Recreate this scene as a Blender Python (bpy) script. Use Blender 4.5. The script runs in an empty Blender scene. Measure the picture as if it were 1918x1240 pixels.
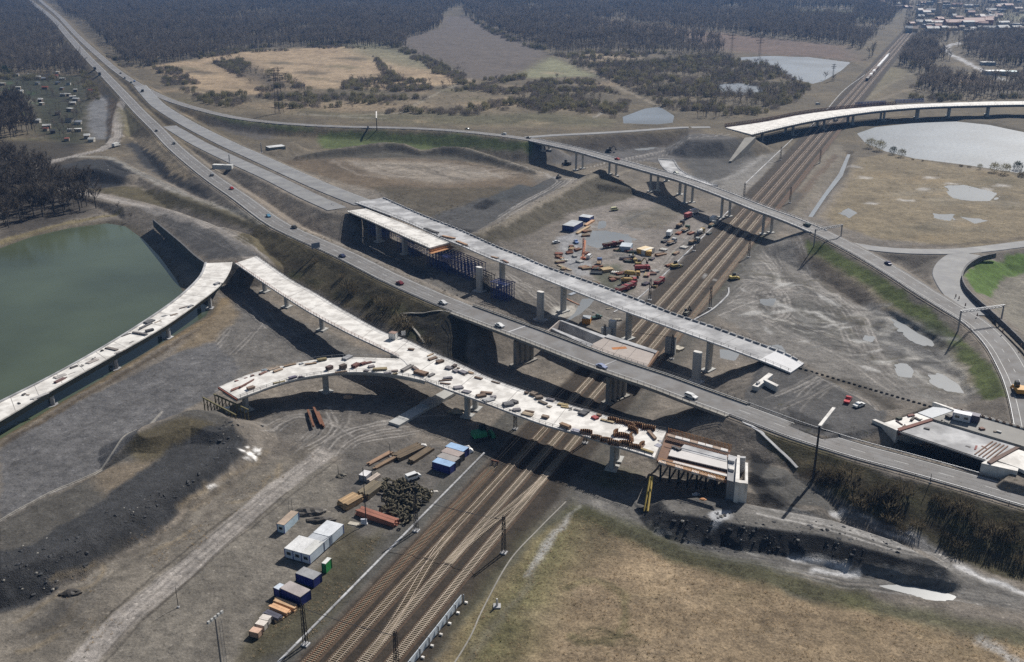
import bpy, math, random
import numpy as np
from mathutils import Vector, Matrix

# ------------------------------------------------------------------ camera, sky, sun, exposure
SC = bpy.context.scene
COL = SC.collection
FPX, PITCH, CAMH = 1865.0, math.radians(21.1), 146.0
cam_data = bpy.data.cameras.new('camera')
cam = bpy.data.objects.new('camera', cam_data)
COL.objects.link(cam)
cam.location = (0, 0, CAMH)
cam.rotation_euler = (math.radians(90) - PITCH, 0, 0)
cam_data.sensor_width = 36.0
cam_data.lens = FPX / 1918 * 36
cam_data.clip_start, cam_data.clip_end = 1.0, 40000
SC.camera = cam

SUN_EL, SUN_AZ = math.radians(40), math.radians(36)      # azimuth measured from +Y towards +X
world = bpy.data.worlds.new('World'); SC.world = world
world.use_nodes = True
wn = world.node_tree.nodes; wl = world.node_tree.links
sky = wn.new('ShaderNodeTexSky'); sky.sky_type = 'NISHITA'; sky.sun_disc = False
sky.sun_elevation = SUN_EL; sky.sun_rotation = SUN_AZ
sky.air_density = 1.2; sky.dust_density = 1.6; sky.ozone_density = 1.0
wl.new(sky.outputs['Color'], wn['Background'].inputs['Color'])
wn['Background'].inputs['Strength'].default_value = 0.05
sun_data = bpy.data.lights.new('sun', 'SUN'); sun_data.energy = 5.0
sun_data.angle = math.radians(0.5); sun_data.color = (1.0, 0.955, 0.88)
sun = bpy.data.objects.new('sun', sun_data); COL.objects.link(sun)
sdir = Vector((math.sin(SUN_AZ) * math.cos(SUN_EL), math.cos(SUN_AZ) * math.cos(SUN_EL), math.sin(SUN_EL)))
sun.rotation_euler = sdir.to_track_quat('Z', 'Y').to_euler()
SC.view_settings.view_transform = 'Standard'; SC.view_settings.look = 'None'
SC.view_settings.exposure = 0.1; SC.view_settings.gamma = 1.0
SC.cycles.use_denoising = False
SC.cycles.max_bounces = 5; SC.cycles.diffuse_bounces = 2; SC.cycles.glossy_bounces = 2
SC.cycles.transparent_max_bounces = 6; SC.cycles.volume_bounces = 0
SC.cycles.sample_clamp_indirect = 4.0

R = random.Random(7)
NR = np.random.RandomState(11)

# ------------------------------------------------------------------ survey geometry: sight lines to world points
CT, ST = math.cos(PITCH), math.sin(PITCH)
def ray(px, py):
    px = np.asarray(px, float); py = np.asarray(py, float)
    return np.stack([px - 959, FPX * CT - (py - 620) * ST, -FPX * ST - (py - 620) * CT], -1)
def P(px, py, z=0.0):
    d = ray(px, py); t = (z - CAMH) / d[..., 2]
    return np.stack([d[..., 0] * t, d[..., 1] * t, np.zeros_like(t) + z], -1)
def Pv(px, py, z=0.0): return Vector(P(px, py, z))

# ------------------------------------------------------------------ noise (numpy)
def _h(ix, iy, s):
    n = (ix.astype(np.int64) * 374761393 + iy.astype(np.int64) * 668265263 + s * 974634) & 0xffffffff
    n = ((n ^ (n >> 13)) * 1274126177) & 0xffffffff
    return ((n ^ (n >> 16)) & 0xffff) / 65535.0
def vnoise(x, y, s=0):
    ix, iy = np.floor(x), np.floor(y); fx, fy = x - ix, y - iy
    fx = fx * fx * (3 - 2 * fx); fy = fy * fy * (3 - 2 * fy)
    a, b, c, d = _h(ix, iy, s), _h(ix + 1, iy, s), _h(ix, iy + 1, s), _h(ix + 1, iy + 1, s)
    return (a + (b - a) * fx) * (1 - fy) + (c + (d - c) * fx) * fy
def fbm(x, y, s=0, o=4):
    r, a, t = 0, 1.0, 0
    for i in range(o):
        r = r + a * vnoise(x, y, s + i * 17); t += a; x, y, a = x * 2.03, y * 2.03, a * 0.5
    return r / t * 2 - 1

# ------------------------------------------------------------------ polyline / polygon tools
def seg_dist(X, Y, pts):
    """distance to polyline and interpolated z"""
    best = np.full(X.shape, 1e9); zz = np.zeros(X.shape)
    for a, b in zip(pts[:-1], pts[1:]):
        dx, dy = b[0] - a[0], b[1] - a[1]
        t = np.clip(((X - a[0]) * dx + (Y - a[1]) * dy) / max(dx * dx + dy * dy, 1e-9), 0, 1)
        d = np.hypot(X - a[0] - t * dx, Y - a[1] - t * dy)
        m = d < best
        best = np.where(m, d, best); zz = np.where(m, a[2] + t * (b[2] - a[2]), zz)
    return best, zz
def poly_sd(X, Y, pts):
    """signed distance to polygon, positive inside"""
    best = np.full(X.shape, 1e9); ins = np.zeros(X.shape, bool); n = len(pts)
    for i in range(n):
        a, b = pts[i], pts[(i + 1) % n]
        dx, dy = b[0] - a[0], b[1] - a[1]
        t = np.clip(((X - a[0]) * dx + (Y - a[1]) * dy) / max(dx * dx + dy * dy, 1e-9), 0, 1)
        best = np.minimum(best, np.hypot(X - a[0] - t * dx, Y - a[1] - t * dy))
        if abs(dy) > 1e-9:
            c = ((a[1] > Y) != (b[1] > Y)) & (X < dx * (Y - a[1]) / dy + a[0])
            ins ^= c
    return np.where(ins, best, -best)
def resample(pts, n):
    """Catmull-Rom through pts then n points evenly along"""
    p = np.asarray(pts, float)
    if len(p) > 2:
        q = np.vstack([2 * p[0] - p[1], p, 2 * p[-1] - p[-2]]); o = []
        for i in range(1, len(q) - 2):
            for t in np.linspace(0, 1, 12, endpoint=False):
                o.append(0.5 * ((2 * q[i]) + (-q[i - 1] + q[i + 1]) * t + (2 * q[i - 1] - 5 * q[i] + 4 * q[i + 1] - q[i + 2]) * t * t + (-q[i - 1] + 3 * q[i] - 3 * q[i + 1] + q[i + 2]) * t ** 3))
        o.append(p[-1]); p = np.array(o)
    s = np.r_[0, np.cumsum(np.linalg.norm(np.diff(p[:, :2], axis=0), axis=1))]
    u = np.linspace(0, s[-1], n)
    return np.stack([np.interp(u, s, p[:, k]) for k in range(3)], 1)
def W(pts):   # [(px,py,z)...] -> world
    return np.array([P(a, b, c) for a, b, c in pts])

# ------------------------------------------------------------------ alignments (px, py, height above rail level)
OLD_W = [(54,0,5),(96,32,5),(127,66,5),(159,102,5.2),(200,144,5.5),(235,181,6),(262,210,6.4),(295,242,6.9),(322,271,7.4),(361,305,8),(405,339,8.6),(452,371,9.4),(515,417,10.2),(575,446,10.9),(630,470,11.3),(670,489,11.5),(712,511,11.7),(757,532,11.9),(807,554,12),(868,579,12)]
OLD_B = [(868,579,12),(930,602,12),(1000,628,12),(1060,651,12),(1120,674,12),(1180,695,12),(1240,715,12),(1310,741,12),(1384,768,11.9)]
OLD_E = [(1384,768,11.9),(1440,789,11.6),(1500,811,11.2),(1560,830,10.8),(1620,848,10.3),(1680,864,9.9),(1749,883,9.5),(1830,906,9.2),(1918,932,9),(2060,972,9),(2300,1038,9),(2560,1108,9)]
NEW_A = [(262,160,6),(285,186,6.2),(305,203,6.5),(356,234,7.5),(423,268,8.5),(474,291,9.3),(542,322,10.4),(593,345,11.3),(640,364,12),(684,381,12.3)]
NEW_B = [(318,236,6.5),(372,268,7.5),(440,301,8.7),(508,332,9.9),(576,366,11.2),(632,391,12)]
EXIT = [(58,-16,5),(78,3,5),(108,28,5),(146,68,5.2),(190,108,5.4),(224,136,5.8),(260,159,6),(300,180,6),(350,198,6),(420,216,6.2),(480,226,6.5),(560,233,7),(640,237,7.5),(700,238,8),(760,239.5,9),(830,243,10),(900,249,11),(960,256,12),(1000,262,12.5)]
EXB = [(1000,262,12.5),(1080,280,13),(1148,299,13),(1216,318,13),(1280,336,13),(1350,361,13),(1420,389,12.5),(1480,411,11.5),(1535,434,10.5)]
EXE = [(1535,434,10.5),(1580,456,10),(1630,483,9.5),(1685,516,9),(1735,548,8.5),(1785,578,8),(1830,606,7.5),(1870,645,7),(1898,690,6.5),(1918,735,6.2),(1935,800,6),(1952,900,5)]
SLIP = [(985,257,12),(1040,253,11.5),(1120,249,11),(1200,244,10.5),(1270,239,10.5),(1330,238,10.8)]
LOOP = [(1588,457,9.5),(1630,464,9),(1680,469,8.5),(1740,471,8),(1800,470,7.5),(1860,464,7),(1930,455,6.5),(2050,440,6),(2250,415,6)]
LOOP2 = [(1812,474,7.6),(1786,490,7.7),(1774,510,7.8),(1780,530,7.9),(1800,558,7.9),(1830,590,7.6)]
SIDE = [(232,185,5.7),(224,215,4),(221,245,2.5),(214,265,1.2),(190,281,.4),(150,290,0.2),(100,302,.2),(62,316,.3),(55,330,.4),(80,345,.6),(140,358,1.5),(200,370,3),(250,381,5),(310,398,7),(370,420,8.2),(430,448,9),(470,480,9.3)]
TRACKR = [(150,293,.2),(205,296,.5),(250,320,2),(300,342,3.5),(350,368,5),(400,385,6.5),(450,402,8),(490,418,9)]

# ------------------------------------------------------------------ terrain height
FEATS = []
def emb(pts, hw, slope=0.55, low=0.35):
    w = W(pts); w[:, 2] -= low; FEATS.append(('e', w, hw, slope))
def plat(pts, z, slope=0.55, zs=None):
    w = np.array([P(a, b, z) for a, b in pts]); FEATS.append(('p', w, z, slope))
def cutp(pts, z, slope=0.4):
    w = np.array([P(a, b, z) for a, b in pts]); FEATS.append(('c', w, z, slope))
def ridge(pts, hw, slope): emb(pts, hw, slope, 0)
emb(OLD_W[3:], 7.5); emb(OLD_W[:5], 7.5); emb(OLD_E, 7.5, .5)
emb(NEW_A, 8.5); emb(NEW_B, 8); emb([(640,371,11.8),(655,384,12.2)], 9, 1.1)
emb(EXIT, 6); emb(EXE, 6.5, .5); emb(SLIP, 5.5); emb(LOOP, 6, .45); emb(LOOP2, 8, .5)
emb(SIDE[:9], 5, .5); emb(SIDE[8:], 6.5, .7); emb(TRACKR, 4, .45)
plat([(330,425),(380,486),(484,476),(470,440),(420,425)], 9, .9)          # ground behind the ramp heads
plat([(1438,672),(1492,682),(1640,770),(1650,800),(1540,818),(1390,770),(1400,728),(1425,700)], 11.4, .6)
plat([(1630,770),(1740,762),(1640,795)], 11.2, 1.5)
plat([(1752,777),(1794,769),(2040,842),(2010,868),(1915,836)], 10.9, 2.0)  # fill added below the far beam deck to block light entering the underpass
plat([(1880,900),(1918,860),(2300,975),(2300,1005)], 11, 1.2)
plat([(1290,236),(1342,236),(1405,254),(1350,262),(1290,262)], 10.6, .6)    # far bridge abutment
ridge([(560,292,2),(640,277,4.5),(720,266,6),(755,269,5.5),(790,283,3),(830,274,5.5),(870,276,5.5),(930,295,4.5),(1000,318,2.5)], 1.5, .6)
ridge([(1130,318,5),(1060,352,5.5),(980,392,6),(905,432,5.5),(860,450,4)], 3, .5)
plat([(1180,352),(1130,318),(905,432),(840,425),(960,370),(1040,330)], 3.6, .5)
plat([(0,985),(120,925),(250,850),(330,785),(400,768),(450,800),(440,838),(380,880),(290,925),(160,1010),(90,1045),(0,1075)], 4.6, .62)
ridge([(290,805,7.5),(360,780,8.2),(410,795,7)], 5, .55)
plat([(1238,938),(1330,930),(1420,948),(1560,975),(1680,1015),(1770,1062),(1700,1050),(1560,1008),(1400,985),(1262,962)], 4.2, .75)
ridge([(1415,905,5),(1450,900,6),(1500,935,4.5)], 6, .55)
ridge([(1405,865,6),(1440,880,7)], 5, .6)
ridge([(90,330,3.5),(140,314,6),(190,313,6.5),(235,328,4)], 5, .6)
ridge([(925,372,4.5),(975,352,5)], 4, .55)
ridge([(505,282,4),(540,268,5.5)], 5, .6)
ridge([(640,482,8.5),(720,515,7.5),(800,548,5),(880,575,4)], 5, .5)            # spoil between the two alignments
ridge([(1000,215,3),(1080,200,3)], 10, .1)
for c in [(1420,735,9,4),(1630,905,6,3)]: pass
LAKE_L = [(-160,520),(0,465),(60,443),(130,427),(200,418),(235,424),(268,448),(300,482),(328,520),(350,560),(395,575),(385,592),(305,641),(203,702),(100,762),(0,822),(-160,920)]
LAKE_R = [(1605,250),(1620,267),(1660,284),(1718,298),(1820,311),(1918,326),(2100,345),(2100,250),(1930,250),(1895,243),(1853,234),(1786,227),(1718,230),(1640,238)]
LAKE_F = [(1376,108),(1440,105),(1515,107),(1593,117),(1576,132),(1542,152),(1522,157),(1481,146),(1454,124),(1405,119)]
POND = [(1166,219),(1209,203),(1236,200),(1263,217),(1260,230),(1229,233),(1168,231)]
POND2 = [(1340,158),(1385,156),(1425,162),(1430,172),(1390,178),(1350,172)]
cutp(LAKE_L, -1.3, .35); cutp(LAKE_R, -1.2, .25); cutp(LAKE_F, -1, .2); cutp(POND, -.7, .2); cutp(POND2, -.5, .2)
cutp([(1586,288),(1594,288),(1580,330),(1552,366),(1524,408),(1510,407),(1540,366),(1570,325)], -1.2, .6)      # ditch

PUDS = [[(1108,432),(1135,431),(1160,438),(1183,446),(1181,457),(1144,459),(1119,464),(1100,458),(1101,441)],
 [(1122,415),(1136,416),(1132,426),(1120,428)], [(1668,593),(1698,592),(1728,610),(1762,637),(1745,648),(1705,640),(1684,620)],
 [(1674,684),(1694,680),(1715,698),(1708,708),(1684,704)], [(1738,704),(1766,704),(1800,725),(1807,736),(1769,731),(1745,718)],
 [(1423,561),(1452,560),(1446,572),(1428,572)], [(1769,349),(1806,347),(1867,362),(1853,376),(1806,376),(1779,366)], [(1749,400),(1786,403),(1779,413),(1752,409)],
 [(1799,406),(1850,413),(1827,418)], [(1572,399),(1589,391),(1604,399),(1590,408)], [(1651,1098),(1684,1094),(1759,1108),(1787,1118),(1776,1127),(1735,1121),(1684,1108)],
 [(1430,650),(1460,646),(1470,660),(1440,662)], [(1350,655),(1385,660),(1375,675),(1352,670)], [(1180,277),(1215,272),(1232,276),(1200,282)], [(1620,628),(1638,632),(1632,640),(1618,636)],
 [(1090,560),(1115,559),(1104,573),(1089,586),(1063,602),(1057,602),(1077,586)]]
PUDZ = []
RD = np.array([0.40405, 0.91474]); RN = np.array([0.91474, -0.40405])            # railway direction and its right-hand normal
RO = P(574, 1240, .3)[:2]
def rail_v(X, Y): return (X - RO[0]) * RN[0] + (Y - RO[1]) * RN[1]

def H(X, Y, noise=True):
    X = np.asarray(X, float); Y = np.asarray(Y, float)
    z = np.zeros(X.shape)
    v = rail_v(X, Y)
    if noise:
        z = z + fbm(X / 38, Y / 38, 3, 3) * 0.9 + fbm(X / 9, Y / 9, 9, 3) * 0.42 + fbm(X / 2.6, Y / 2.6, 13, 2) * .16 * np.clip((900 - Y) / 400, 0, 1)
        far = np.clip((np.hypot(X, Y) - 1500) / 5000, 0, 1)
        z = z + far * (fbm(X / 900, Y / 900, 31, 3) * 18 + 10 * far)
    flat = np.clip((np.abs(v - 9) - 17) / 10, 0, 1)
    z = z * flat
    for k, w, a, s in FEATS:
        zmax = (w[:, 2].max() if k == 'e' else abs(a)) + 3
        pad = zmax / s + (a if k == 'e' else 0) + 5
        x0, x1, y0, y1 = w[:, 0].min() - pad, w[:, 0].max() + pad, w[:, 1].min() - pad, w[:, 1].max() + pad
        m = (X > x0) & (X < x1) & (Y > y0) & (Y < y1)
        if not m.any(): continue
        xs, ys, zs = X[m], Y[m], z[m]
        if k == 'e':
            d, zz = seg_dist(xs, ys, w)
            o = np.maximum(d - a, 0)
            t = zz - o * s + np.clip(o * .25, 0, 1) * fbm(xs / 6, ys / 6, 5, 2) * .5 - np.clip(o / 3, 0, 1) * .15
            zs = np.maximum(zs, t)
        else:
            sd = poly_sd(xs, ys, w)
            if k == 'p':
                o = np.maximum(-sd, 0)
                zs = np.maximum(zs, a - o * s + np.clip(o * .3, 0, 1) * fbm(xs / 5, ys / 5, 6, 3) * .7)
            elif k == 'f':
                al = np.clip((sd + 9) / 9, 0, 1); al = al * al * (3 - 2 * al) * np.clip(1 - (zs - a - .7) / 1.2, 0, 1)
                zs = zs * (1 - al) + (a - .25 * np.clip(sd / 2, -.3, 1)) * al
            else:
                zs = np.minimum(zs, np.maximum(a - 1.5, a - sd * s))
        z[m] = zs
    return z
def G(px, py):
    """where the sight line through each pixel meets the terrain (vectorised)"""
    d = ray(np.atleast_1d(px), np.atleast_1d(py))
    zs = np.linspace(14, -3, 120)
    t = (zs[None, :] - CAMH) / d[:, 2:3]
    X = d[:, 0:1] * t; Y = d[:, 1:2] * t
    h = H(X, Y)
    below = h >= zs[None, :]
    i = np.argmax(below, 1); i = np.where(below.any(1), i, len(zs) - 1); i = np.maximum(i, 1)
    r = np.arange(len(i))
    g0 = zs[i - 1] - h[r, i - 1]; g1 = zs[i] - h[r, i]
    f = np.clip(g0 / np.maximum(g0 - g1, 1e-6), 0, 1)
    x = X[r, i - 1] + f * (X[r, i] - X[r, i - 1]); y = Y[r, i - 1] + f * (Y[r, i] - Y[r, i - 1])
    return np.stack([x, y, zs[i - 1] + f * (zs[i] - zs[i - 1])], 1)
def g1(px, py): return Vector(G(px, py)[0])
for p_ in PUDS:
    w_ = G([q[0] for q in p_], [q[1] for q in p_]); z_ = float(np.percentile(w_[:, 2], 35)); PUDZ.append(z_)
    FEATS.append(('f', np.array([P(q[0], q[1], z_) for q in p_]), z_, .5))
def hz(x, y): return float(H(np.array([x]), np.array([y]))[0])

# ------------------------------------------------------------------ materials
MATS = {}
def _new(name):
    m = bpy.data.materials.new(name); m.use_nodes = True
    nt = m.node_tree; return m, nt, nt.nodes['Principled BSDF']
def rgba(c): return (c[0], c[1], c[2], 1)
def mat(name, c=(.5, .5, .5), rough=.8, metal=0, var=.25, scale=1.2, bump=0.0, tint=False, c2=None, streak=None, spec=.4):
    """procedural surface: base colour (or the object's own colour when tint) broken up by two noises in world space"""
    if name in MATS: return MATS[name]
    m, nt, b = _new(name); n, l = nt.nodes, nt.links
    geo = n.new('ShaderNodeNewGeometry')
    mp = n.new('ShaderNodeMapping'); l.new(geo.outputs['Position'], mp.inputs[0])
    if streak: mp.inputs['Scale'].default_value = streak
    n1 = n.new('ShaderNodeTexNoise'); n1.inputs['Scale'].default_value = scale; n1.inputs['Detail'].default_value = 6; n1.inputs['Roughness'].default_value = .65
    n2 = n.new('ShaderNodeTexNoise'); n2.inputs['Scale'].default_value = scale * .12; n2.inputs['Detail'].default_value = 3
    l.new(mp.outputs[0], n1.inputs['Vector']); l.new(mp.outputs[0], n2.inputs['Vector'])
    ad = n.new('ShaderNodeMath'); ad.operation = 'ADD'; l.new(n1.outputs[0], ad.inputs[0]); l.new(n2.outputs[0], ad.inputs[1])
    mr = n.new('ShaderNodeMapRange'); mr.inputs[1].default_value = .65; mr.inputs[2].default_value = 1.35
    mr.inputs[3].default_value = 1 - var; mr.inputs[4].default_value = 1 + var
    l.new(ad.outputs[0], mr.inputs[0])
    mx = n.new('ShaderNodeVectorMath'); mx.operation = 'SCALE'
    if tint:
        oi = n.new('ShaderNodeObjectInfo'); l.new(oi.outputs['Color'], mx.inputs[0])
    elif c2 is not None:
        mm = n.new('ShaderNodeMix'); mm.data_type = 'RGBA'; mm.inputs['A'].default_value = rgba(c); mm.inputs['B'].default_value = rgba(c2)
        m3 = n.new('ShaderNodeMapRange'); m3.inputs[1].default_value = .42; m3.inputs[2].default_value = .6
        n3 = n.new('ShaderNodeTexNoise'); n3.inputs['Scale'].default_value = scale * .35; n3.inputs['Detail'].default_value = 5
        l.new(mp.outputs[0], n3.inputs['Vector']); l.new(n3.outputs[0], m3.inputs[0]); l.new(m3.outputs[0], mm.inputs['Factor'])
        l.new(mm.outputs['Result'], mx.inputs[0])
    else: mx.inputs[0].default_value = c[:3]
    l.new(mr.outputs[0], mx.inputs['Scale']); l.new(mx.outputs[0], b.inputs['Base Color'])
    b.inputs['Roughness'].default_value = rough; b.inputs['Metallic'].default_value = metal; b.inputs['Specular IOR Level'].default_value = spec
    if bump:
        bp = n.new('ShaderNodeBump'); bp.inputs['Strength'].default_value = bump; bp.inputs['Distance'].default_value = .1
        l.new(n1.outputs[0], bp.inputs['Height']); l.new(bp.outputs[0], b.inputs['Normal'])
    MATS[name] = m; return m

M_ASPH = mat('old_asphalt', (.20, .195, .195), .85, var=.22, scale=.5, c2=(.165, .155, .15))
M_NEWRD = mat('new_pavement', (.205, .205, .212), .8, var=.18, scale=.35, c2=(.25, .25, .25))
M_WHITE = mat('road_paint', (.5, .5, .49), .7, var=.2, scale=3)
M_CONC = mat('fresh_concrete', (.76, .735, .70), .75, var=.16, scale=.8, c2=(.56, .535, .505))
M_CONCG = mat('grey_concrete', (.43, .43, .42), .8, var=.18, scale=.6)
M_CONCP = mat('pale_grey_concrete', (.47, .47, .48), .8, var=.25, scale=.4, c2=(.28, .28, .29))
M_CONCD = mat('weathered_concrete', (.27, .255, .23), .85, var=.25, scale=.8)
M_FASC = mat('deck_fascia', (.30, .29, .28), .8, var=.2, scale=.7)
M_STEEL = mat('galvanised_steel', (.30, .31, .33), .5, .6, var=.15)
M_RUST = mat('rusty_steel', (.19, .085, .05), .8, .2, var=.3, scale=2)
M_DARK = mat('dark_steel', (.045, .045, .05), .6, .3, var=.2)
M_TINT = mat('painted', tint=True, rough=.6, var=.28, scale=2.2)
M_PAINT = mat('car_paint', tint=True, rough=.25, var=.04, scale=2, spec=.6)
M_WOOD = mat('timber', tint=True, rough=.8, var=.3, scale=3)
M_GLASS = mat('dark_glass', (.02, .025, .03), .08, var=.05, spec=.8)
M_TYRE = mat('tyre_rubber', (.02, .02, .02), .9, var=.1)
M_BALL = mat('ballast', (.066, .042, .027), .95, var=.35, scale=3, c2=(.09, .062, .042), bump=.5)
M_RAILS = mat('polished_rail', (.2, .168, .145), .56, .7, var=.35, scale=.15)
M_RAILR = mat('rusty_rail', (.16, .07, .035), .7, .3, var=.2)
M_SLEEP = mat('concrete_sleeper', (.34, .285, .215), .85, var=.25, scale=1.5)

# ------------------------------------------------------------------ mesh builder and tagging
class MB:
    def __init__(s): s.v = []; s.f = []
    def add(s, vs, fs):
        o = len(s.v); s.v += [tuple(v) for v in vs]; s.f += [tuple(i + o for i in f) for f in fs]; return s
    def box(s, c, size, rz=0.0, top=1.0, topy=None):
        x, y, z = size[0] / 2, size[1] / 2, size[2] / 2; ty = top if topy is None else topy
        cs, sn = math.cos(rz), math.sin(rz); vs = []
        for k, fx, fy in ((-1, 1, 1), (1, top, ty)):
            for a, b in ((-1, -1), (1, -1), (1, 1), (-1, 1)):
                X, Y = a * x * fx, b * y * fy
                vs.append((c[0] + X * cs - Y * sn, c[1] + X * sn + Y * cs, c[2] + k * z))
        return s.add(vs, [(3, 2, 1, 0), (4, 5, 6, 7), (0, 1, 5, 4), (1, 2, 6, 5), (2, 3, 7, 6), (3, 0, 4, 7)])
    def bar(s, a, b, w, h=None):
        """square bar from a to b"""
        a, b = Vector(a), Vector(b); d = (b - a)
        if d.length < 1e-6: return s
        d.normalize(); h = h or w
        u = d.cross(Vector((0, 0, 1)))
        if u.length < 1e-3: u = Vector((1, 0, 0))
        u.normalize(); t = u.cross(d)
        vs = [p + u * (i * w / 2) + t * (j * h / 2) for p in (a, b) for i, j in ((-1, -1), (1, -1), (1, 1), (-1, 1))]
        return s.add(vs, [(3, 2, 1, 0), (4, 5, 6, 7), (0, 1, 5, 4), (1, 2, 6, 5), (2, 3, 7, 6), (3, 0, 4, 7)])
    def tube(s, a, b, r0, r1=None, n=8, caps=True):
        a, b = Vector(a), Vector(b); d = b - a
        if d.length < 1e-6: return s
        d.normalize(); r1 = r0 if r1 is None else r1
        u = d.orthogonal().normalized(); t = d.cross(u)
        vs = [p + (u * math.cos(2 * math.pi * i / n) + t * math.sin(2 * math.pi * i / n)) * r for p, r in ((a, r0), (b, r1)) for i in range(n)]
        fs = [(i, (i + 1) % n, n + (i + 1) % n, n + i) for i in range(n)]
        if caps: fs += [tuple(range(n))[::-1], tuple(range(n, 2 * n))]
        return s.add(vs, fs)
    def prism(s, poly, z0, z1):
        """vertical prism over world polygon [(x,y)]"""
        n = len(poly); ar = sum(poly[i][0] * poly[(i + 1) % n][1] - poly[(i + 1) % n][0] * poly[i][1] for i in range(n))
        if ar < 0: poly = poly[::-1]
        vs = [(p[0], p[1], z0) for p in poly] + [(p[0], p[1], z1) for p in poly]
        return s.add(vs, [tuple(range(n))[::-1], tuple(range(n, 2 * n))] + [(i, (i + 1) % n, n + (i + 1) % n, n + i) for i in range(n)])
    def profile(s, prof, w, o=(0, 0, 0), rz=0.0):
        """side profile [(x,z)] extruded across y by width w (w may be list per point)"""
        n = len(prof); ws = w if isinstance(w, (list, tuple)) else [w] * n
        cs, sn = math.cos(rz), math.sin(rz); vs = []
        for sd in (-1, 1):
            for (x, z), ww in zip(prof, ws):
                y = sd * ww / 2; vs.append((o[0] + x * cs - y * sn, o[1] + x * sn + y * cs, o[2] + z))
        return s.add(vs, [tuple(range(n)), tuple(range(n, 2 * n))[::-1]] + [(i, n + i, n + (i + 1) % n, (i + 1) % n) for i in range(n)])
    def sweep(s, path, sec, close=True):
        """sweep section [(offset to the right, dz)] along a world path (n,3)"""
        p = np.asarray(path); t = np.gradient(p[:, :2], axis=0); t /= np.linalg.norm(t, axis=1)[:, None] + 1e-9
        k = len(sec); vs = []
        for (x, y, z), (tx, ty) in zip(p, t):
            for o, dz in sec: vs.append((x + ty * o, y - tx * o, z + dz))
        fs = []; m = k if close else k - 1
        for i in range(len(p) - 1):
            for j in range(m):
                a, b = i * k + j, i * k + (j + 1) % k; fs.append((a, b, b + k, a + k))
        if close: fs += [tuple(range(k))[::-1], tuple(range((len(p) - 1) * k, len(p) * k))]
        return s.add(vs, fs)
    def mesh(s, name):
        me = bpy.data.meshes.new(name); me.from_pydata(s.v, [], s.f); me.update(); return me
    def build(s, name, m, parent=None, loc=None, color=None, smooth=False):
        me = s.mesh(name); me.materials.append(m)
        if smooth: me.polygons.foreach_set('use_smooth', [True] * len(me.polygons))
        return link(name, me, parent, loc, color)
KIDS = {}
def link(name, me, parent=None, loc=None, color=None, rz=None):
    o = bpy.data.objects.new(name, me); COL.objects.link(o)
    if parent is not None: o.parent = parent; KIDS.setdefault(parent.name, []).append(o)
    if loc is not None: o.location = loc
    if rz is not None: o.rotation_euler = (0, 0, rz)
    if color is not None: o.color = rgba(color)
    return o
def tag(o, label=None, cat=None, group=None, kind=None):
    if label: o['label'] = label
    if cat: o['category'] = cat
    if group: o['group'] = group
    if kind: o['kind'] = kind
    return o
def empty(name, loc=(0, 0, 0), rz=0.0, label=None, cat=None, group=None):
    o = bpy.data.objects.new(name, None); COL.objects.link(o); o.location = loc; o.rotation_euler = (0, 0, rz)
    o.empty_display_size = .5
    return tag(o, label, cat, group)
def dup(root, loc, rz=0.0, scale=None, label=None, group=None, colors=None):
    r = root.copy(); COL.objects.link(r); r.location = loc; r.rotation_euler = (0, 0, rz)
    if scale is not None: r.scale = (scale,) * 3 if not isinstance(scale, (tuple, list)) else scale
    if label: r['label'] = label
    if group: r['group'] = group
    for ch in KIDS.get(root.name, []):
        c = ch.copy(); COL.objects.link(c); c.parent = r
        base = ch.name.split('.')[0]
        if colors and base in colors: c.color = rgba(colors[base])
        for g in KIDS.get(ch.name, []):
            e = g.copy(); COL.objects.link(e); e.parent = c
    return r
def structure(o): o['kind'] = 'structure'; return o
def heading(a, b): return math.atan2(b[1] - a[1], b[0] - a[0])
# ------------------------------------------------------------------ ground sheet
def ground_grid():
    ys = [140.0]
    while ys[-1] < 30000:
        y = ys[-1]; ys.append(y + max(.3, min(5.4e-6 * y * y, .06 * y)))
    ys = np.array(ys); nc = 1240
    u = np.linspace(-1, 1, nc)
    core = u * .88
    e = np.clip((np.abs(u) - .93) / .07, 0, 1)
    xx = (np.sign(u) * (np.abs(core) + e ** 2 * 2.2))
    hw = .66 * ys + 55
    X = xx[None, :] * hw[:, None]; Y = np.repeat(ys[:, None], nc, 1)
    return X, Y
GX, GY = ground_grid()
GZ = np.zeros(GX.shape)
for i0 in range(0, GX.shape[0], 60): GZ[i0:i0 + 60] = H(GX[i0:i0 + 60], GY[i0:i0 + 60])
FX, FY = GX.ravel(), GY.ravel()
warp = 0.9 + .0022 * np.maximum(FY - 250, 0)
WX = FX + fbm(FX / 7, FY / 7, 41, 3) * warp * 1.6 + fbm(FX / 1.7, FY / 1.7, 47, 2) * .5
WY = FY + fbm(FX / 7, FY / 7, 43, 3) * warp * 1.6 + fbm(FX / 1.7, FY / 1.7, 53, 2) * .5

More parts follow.
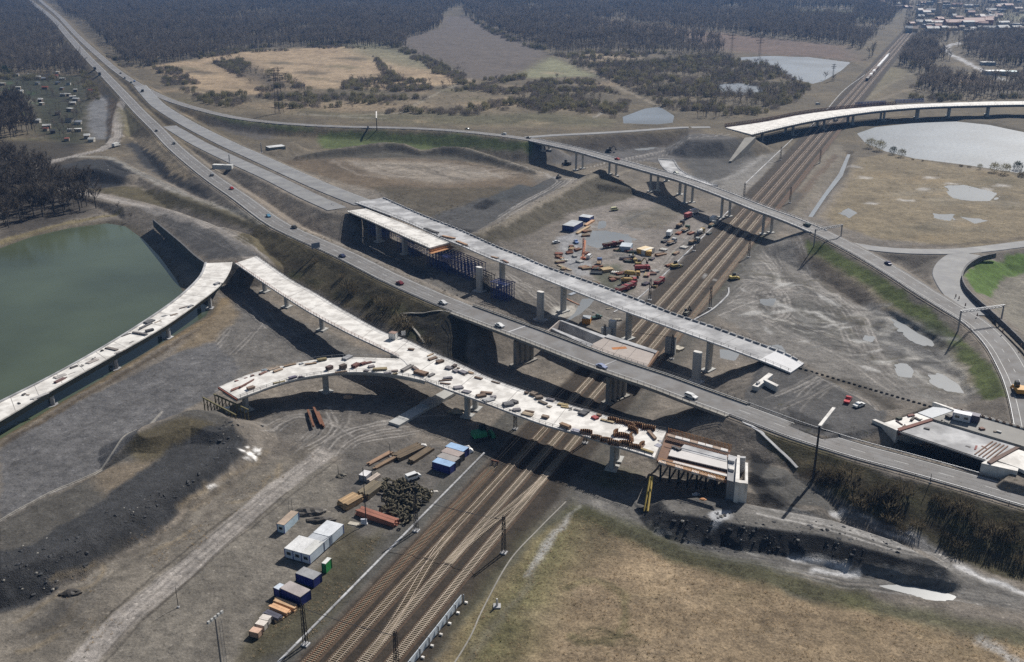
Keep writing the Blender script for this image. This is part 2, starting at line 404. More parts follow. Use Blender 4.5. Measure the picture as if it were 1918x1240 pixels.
DIRT, GRAV, SLAG, SLAG2 = (.19, .168, .145), (.135, .132, .13), (.056, .058, .063), (.065, .066, .07)
DRY, GREEN, SCRUB, MUD = (.255, .195, .125), (.062, .088, .03), (.105, .09, .055), (.235, .222, .205)
TAN, SAND, FLOOR, BROWN = (.31, .232, .15), (.33, .265, .195), (.062, .054, .046), (.15, .105, .07)
farw = np.clip((FY - 620) / 200, 0, 1)[:, None]
n1 = fbm(FX / 30, FY / 30, 61, 4)[:, None]; n2 = fbm(FX / 6, FY / 6, 67, 4)[:, None]; n3 = fbm(FX / 120, FY / 120, 71, 3)[:, None]
C = np.array(DIRT) * (1 - farw) + np.array((.145, .12, .082)) * farw
C = C * (1 + .22 * n1 + .16 * n2) + np.clip(n1, 0, 1) * np.array((.02, .008, -.006))
VEG = np.zeros(len(FX)); ROCK = np.zeros(len(FX)); WET = np.zeros(len(FX))
VEG = np.maximum(VEG, farw[:, 0] * .8)
def _idx(w, pad):
    x0, y0 = w[:, :2].min(0) - pad; x1, y1 = w[:, :2].max(0) + pad
    return np.nonzero((FX > x0) & (FX < x1) & (FY > y0) & (FY < y1))[0]
def poly(pts, c, a=1.0, f=1.2, veg=None, rock=None, wet=None, var=.18):
    p = np.array(pts, float); w = G(p[:, 0], p[:, 1])
    ff = f * (1 + np.clip((w[:, 1].mean() - 300) / 300, 0, 6))
    ix = _idx(w, ff * 4 + 6)
    if not len(ix): return
    sd = poly_sd(WX[ix], WY[ix], w); al = np.clip(sd / ff * .5 + .5, 0, 1)
    al = (al * al * (3 - 2 * al) * a)
    vv = 1 + var * n2[ix, 0] + var * .7 * n1[ix, 0]
    C[ix] = C[ix] * (1 - al[:, None]) + (np.array(c)[None, :] * vv[:, None]) * al[:, None]
    for arr, val in ((VEG, veg), (ROCK, rock), (WET, wet)):
        if val is not None: arr[ix] = arr[ix] * (1 - al) + val * al
def line(pts, c, w=1.5, a=.8, f=.6, world=False, veg=None, wet=None, warp_=True):
    p = np.array(pts, float)
    q = p if world else G(p[:, 0], p[:, 1])
    q = resample(q, max(8, len(q) * 6))
    ix = _idx(q, w + 6)
    if not len(ix): return
    X_, Y_ = (WX[ix], WY[ix]) if warp_ else (FX[ix] * .75 + WX[ix] * .25, FY[ix] * .75 + WY[ix] * .25)
    d, _ = seg_dist(X_, Y_, q)
    al = np.clip((w / 2 + f - d) / (2 * f), 0, 1) * a
    C[ix] = C[ix] * (1 - al[:, None]) + np.array(c)[None, :] * (1 + .12 * n2[ix]) * al[:, None]
    if veg is not None: VEG[ix] = VEG[ix] * (1 - al) + veg * al
    if wet is not None: WET[ix] = WET[ix] * (1 - al) + wet * al
def ruts(pts, c=(.28, .262, .245), n=4, spread=5, a=.5, w=.6, gap=1.9):
    a = min(1, a * 1.35); n = int(n * 1.4)
    """pairs of wheel marks that wander round a haul line"""
    p = np.array(pts, float); q = resample(G(p[:, 0], p[:, 1]), 24)
    t = np.gradient(q[:, :2], axis=0); t /= np.linalg.norm(t, axis=1)[:, None] + 1e-9
    for i in range(n):
        o = R.uniform(-spread, spread); k = R.uniform(-1, 1) * spread * .35; ph = R.uniform(0, 6)
        off = o + k * np.sin(np.linspace(0, 5, 24) + ph)
        sh = R.uniform(.75, 1.3); dark = R.random() < .4
        cc = np.array(c) * (.45 if dark else sh)
        for sgn in (-1, 1):
            r = q.copy(); r[:, 0] += t[:, 1] * (off + sgn * gap / 2); r[:, 1] -= t[:, 0] * (off + sgn * gap / 2)
            a0 = R.randint(0, 8); b0 = R.randint(14, 24)
            line(r[a0:b0], cc, w, a * R.uniform(.6, 1), .28, world=True, warp_=False)

# --- far country
poly([(283,124),(355,113),(450,97),(640,86),(700,92),(760,105),(830,135),(890,150),(880,158),(700,168),(560,163),(490,178),(390,172),(330,150)], TAN, 1, 3, veg=.7)
poly([(500,120),(640,100),(720,120),(700,160),(560,160)], (.32,.245,.165), .6, 8, veg=.7)
poly([(640,84),(720,80),(800,110),(880,140),(760,125),(680,105)], (.2,.19,.12), .8, 6, veg=.8)
poly([(400,118),(450,108),(500,135),(560,165),(520,180),(470,150)], (.09,.075,.055), .8, 5, veg=.9)
poly([(755,72),(830,50),(833,30),(877,31),(962,68),(1022,100),(985,128),(930,150),(880,148),(820,112),(760,95)], (.15,.125,.108), 1, 3, veg=.5, var=.1)
for k in range(9): line([(765+k*6,82+k*8),(985+k*2,78+k*7)], (.125,.1,.088), 4, .4, 3)
poly([(1032,106),(1122,143),(985,146),(970,141)], (.21,.205,.125), 1, 3, veg=.6)
poly([(330,180),(520,186),(820,176),(1000,160),(1160,215),(1150,236),(900,240),(640,228),(420,208)], (.185,.15,.1), .9, 5, veg=.8)
poly([(860,195),(960,180),(980,195),(900,205)], TAN, .7, 5, veg=.6)
poly([(450,195),(640,192),(820,196),(800,206),(560,210)], TAN, .5, 6, veg=.6)
poly([(560,212),(900,214),(1150,222),(1140,236),(760,232)], (.13,.125,.07), .7, 6, veg=.8)
line([(880,148),(840,165),(790,190),(745,212),(640,216)], (.27,.24,.19), 4, .8, 2); line([(1040,104),(1100,128),(1160,165),(1215,190),(1262,212)], (.26,.22,.17), 4, .8, 2)
line([(560,214),(640,218),(720,222)], (.25,.23,.2), 4, .7, 3); line([(1115,219),(1150,202)], (.3,.28,.25), 4, .8, 2)
poly([(1100,36),(1160,42),(1290,56),(1345,62),(1340,72),(1250,64),(1120,47)], (.33,.25,.18), .9, 8, veg=.5)
poly([(1078,101),(1150,99),(1192,104),(1180,118),(1110,118)], (.28,.22,.15), .9, 5, veg=.5)
poly([(1278,56),(1400,68),(1580,86),(1605,114),(1440,102),(1370,96),(1278,76)], (.17,.115,.09), .9, 6, veg=.6)
poly([(1480,20),(1600,22),(1590,32),(1500,32)], (.12,.17,.06), .8, 20, veg=.4)
poly([(1430,0),(1540,-5),(1560,3),(1450,7)], (.3,.28,.2), .8, 30); poly([(1850,28),(1990,22),(2000,36),(1870,38)], (.26,.26,.17), .8, 20)
poly([(1640,126),(1700,128),(1700,140),(1660,160),(1620,185),(1600,178)], (.19,.165,.1), .9, 5, veg=.8)
poly([(1775,140),(1830,144),(1850,158),(1780,152)], (.27,.18,.12), .8, 6)
line([(1598,200),(1660,160),(1700,141),(1722,128)], (.22,.19,.14), 4, .7, 3); line([(1640,190),(1690,172),(1720,165)], (.24,.2,.15), 4, .7, 3)
line([(1795,80),(1775,86),(1772,94),(1790,106),(1820,122),(1850,136),(1880,150)], (.36,.36,.37), 9, .9, 3)
for k in range(120):
    x, y = R.uniform(300, 1150), R.uniform(100, 232)
    if 755 < x < 1030 and y < 150: continue
    if y < 86 + abs(x - 640) * .04: continue
    r_ = R.uniform(10, 38); poly([(x - r_, y), (x - r_ * .2, y - r_ * .1), (x + r_, y + 1), (x + r_ * .4, y + r_ * .14)], R.choice([(.2,.15,.1),(.13,.105,.07),(.34,.265,.18),(.16,.14,.08),(.25,.19,.125),(.11,.095,.06)]), .6, 2.5, veg=.9)
for k in range(60):
    x, y = R.uniform(1600, 1918), R.uniform(312, 445)
    r_ = R.uniform(10, 30); poly([(x - r_, y), (x - r_ * .2, y - r_ * .12), (x + r_, y + 1), (x + r_ * .4, y + r_ * .2)], R.choice([(.2,.15,.09),(.15,.125,.08),(.3,.245,.175),(.16,.14,.08),(.34,.32,.29)]), .5, 2, veg=.9)
# --- allotments and the slope beside the motorway
poly([(0,140),(150,142),(165,160),(158,268),(120,275),(70,255),(60,200),(0,165)], (.07,.072,.042), 1, 3, veg=.8)
for k in range(40):
    x, y = R.uniform(5, 150), R.uniform(150, 262); c = R.choice([(.06,.1,.03),(.11,.09,.06),(.16,.14,.11),(.05,.06,.03),(.07,.12,.04),(.05,.045,.035),(.04,.035,.03)])
    poly([(x,y),(x+R.uniform(10,22),y+2),(x+R.uniform(8,20),y+R.uniform(5,9)),(x-4,y+6)], c, .8, 1, veg=.5)
poly([(162,200),(190,178),(205,182),(206,258),(180,262),(165,245)], (.17,.17,.175), 1, 1.5)
poly([(205,182),(218,190),(216,255),(206,258)], (.16,.11,.07), .9, 1.5, veg=.6)
poly([(0,255),(80,262),(120,282),(60,302),(0,325)], (.17,.14,.085), .9, 3, veg=.8)
poly([(0,262),(150,268),(175,400),(120,420),(0,445)], FLOOR, .75, 4, veg=.5)
line([(0,452),(60,435),(130,418),(200,405),(225,395)], (.2,.165,.09), 5, .9, 1.5, veg=.8)
line(np.array(SIDE)[:, :2], (.27,.245,.225), 8, .9, 1); line(np.array(TRACKR)[:, :2], (.25,.235,.21), 6, .9, 1)
ruts(np.array(SIDE)[:, :2], n=4, spread=3, a=.5); ruts(np.array(TRACKR)[:, :2], n=3, spread=2)
poly([(78,335),(105,312),(165,298),(212,300),(250,325),(235,345),(180,353),(110,346)], SLAG2, 1, 1, rock=1)
poly([(130,330),(180,318),(240,335),(200,352),(140,350)], (.05,.053,.06), .8, 2, rock=1)
poly([(80,345),(110,348),(180,354),(235,348),(262,352),(330,372),(320,392),(240,372),(150,352)], (.13,.11,.065), 1, 1.5, veg=.8)
poly([(258,352),(330,362),(420,392),(500,425),(470,430),(380,402),(300,380)], (.115,.1,.06), .9, 1.5, veg=.8)
poly([(238,270),(262,256),(330,308),(352,340),(402,365),(388,373),(330,342),(270,312)], SLAG2, 1, 1.2, rock=.9)
poly([(243,257),(285,256),(345,316),(364,330),(342,338),(318,322),(300,298)], (.29,.235,.165), 1, 1)
poly([(218,200),(245,205),(262,240),(240,255),(228,240)], (.17,.15,.09), .9, 1.5, veg=.7)
# --- motorway verges
poly([(420,330),(470,352),(560,395),(610,430),(560,425),(480,385)], (.2,.17,.14), .9, 1.5)
poly([(600,420),(660,448),(740,490),(830,530),(920,562),(900,574),(800,540),(700,495),(630,460)], (.185,.165,.145), .95, 1)
poly([(610,415),(680,440),(780,500),(870,545),(860,556),(760,505),(650,455)], (.12,.115,.108), .7, 2, rock=.6)
poly([(480,420),(560,452),(660,498),(760,545),(850,588),(820,600),(760,590),(840,650),(780,640),(700,600),(600,545),(500,480),(440,445)], (.12,.1,.058), 1, 1.2, veg=1)
poly([(760,585),(850,586),(880,620),(870,690),(840,680),(790,640)], (.075,.068,.05), .9, 1, veg=.7)
for k in range(26):
    x = R.uniform(500, 800); y = 440 + (x - 480) * .42 + R.uniform(12, 70)
    poly([(x,y),(x+R.uniform(14,30),y+5),(x+R.uniform(10,26),y+14),(x-3,y+10)], R.choice([(.06,.05,.035),(.09,.1,.04),(.17,.135,.08)]), .6, 2, veg=1)
poly([(300,405),(380,425),(450,455),(500,490),(480,480),(440,482),(384,488),(330,440)], (.115,.112,.112), .9, 1.5)
ruts([(300,405),(380,428),(440,455),(480,485)], n=5, spread=6)
# --- verges of the exit road
poly([(595,250),(700,246),(860,249),(1000,272),(992,288),(880,276),(800,280),(735,268),(600,278)], (.11,.14,.045), 1, 1, veg=.8)
poly([(390,214),(480,230),(590,240),(560,246),(450,236)], (.105,.135,.045), .9, 1, veg=.8)
poly([(380,222),(500,245),(520,258),(480,262),(420,245)], (.12,.108,.098), .9, 2)
poly([(560,292),(650,275),(735,267),(760,275),(790,286),(850,274),(1010,320),(1000,325),(900,302),(780,296),(640,296)], (.1,.092,.075), .9, 1.5, veg=.6)
line([(560,291),(640,277),(720,266),(755,269),(790,283),(830,274),(870,276),(930,295),(1000,318)], (.22,.19,.15), 2.5, .8, 1)
poly([(520,300),(640,296),(860,300),(990,328),(1010,345),(900,380),(760,365),(650,345),(570,320)], (.165,.125,.085), .95, 2, veg=.4)
poly([(640,300),(840,305),(960,330),(820,345),(700,325)], (.28,.25,.215), .7, 5)
for k in range(14): line([(600+k*22,298+k*2),(640+k*24,312+R.uniform(-6,14)),(700+k*24,322+R.uniform(-8,14))], R.choice([(.3,.27,.24),(.13,.1,.07),(.1,.085,.065)]), 2.2, .5, 1.4)
poly([(700,350),(840,352),(960,350),(900,385),(850,415),(760,395)], (.11,.092,.062), .8, 2, veg=.8)
poly([(810,405),(900,372),(980,350),(1040,330),(1060,345),(980,385),(890,435),(850,440),(790,415)], (.095,.093,.092), 1, 1.5)
poly([(905,372),(975,345),(1020,348),(965,375),(930,378)], (.08,.085,.088), 1, 1)
ruts([(850,445),(900,430),(980,385),(1050,345),(1085,320)], n=6, spread=4, a=.6); ruts([(1050,345),(1020,325),(960,312)], n=3, spread=2)
poly([(1110,326),(1180,345),(1190,368),(1130,395),(1040,415),(960,450),(915,460),(880,445),(980,400),(1060,358)], (.118,.103,.075), 1, 1.2, veg=.6)
line([(900,438),(980,398),(1060,355),(1130,322),(1180,318)], (.23,.2,.16), 4, .8, 1.2)
poly([(1000,275),(1080,285),(1200,270),(1320,250),(1390,262),(1330,300),(1240,305),(1180,300),(1060,310),(1030,300)], (.125,.12,.12), .95, 2)
poly([(1010,262),(1150,252),(1300,243),(1320,248),(1180,275),(1100,282)], (.105,.09,.078), .9, 2, veg=.3)
ruts([(1100,320),(1180,300),(1260,275),(1360,250)], n=7, spread=8, a=.55)
# --- far bridge yard and railway side
poly([(1280,290),(1400,262),(1430,300),(1380,350),(1300,345)], (.1,.098,.096), .9, 2)
poly([(1340,350),(1400,300),(1470,280),(1420,340),(1380,372)], (.2,.19,.178), .9, 2); line([(1330,345),(1390,320),(1430,290)], (.3,.29,.28), 3, .6, 2)
poly([(1480,350),(1520,295),(1570,270),(1585,290),(1560,330),(1500,405),(1455,395)], (.19,.165,.13), .9, 1.5)
line([(1470,400),(1520,340),(1565,290)], (.15,.105,.075), 5, .7, 1.5)
poly([(1605,296),(1660,288),(1820,316),(1918,333),(2100,350),(2100,440),(1918,450),(1760,460),(1640,446),(1560,420),(1540,405),(1580,350)], (.215,.175,.115), 1, 2, veg=.7)
for k in range(26):
    x, y = R.uniform(1600, 1900), R.uniform(315, 440)
    poly([(x,y),(x+R.uniform(30,80),y+3),(x+R.uniform(20,70),y+R.uniform(8,16)),(x-15,y+8)], R.choice([(.26,.2,.12),(.17,.145,.1),(.24,.21,.16),(.15,.13,.08)]), .6, 3, veg=.7)
for x, y in [(1590,310),(1612,330),(1780,342),(1720,352),(1735,330),(1870,345),(1690,372),(1625,378),(1840,352)]: poly([(x,y),(x+22,y+2),(x+18,y+5),(x-5,y+4)], (.36,.345,.33), .8, 1.2)
line([(1600,320),(1570,370),(1540,410)], (.24,.2,.15), 3, .6, 1.5); line([(1560,440),(1700,462),(1800,458),(1918,446)], (.12,.1,.08), 4, .6, 2)
poly([(1510,448),(1570,470),(1650,520),(1740,580),(1800,632),(1850,680),(1890,745),(1838,748),(1812,690),(1760,645),(1690,585),(1600,522),(1515,476)], (.115,.145,.045), 1, 1, veg=.8)
line([(1520,478),(1600,525),(1690,590),(1770,655),(1818,720)], (.25,.215,.15), 3.5, .7, 1.2)
poly([(1808,515),(1832,490),(1890,480),(1960,472),(1960,500),(1880,520),(1862,552),(1832,550)], (.11,.19,.035), 1, .8, veg=.6)
poly([(1862,552),(1890,520),(1960,505),(1960,640),(1900,610),(1860,575)], (.2,.185,.155), .9, 1.5)
poly([(1622,464),(1700,475),(1770,480),(1752,520),(1700,500)], (.125,.112,.098), .9, 1.5)
# --- muddy ground east of the railway
poly([(1395,470),(1450,440),(1500,470),(1600,540),(1700,620),(1780,700),(1830,745),(1760,760),(1640,740),(1520,690),(1430,640),(1340,590),(1330,560)], (.19,.178,.165), 1, 2)
poly([(1450,560),(1560,560),(1620,640),(1540,650),(1450,620)], (.11,.108,.1), .6, 5); poly([(1640,580),(1770,620),(1790,700),(1700,690),(1640,640)], (.13,.13,.132), .7, 4)
for q in ([(1400,470),(1440,520),(1430,570),(1480,610),(1600,660),(1700,730)],[(1340,590),(1420,560),(1520,545),(1590,590),(1640,680),(1700,740)],[(1450,450),(1500,520),(1580,580),(1640,640)],[(1390,510),(1480,540),(1560,550)],[(1350,570),(1400,530),(1450,545),(1470,590),(1400,620)]): ruts(q, n=7, spread=8, a=.6)
for k in range(110):
    x = R.uniform(1370, 1740); y = 470 + (x - 1370) * .42 + R.uniform(0, 110)
    line([(x,y),(x+R.uniform(10,40),y+R.uniform(-6,12)),(x+R.uniform(40,80),y+R.uniform(0,26))], R.choice([(.27,.26,.245),(.085,.08,.075),(.32,.31,.29),(.12,.11,.085),(.075,.073,.07)]), R.uniform(.6,2.4), .6, .8)
poly([(1490,470),(1530,480),(1600,530),(1640,570),(1600,570),(1540,530)], (.1,.08,.06), .7, 2, veg=.6)
for q in ([(1640,595),(1670,600),(1660,625)],[(1660,640),(1720,665),(1700,675)],[(1740,690),(1800,720),(1820,735)],[(1760,660),(1800,700),(1790,720)]): line(q, (.34,.325,.3), 3, .6, 1.5)
poly([(1300,580),(1340,560),(1400,470),(1440,440),(1400,440),(1350,510),(1290,590)], (.1,.11,.05), .9, 1.5, veg=.8)
# --- platform at the head of the new bridge
poly([(1438,672),(1500,684),(1640,765),(1660,800),(1600,825),(1540,818),(1390,770),(1400,728)], (.115,.112,.112), 1, 1, rock=.25)
ruts([(1440,760),(1500,735),(1600,740),(1650,770)], n=6, spread=6, a=.5); ruts([(1480,790),(1500,750),(1580,720)], n=4, spread=4, a=.5)
poly([(1470,768),(1500,772),(1560,800),(1540,812),(1490,795)], (.05,.05,.053), .8, 1.5, rock=.6)
line([(1500,690),(1560,712),(1640,742),(1740,765),(1830,785)], (.085,.075,.062), 6, .8, 2)
# --- work yard west of the railway
poly([(1060,400),(1190,370),(1290,395),(1370,400),(1300,480),(1240,560),(1170,590),(1060,520),(1040,470)], (.225,.2,.18), 1, 2)
poly([(1150,405),(1250,380),(1290,390),(1240,430),(1180,425)], (.15,.135,.11), .8, 2)
ruts([(1130,440),(1180,410),(1240,385)], c=(.2,.2,.2), n=3, spread=3); ruts([(1340,410),(1290,460),(1230,530)], n=6, spread=8, a=.5); ruts([(1100,500),(1170,480),(1250,470)], n=5, spread=6)
poly([(1040,445),(1085,430),(1100,470),(1085,520),(1060,500)], (.21,.215,.23), .8, 1.5, wet=.5)
poly([(1085,480),(1110,490),(1105,520),(1085,515)], (.22,.225,.24), .7, 1.5, wet=.5)
poly([(1105,500),(1160,495),(1190,540),(1160,555),(1120,530)], (.09,.1,.06), .7, 2, veg=.6)
poly([(880,500),(960,490),(1060,530),(1180,590),(1140,620),(1040,600),(960,560),(890,535)], (.165,.15,.135), 1, 2)
for q in ([(900,500),(960,530),(1010,570),(1030,600)],[(950,510),(1020,555),(1060,590)],[(1040,560),(1120,600),(1180,640)]): ruts(q, n=4, spread=5, a=.6)
poly([(1040,575),(1075,572),(1085,590),(1050,598),(1030,590)], (.35,.335,.31), .8, 1.5)
# --- railway formation
def rail_strip(v0, v1, s0, s1, c, a=1, f=.8, veg=None):
    a4 = [(v0, s0), (v1, s0), (v1, s1), (v0, s1)]
    w = np.array([[*(RO + RN * v + RD * s), .1] for v, s in a4]); ix = _idx(w, 6)
    sd = poly_sd(FX[ix] * .7 + WX[ix] * .3, FY[ix] * .7 + WY[ix] * .3, w); al = np.clip(sd / f * .5 + .5, 0, 1)[:, None] * a
    C[ix] = C[ix] * (1 - al) + np.array(c) * (1 + .2 * n2[ix]) * al
    if veg is not None: VEG[ix] = veg
rail_strip(-12, -3, -60, 140, (.115,.11,.1)); rail_strip(-2.5, 25, -60, 2600, (.078,.062,.048), 1, 1)
rail_strip(25, 31, -60, 500, (.1,.095,.085), .8, 3); rail_strip(-30, -11, -60, 60, (.1,.088,.055), .8, 4)
rail_strip(31, 40, -60, 110, (.09,.098,.045), .7, 4)
# --- ground under and beside the white ramp
poly([(440,500),(560,600),(700,660),(760,680),(600,670),(480,690),(420,730),(340,690),(380,620)], (.155,.145,.135), 1, 2)
ruts([(460,560),(520,620),(600,650)], n=4, spread=5); ruts([(380,700),(420,660),(460,600)], n=5, spread=8)
poly([(0,832),(180,737),(330,662),(400,640),(455,690),(400,740),(330,775),(250,818),(100,922),(0,978)], (.14,.137,.14), 1, 1)
for k in range(12): o = R.uniform(0, 1); line([(0,850+o*110),(180,760+o*85),(330,680+o*75),(430,640+o*60)], R.choice([(.11,.108,.11),(.17,.165,.165)]), R.uniform(.6,1.6), .5, .7)
line([(0,823),(100,764),(203,705),(305,645),(390,595),(420,560)], (.22,.165,.1), 4, .95, 1, veg=.5); line([(0,835),(100,776),(203,717),(320,650),(400,600)], (.1,.075,.05), 2.5, .7, 1, veg=.6)
poly([(395,590),(425,555),(450,590),(400,640),(330,660)], (.22,.17,.11), .8, 2)
poly([(0,980),(100,925),(250,822),(330,778),(400,765),(440,800),(330,850),(200,930),(80,1020),(0,1060)], (.115,.108,.098), 1, 1.5)
poly([(240,830),(340,780),(400,790),(420,815),(330,850),(260,870)], (.12,.1,.06), .9, 2, veg=.6); poly([(160,900),(300,860),(330,870),(200,930)], (.22,.175,.125), .7, 3)
line([(0,975),(100,920),(200,865),(302,772)], (.36,.34,.31), .8, .9, .4, warp_=False)
poly([(395,795),(440,800),(462,825),(452,862),(400,902),(335,945),(290,992),(200,1045),(130,1092),(60,1133),(-60,1170),(-60,1070),(60,1020),(150,962),(250,895),(330,835)], (.075,.076,.08), 1, 1.2, rock=.7)
poly([(440,815),(462,825),(452,862),(400,902),(335,945),(290,992),(200,1045),(130,1092),(60,1133),(-60,1170),(-60,1110),(90,1060),(160,1025),(290,945),(380,890)], SLAG, .8, 1.5, rock=1)
poly([(0,1060),(130,1020),(240,960),(330,880),(300,940),(160,1030),(0,1110)], (.07,.07,.074), .5, 3, rock=1)
[poly([(x-r_,y),(x,y-r_*.5),(x+r_,y-r_*.2),(x+r_*.6,y+r_*.5),(x-r_*.4,y+r_*.6)], (.62,.61,.6), .85, .5) for x, y, r_ in ((462,860,6),(470,850,9),(484,843,8),(478,856,7),(456,846,5),(490,850,4),(466,838,4))]; poly([(390,912),(408,906),(416,912),(400,920)], (.7,.68,.66), .9, .5)
poly([(-60,1160),(60,1138),(200,1050),(300,1000),(400,915),(480,870),(560,840),(620,830),(560,900),(400,1030),(200,1190),(140,1260),(-60,1300)], (.185,.165,.14), 1, 2)
for k in range(40):
    x = R.uniform(0, 480); y = 1150 - x * .62 + R.uniform(0, 110)
    line([(x,y),(x+R.uniform(20,50),y-R.uniform(8,25)),(x+R.uniform(50,90),y-R.uniform(30,60))], R.choice([(.24,.21,.17),(.11,.1,.085),(.26,.2,.12),(.14,.12,.1)]), R.uniform(.6,1.8), .45, .8)
poly([(30,1180),(120,1120),(190,1100),(150,1160),(60,1200)], (.09,.085,.08), .6, 4)
poly([(160,1260),(320,1110),(420,1020),(520,930),(610,860),(660,880),(640,980),(600,1060),(500,1130),(440,1240),(430,1300)], (.19,.172,.148), 1, 2)
line([(120,1280),(200,1190),(300,1105),(400,1020),(500,930),(600,855),(650,800)], (.27,.247,.228), 7, 1, .6, warp_=False)
ruts([(140,1260),(300,1105),(400,1020),(500,930),(600,855),(650,800)], c=(.25,.23,.21), n=5, spread=2.4, a=.45); ruts([(150,1250),(300,1108),(500,932),(620,840)], c=(.13,.115,.1), n=3, spread=4, a=.6)
line([(120,1280),(200,1190),(300,1105),(400,1020),(500,930),(600,855),(650,800)], (.27,.247,.228), 6.2, .55, .5, warp_=False)
for k in range(5): line([(560+k*8,870-k*4),(520+k*6,850-k*3),(500+k*10,830),(540+k*14,810)], (.12,.105,.09), .6, .5, .5)
poly([(470,770),(560,760),(700,770),(760,790),(780,830),(640,850),(560,830),(490,800)], (.165,.15,.135), .9, 2)
for q in ([(620,860),(660,820),(740,800),(840,790)],[(480,800),(560,780),(640,800),(700,830)],[(560,850),(620,800),(620,760)]): ruts(q, n=6, spread=5, a=.6)
poly([(640,840),(780,830),(880,840),(900,860),(800,920),(740,1000),(680,1010),(640,960)], (.15,.138,.125), .9, 2)
poly([(560,1100),(640,1040),(720,990),(660,1110),(580,1200),(480,1240),(470,1200)], (.1,.09,.055), .8, 3, veg=.8)
# --- near side of the railway, right hand
poly([(1070,890),(1130,915),(1240,930),(1400,945),(1560,975),(1800,1065),(1918,1110),(1918,1150),(1700,1095),(1500,1060),(1300,1030),(1200,1000),(1130,965),(1080,945)], (.15,.142,.132), 1, 2)
poly([(1185,940),(1262,960),(1400,985),(1560,1008),(1700,1050),(1798,1070),(1740,1078),(1600,1062),(1450,1042),(1320,1030),(1230,1002)], SLAG, 1, .8, rock=1)
poly([(1410,860),(1440,870),(1560,930),(1640,960),(1560,965),(1450,940),(1420,905)], (.125,.12,.112), 1, 1)
poly([(1400,850),(1440,862),(1430,900),(1452,925),(1500,955),(1420,940),(1405,905)], (.045,.045,.047), .9, 1, rock=.5)
for q in ([(1120,945),(1200,995),(1320,1035),(1480,1065),(1640,1090),(1800,1105),(1918,1130)],[(1400,950),(1560,985),(1700,1030),(1800,1070),(1918,1110)],[(1600,965),(1720,1010),(1820,1075)]): line(q, (.2,.19,.178), 5, .8, 1.5); ruts(q, n=6, spread=3, a=.65, c=(.27,.26,.25))
for q in ([(1480,1048),(1540,1056),(1580,1062)],[(1330,965),(1350,960),(1360,968)],[(1560,965),(1575,960)],[(1800,1065),(1850,1085),(1918,1110)],[(1520,1070),(1600,1078)]): line(q, (.42,.42,.43), 2, .8, .8, wet=.4)
poly([(1325,962),(1345,953),(1372,958),(1360,970),(1345,990),(1332,995)], (.4,.41,.43), .7, .8)
poly([(1075,958),(1110,965),(1180,1005),(1250,1040),(1330,1062),(1420,1085),(1500,1122),(1600,1130),(1700,1160),(1800,1190),(1918,1205),(2200,1260),(2200,1600),(600,1600),(790,1290),(860,1180),(940,1080),(1010,1000)], (.255,.193,.125), 1, 1.5, veg=.9)
poly([(1000,1000),(1075,958),(1110,990),(1060,1080),(980,1240),(830,1280),(880,1150)], (.13,.135,.058), .7, 8, veg=1)
poly([(1075,958),(1150,985),(1170,1040),(1100,1060),(1080,1010)], (.11,.095,.06), .6, 5, veg=1)
for k in range(60):
    x, y = R.uniform(960, 1900), R.uniform(1050, 1240)
    if y < 1000 + (x - 1000) * .2: continue
    poly([(x,y),(x+R.uniform(20,70),y+4),(x+R.uniform(10,60),y+R.uniform(8,25)),(x-12,y+10)], R.choice([(.27,.208,.14),(.22,.168,.105),(.19,.155,.09),(.26,.205,.145)]), .45, 4, veg=1)
for rr in (1., .93, .86): line([(1110+70*math.cos(t)*rr, 1145+62*math.sin(t)*rr) for t in np.linspace(-2.4, 2.3, 22)], (.17,.15,.075), 1.0, .5, .8, veg=1)
for k in range(5): line([(1060+k*18,1200+k*2),(1110+k*20,1175+k*8),(1180+k*10,1190+k*4)], (.09,.085,.045), .6, .5, .5)
line([(1090,960),(1180,995),(1300,1045),(1420,1075),(1520,1108),(1600,1122)], (.085,.085,.04), 8, .85, 2, veg=1)
line([(1600,1128),(1720,1155),(1850,1180),(1918,1195)], (.12,.12,.06), 6, .7, 2, veg=1); line([(1840,1200),(1880,1225),(1918,1245)], (.3,.3,.3), 3, .7, 1)
poly([(1075,955),(1085,945),(1050,975),(1010,1030),(985,1080),(1000,1080)], (.3,.295,.29), .8, 1)
line([(1010,1060),(970,1120),(900,1200),(860,1260)], (.17,.155,.12), 2, .6, 1, veg=.6)
# --- slope below the motorway, right hand
poly([(1410,800),(1480,825),(1560,850),(1650,885),(1760,915),(1918,962),(2300,1070),(2560,1150),(2500,1260),(2200,1170),(1918,1090),(1820,1060),(1720,1000),(1600,950),(1500,890),(1440,840)], (.1,.088,.05), 1, 1.2, veg=1)
for k in range(36):
    x = R.uniform(1450, 1918); y = 830 + (x - 1440) * .28 + R.uniform(15, 90) * min(1, (x - 1380) / 300)
    poly([(x,y),(x+R.uniform(16,40),y+5),(x+R.uniform(10,36),y+16),(x-4,y+10)], R.choice([(.05,.042,.03),(.075,.08,.035),(.13,.105,.065),(.06,.04,.03)]), .7, 2, veg=1)
for t in (LAKE_L, LAKE_R, LAKE_F, POND):
    line(t + [t[0]], (.13,.11,.075), 5, .7, 2)

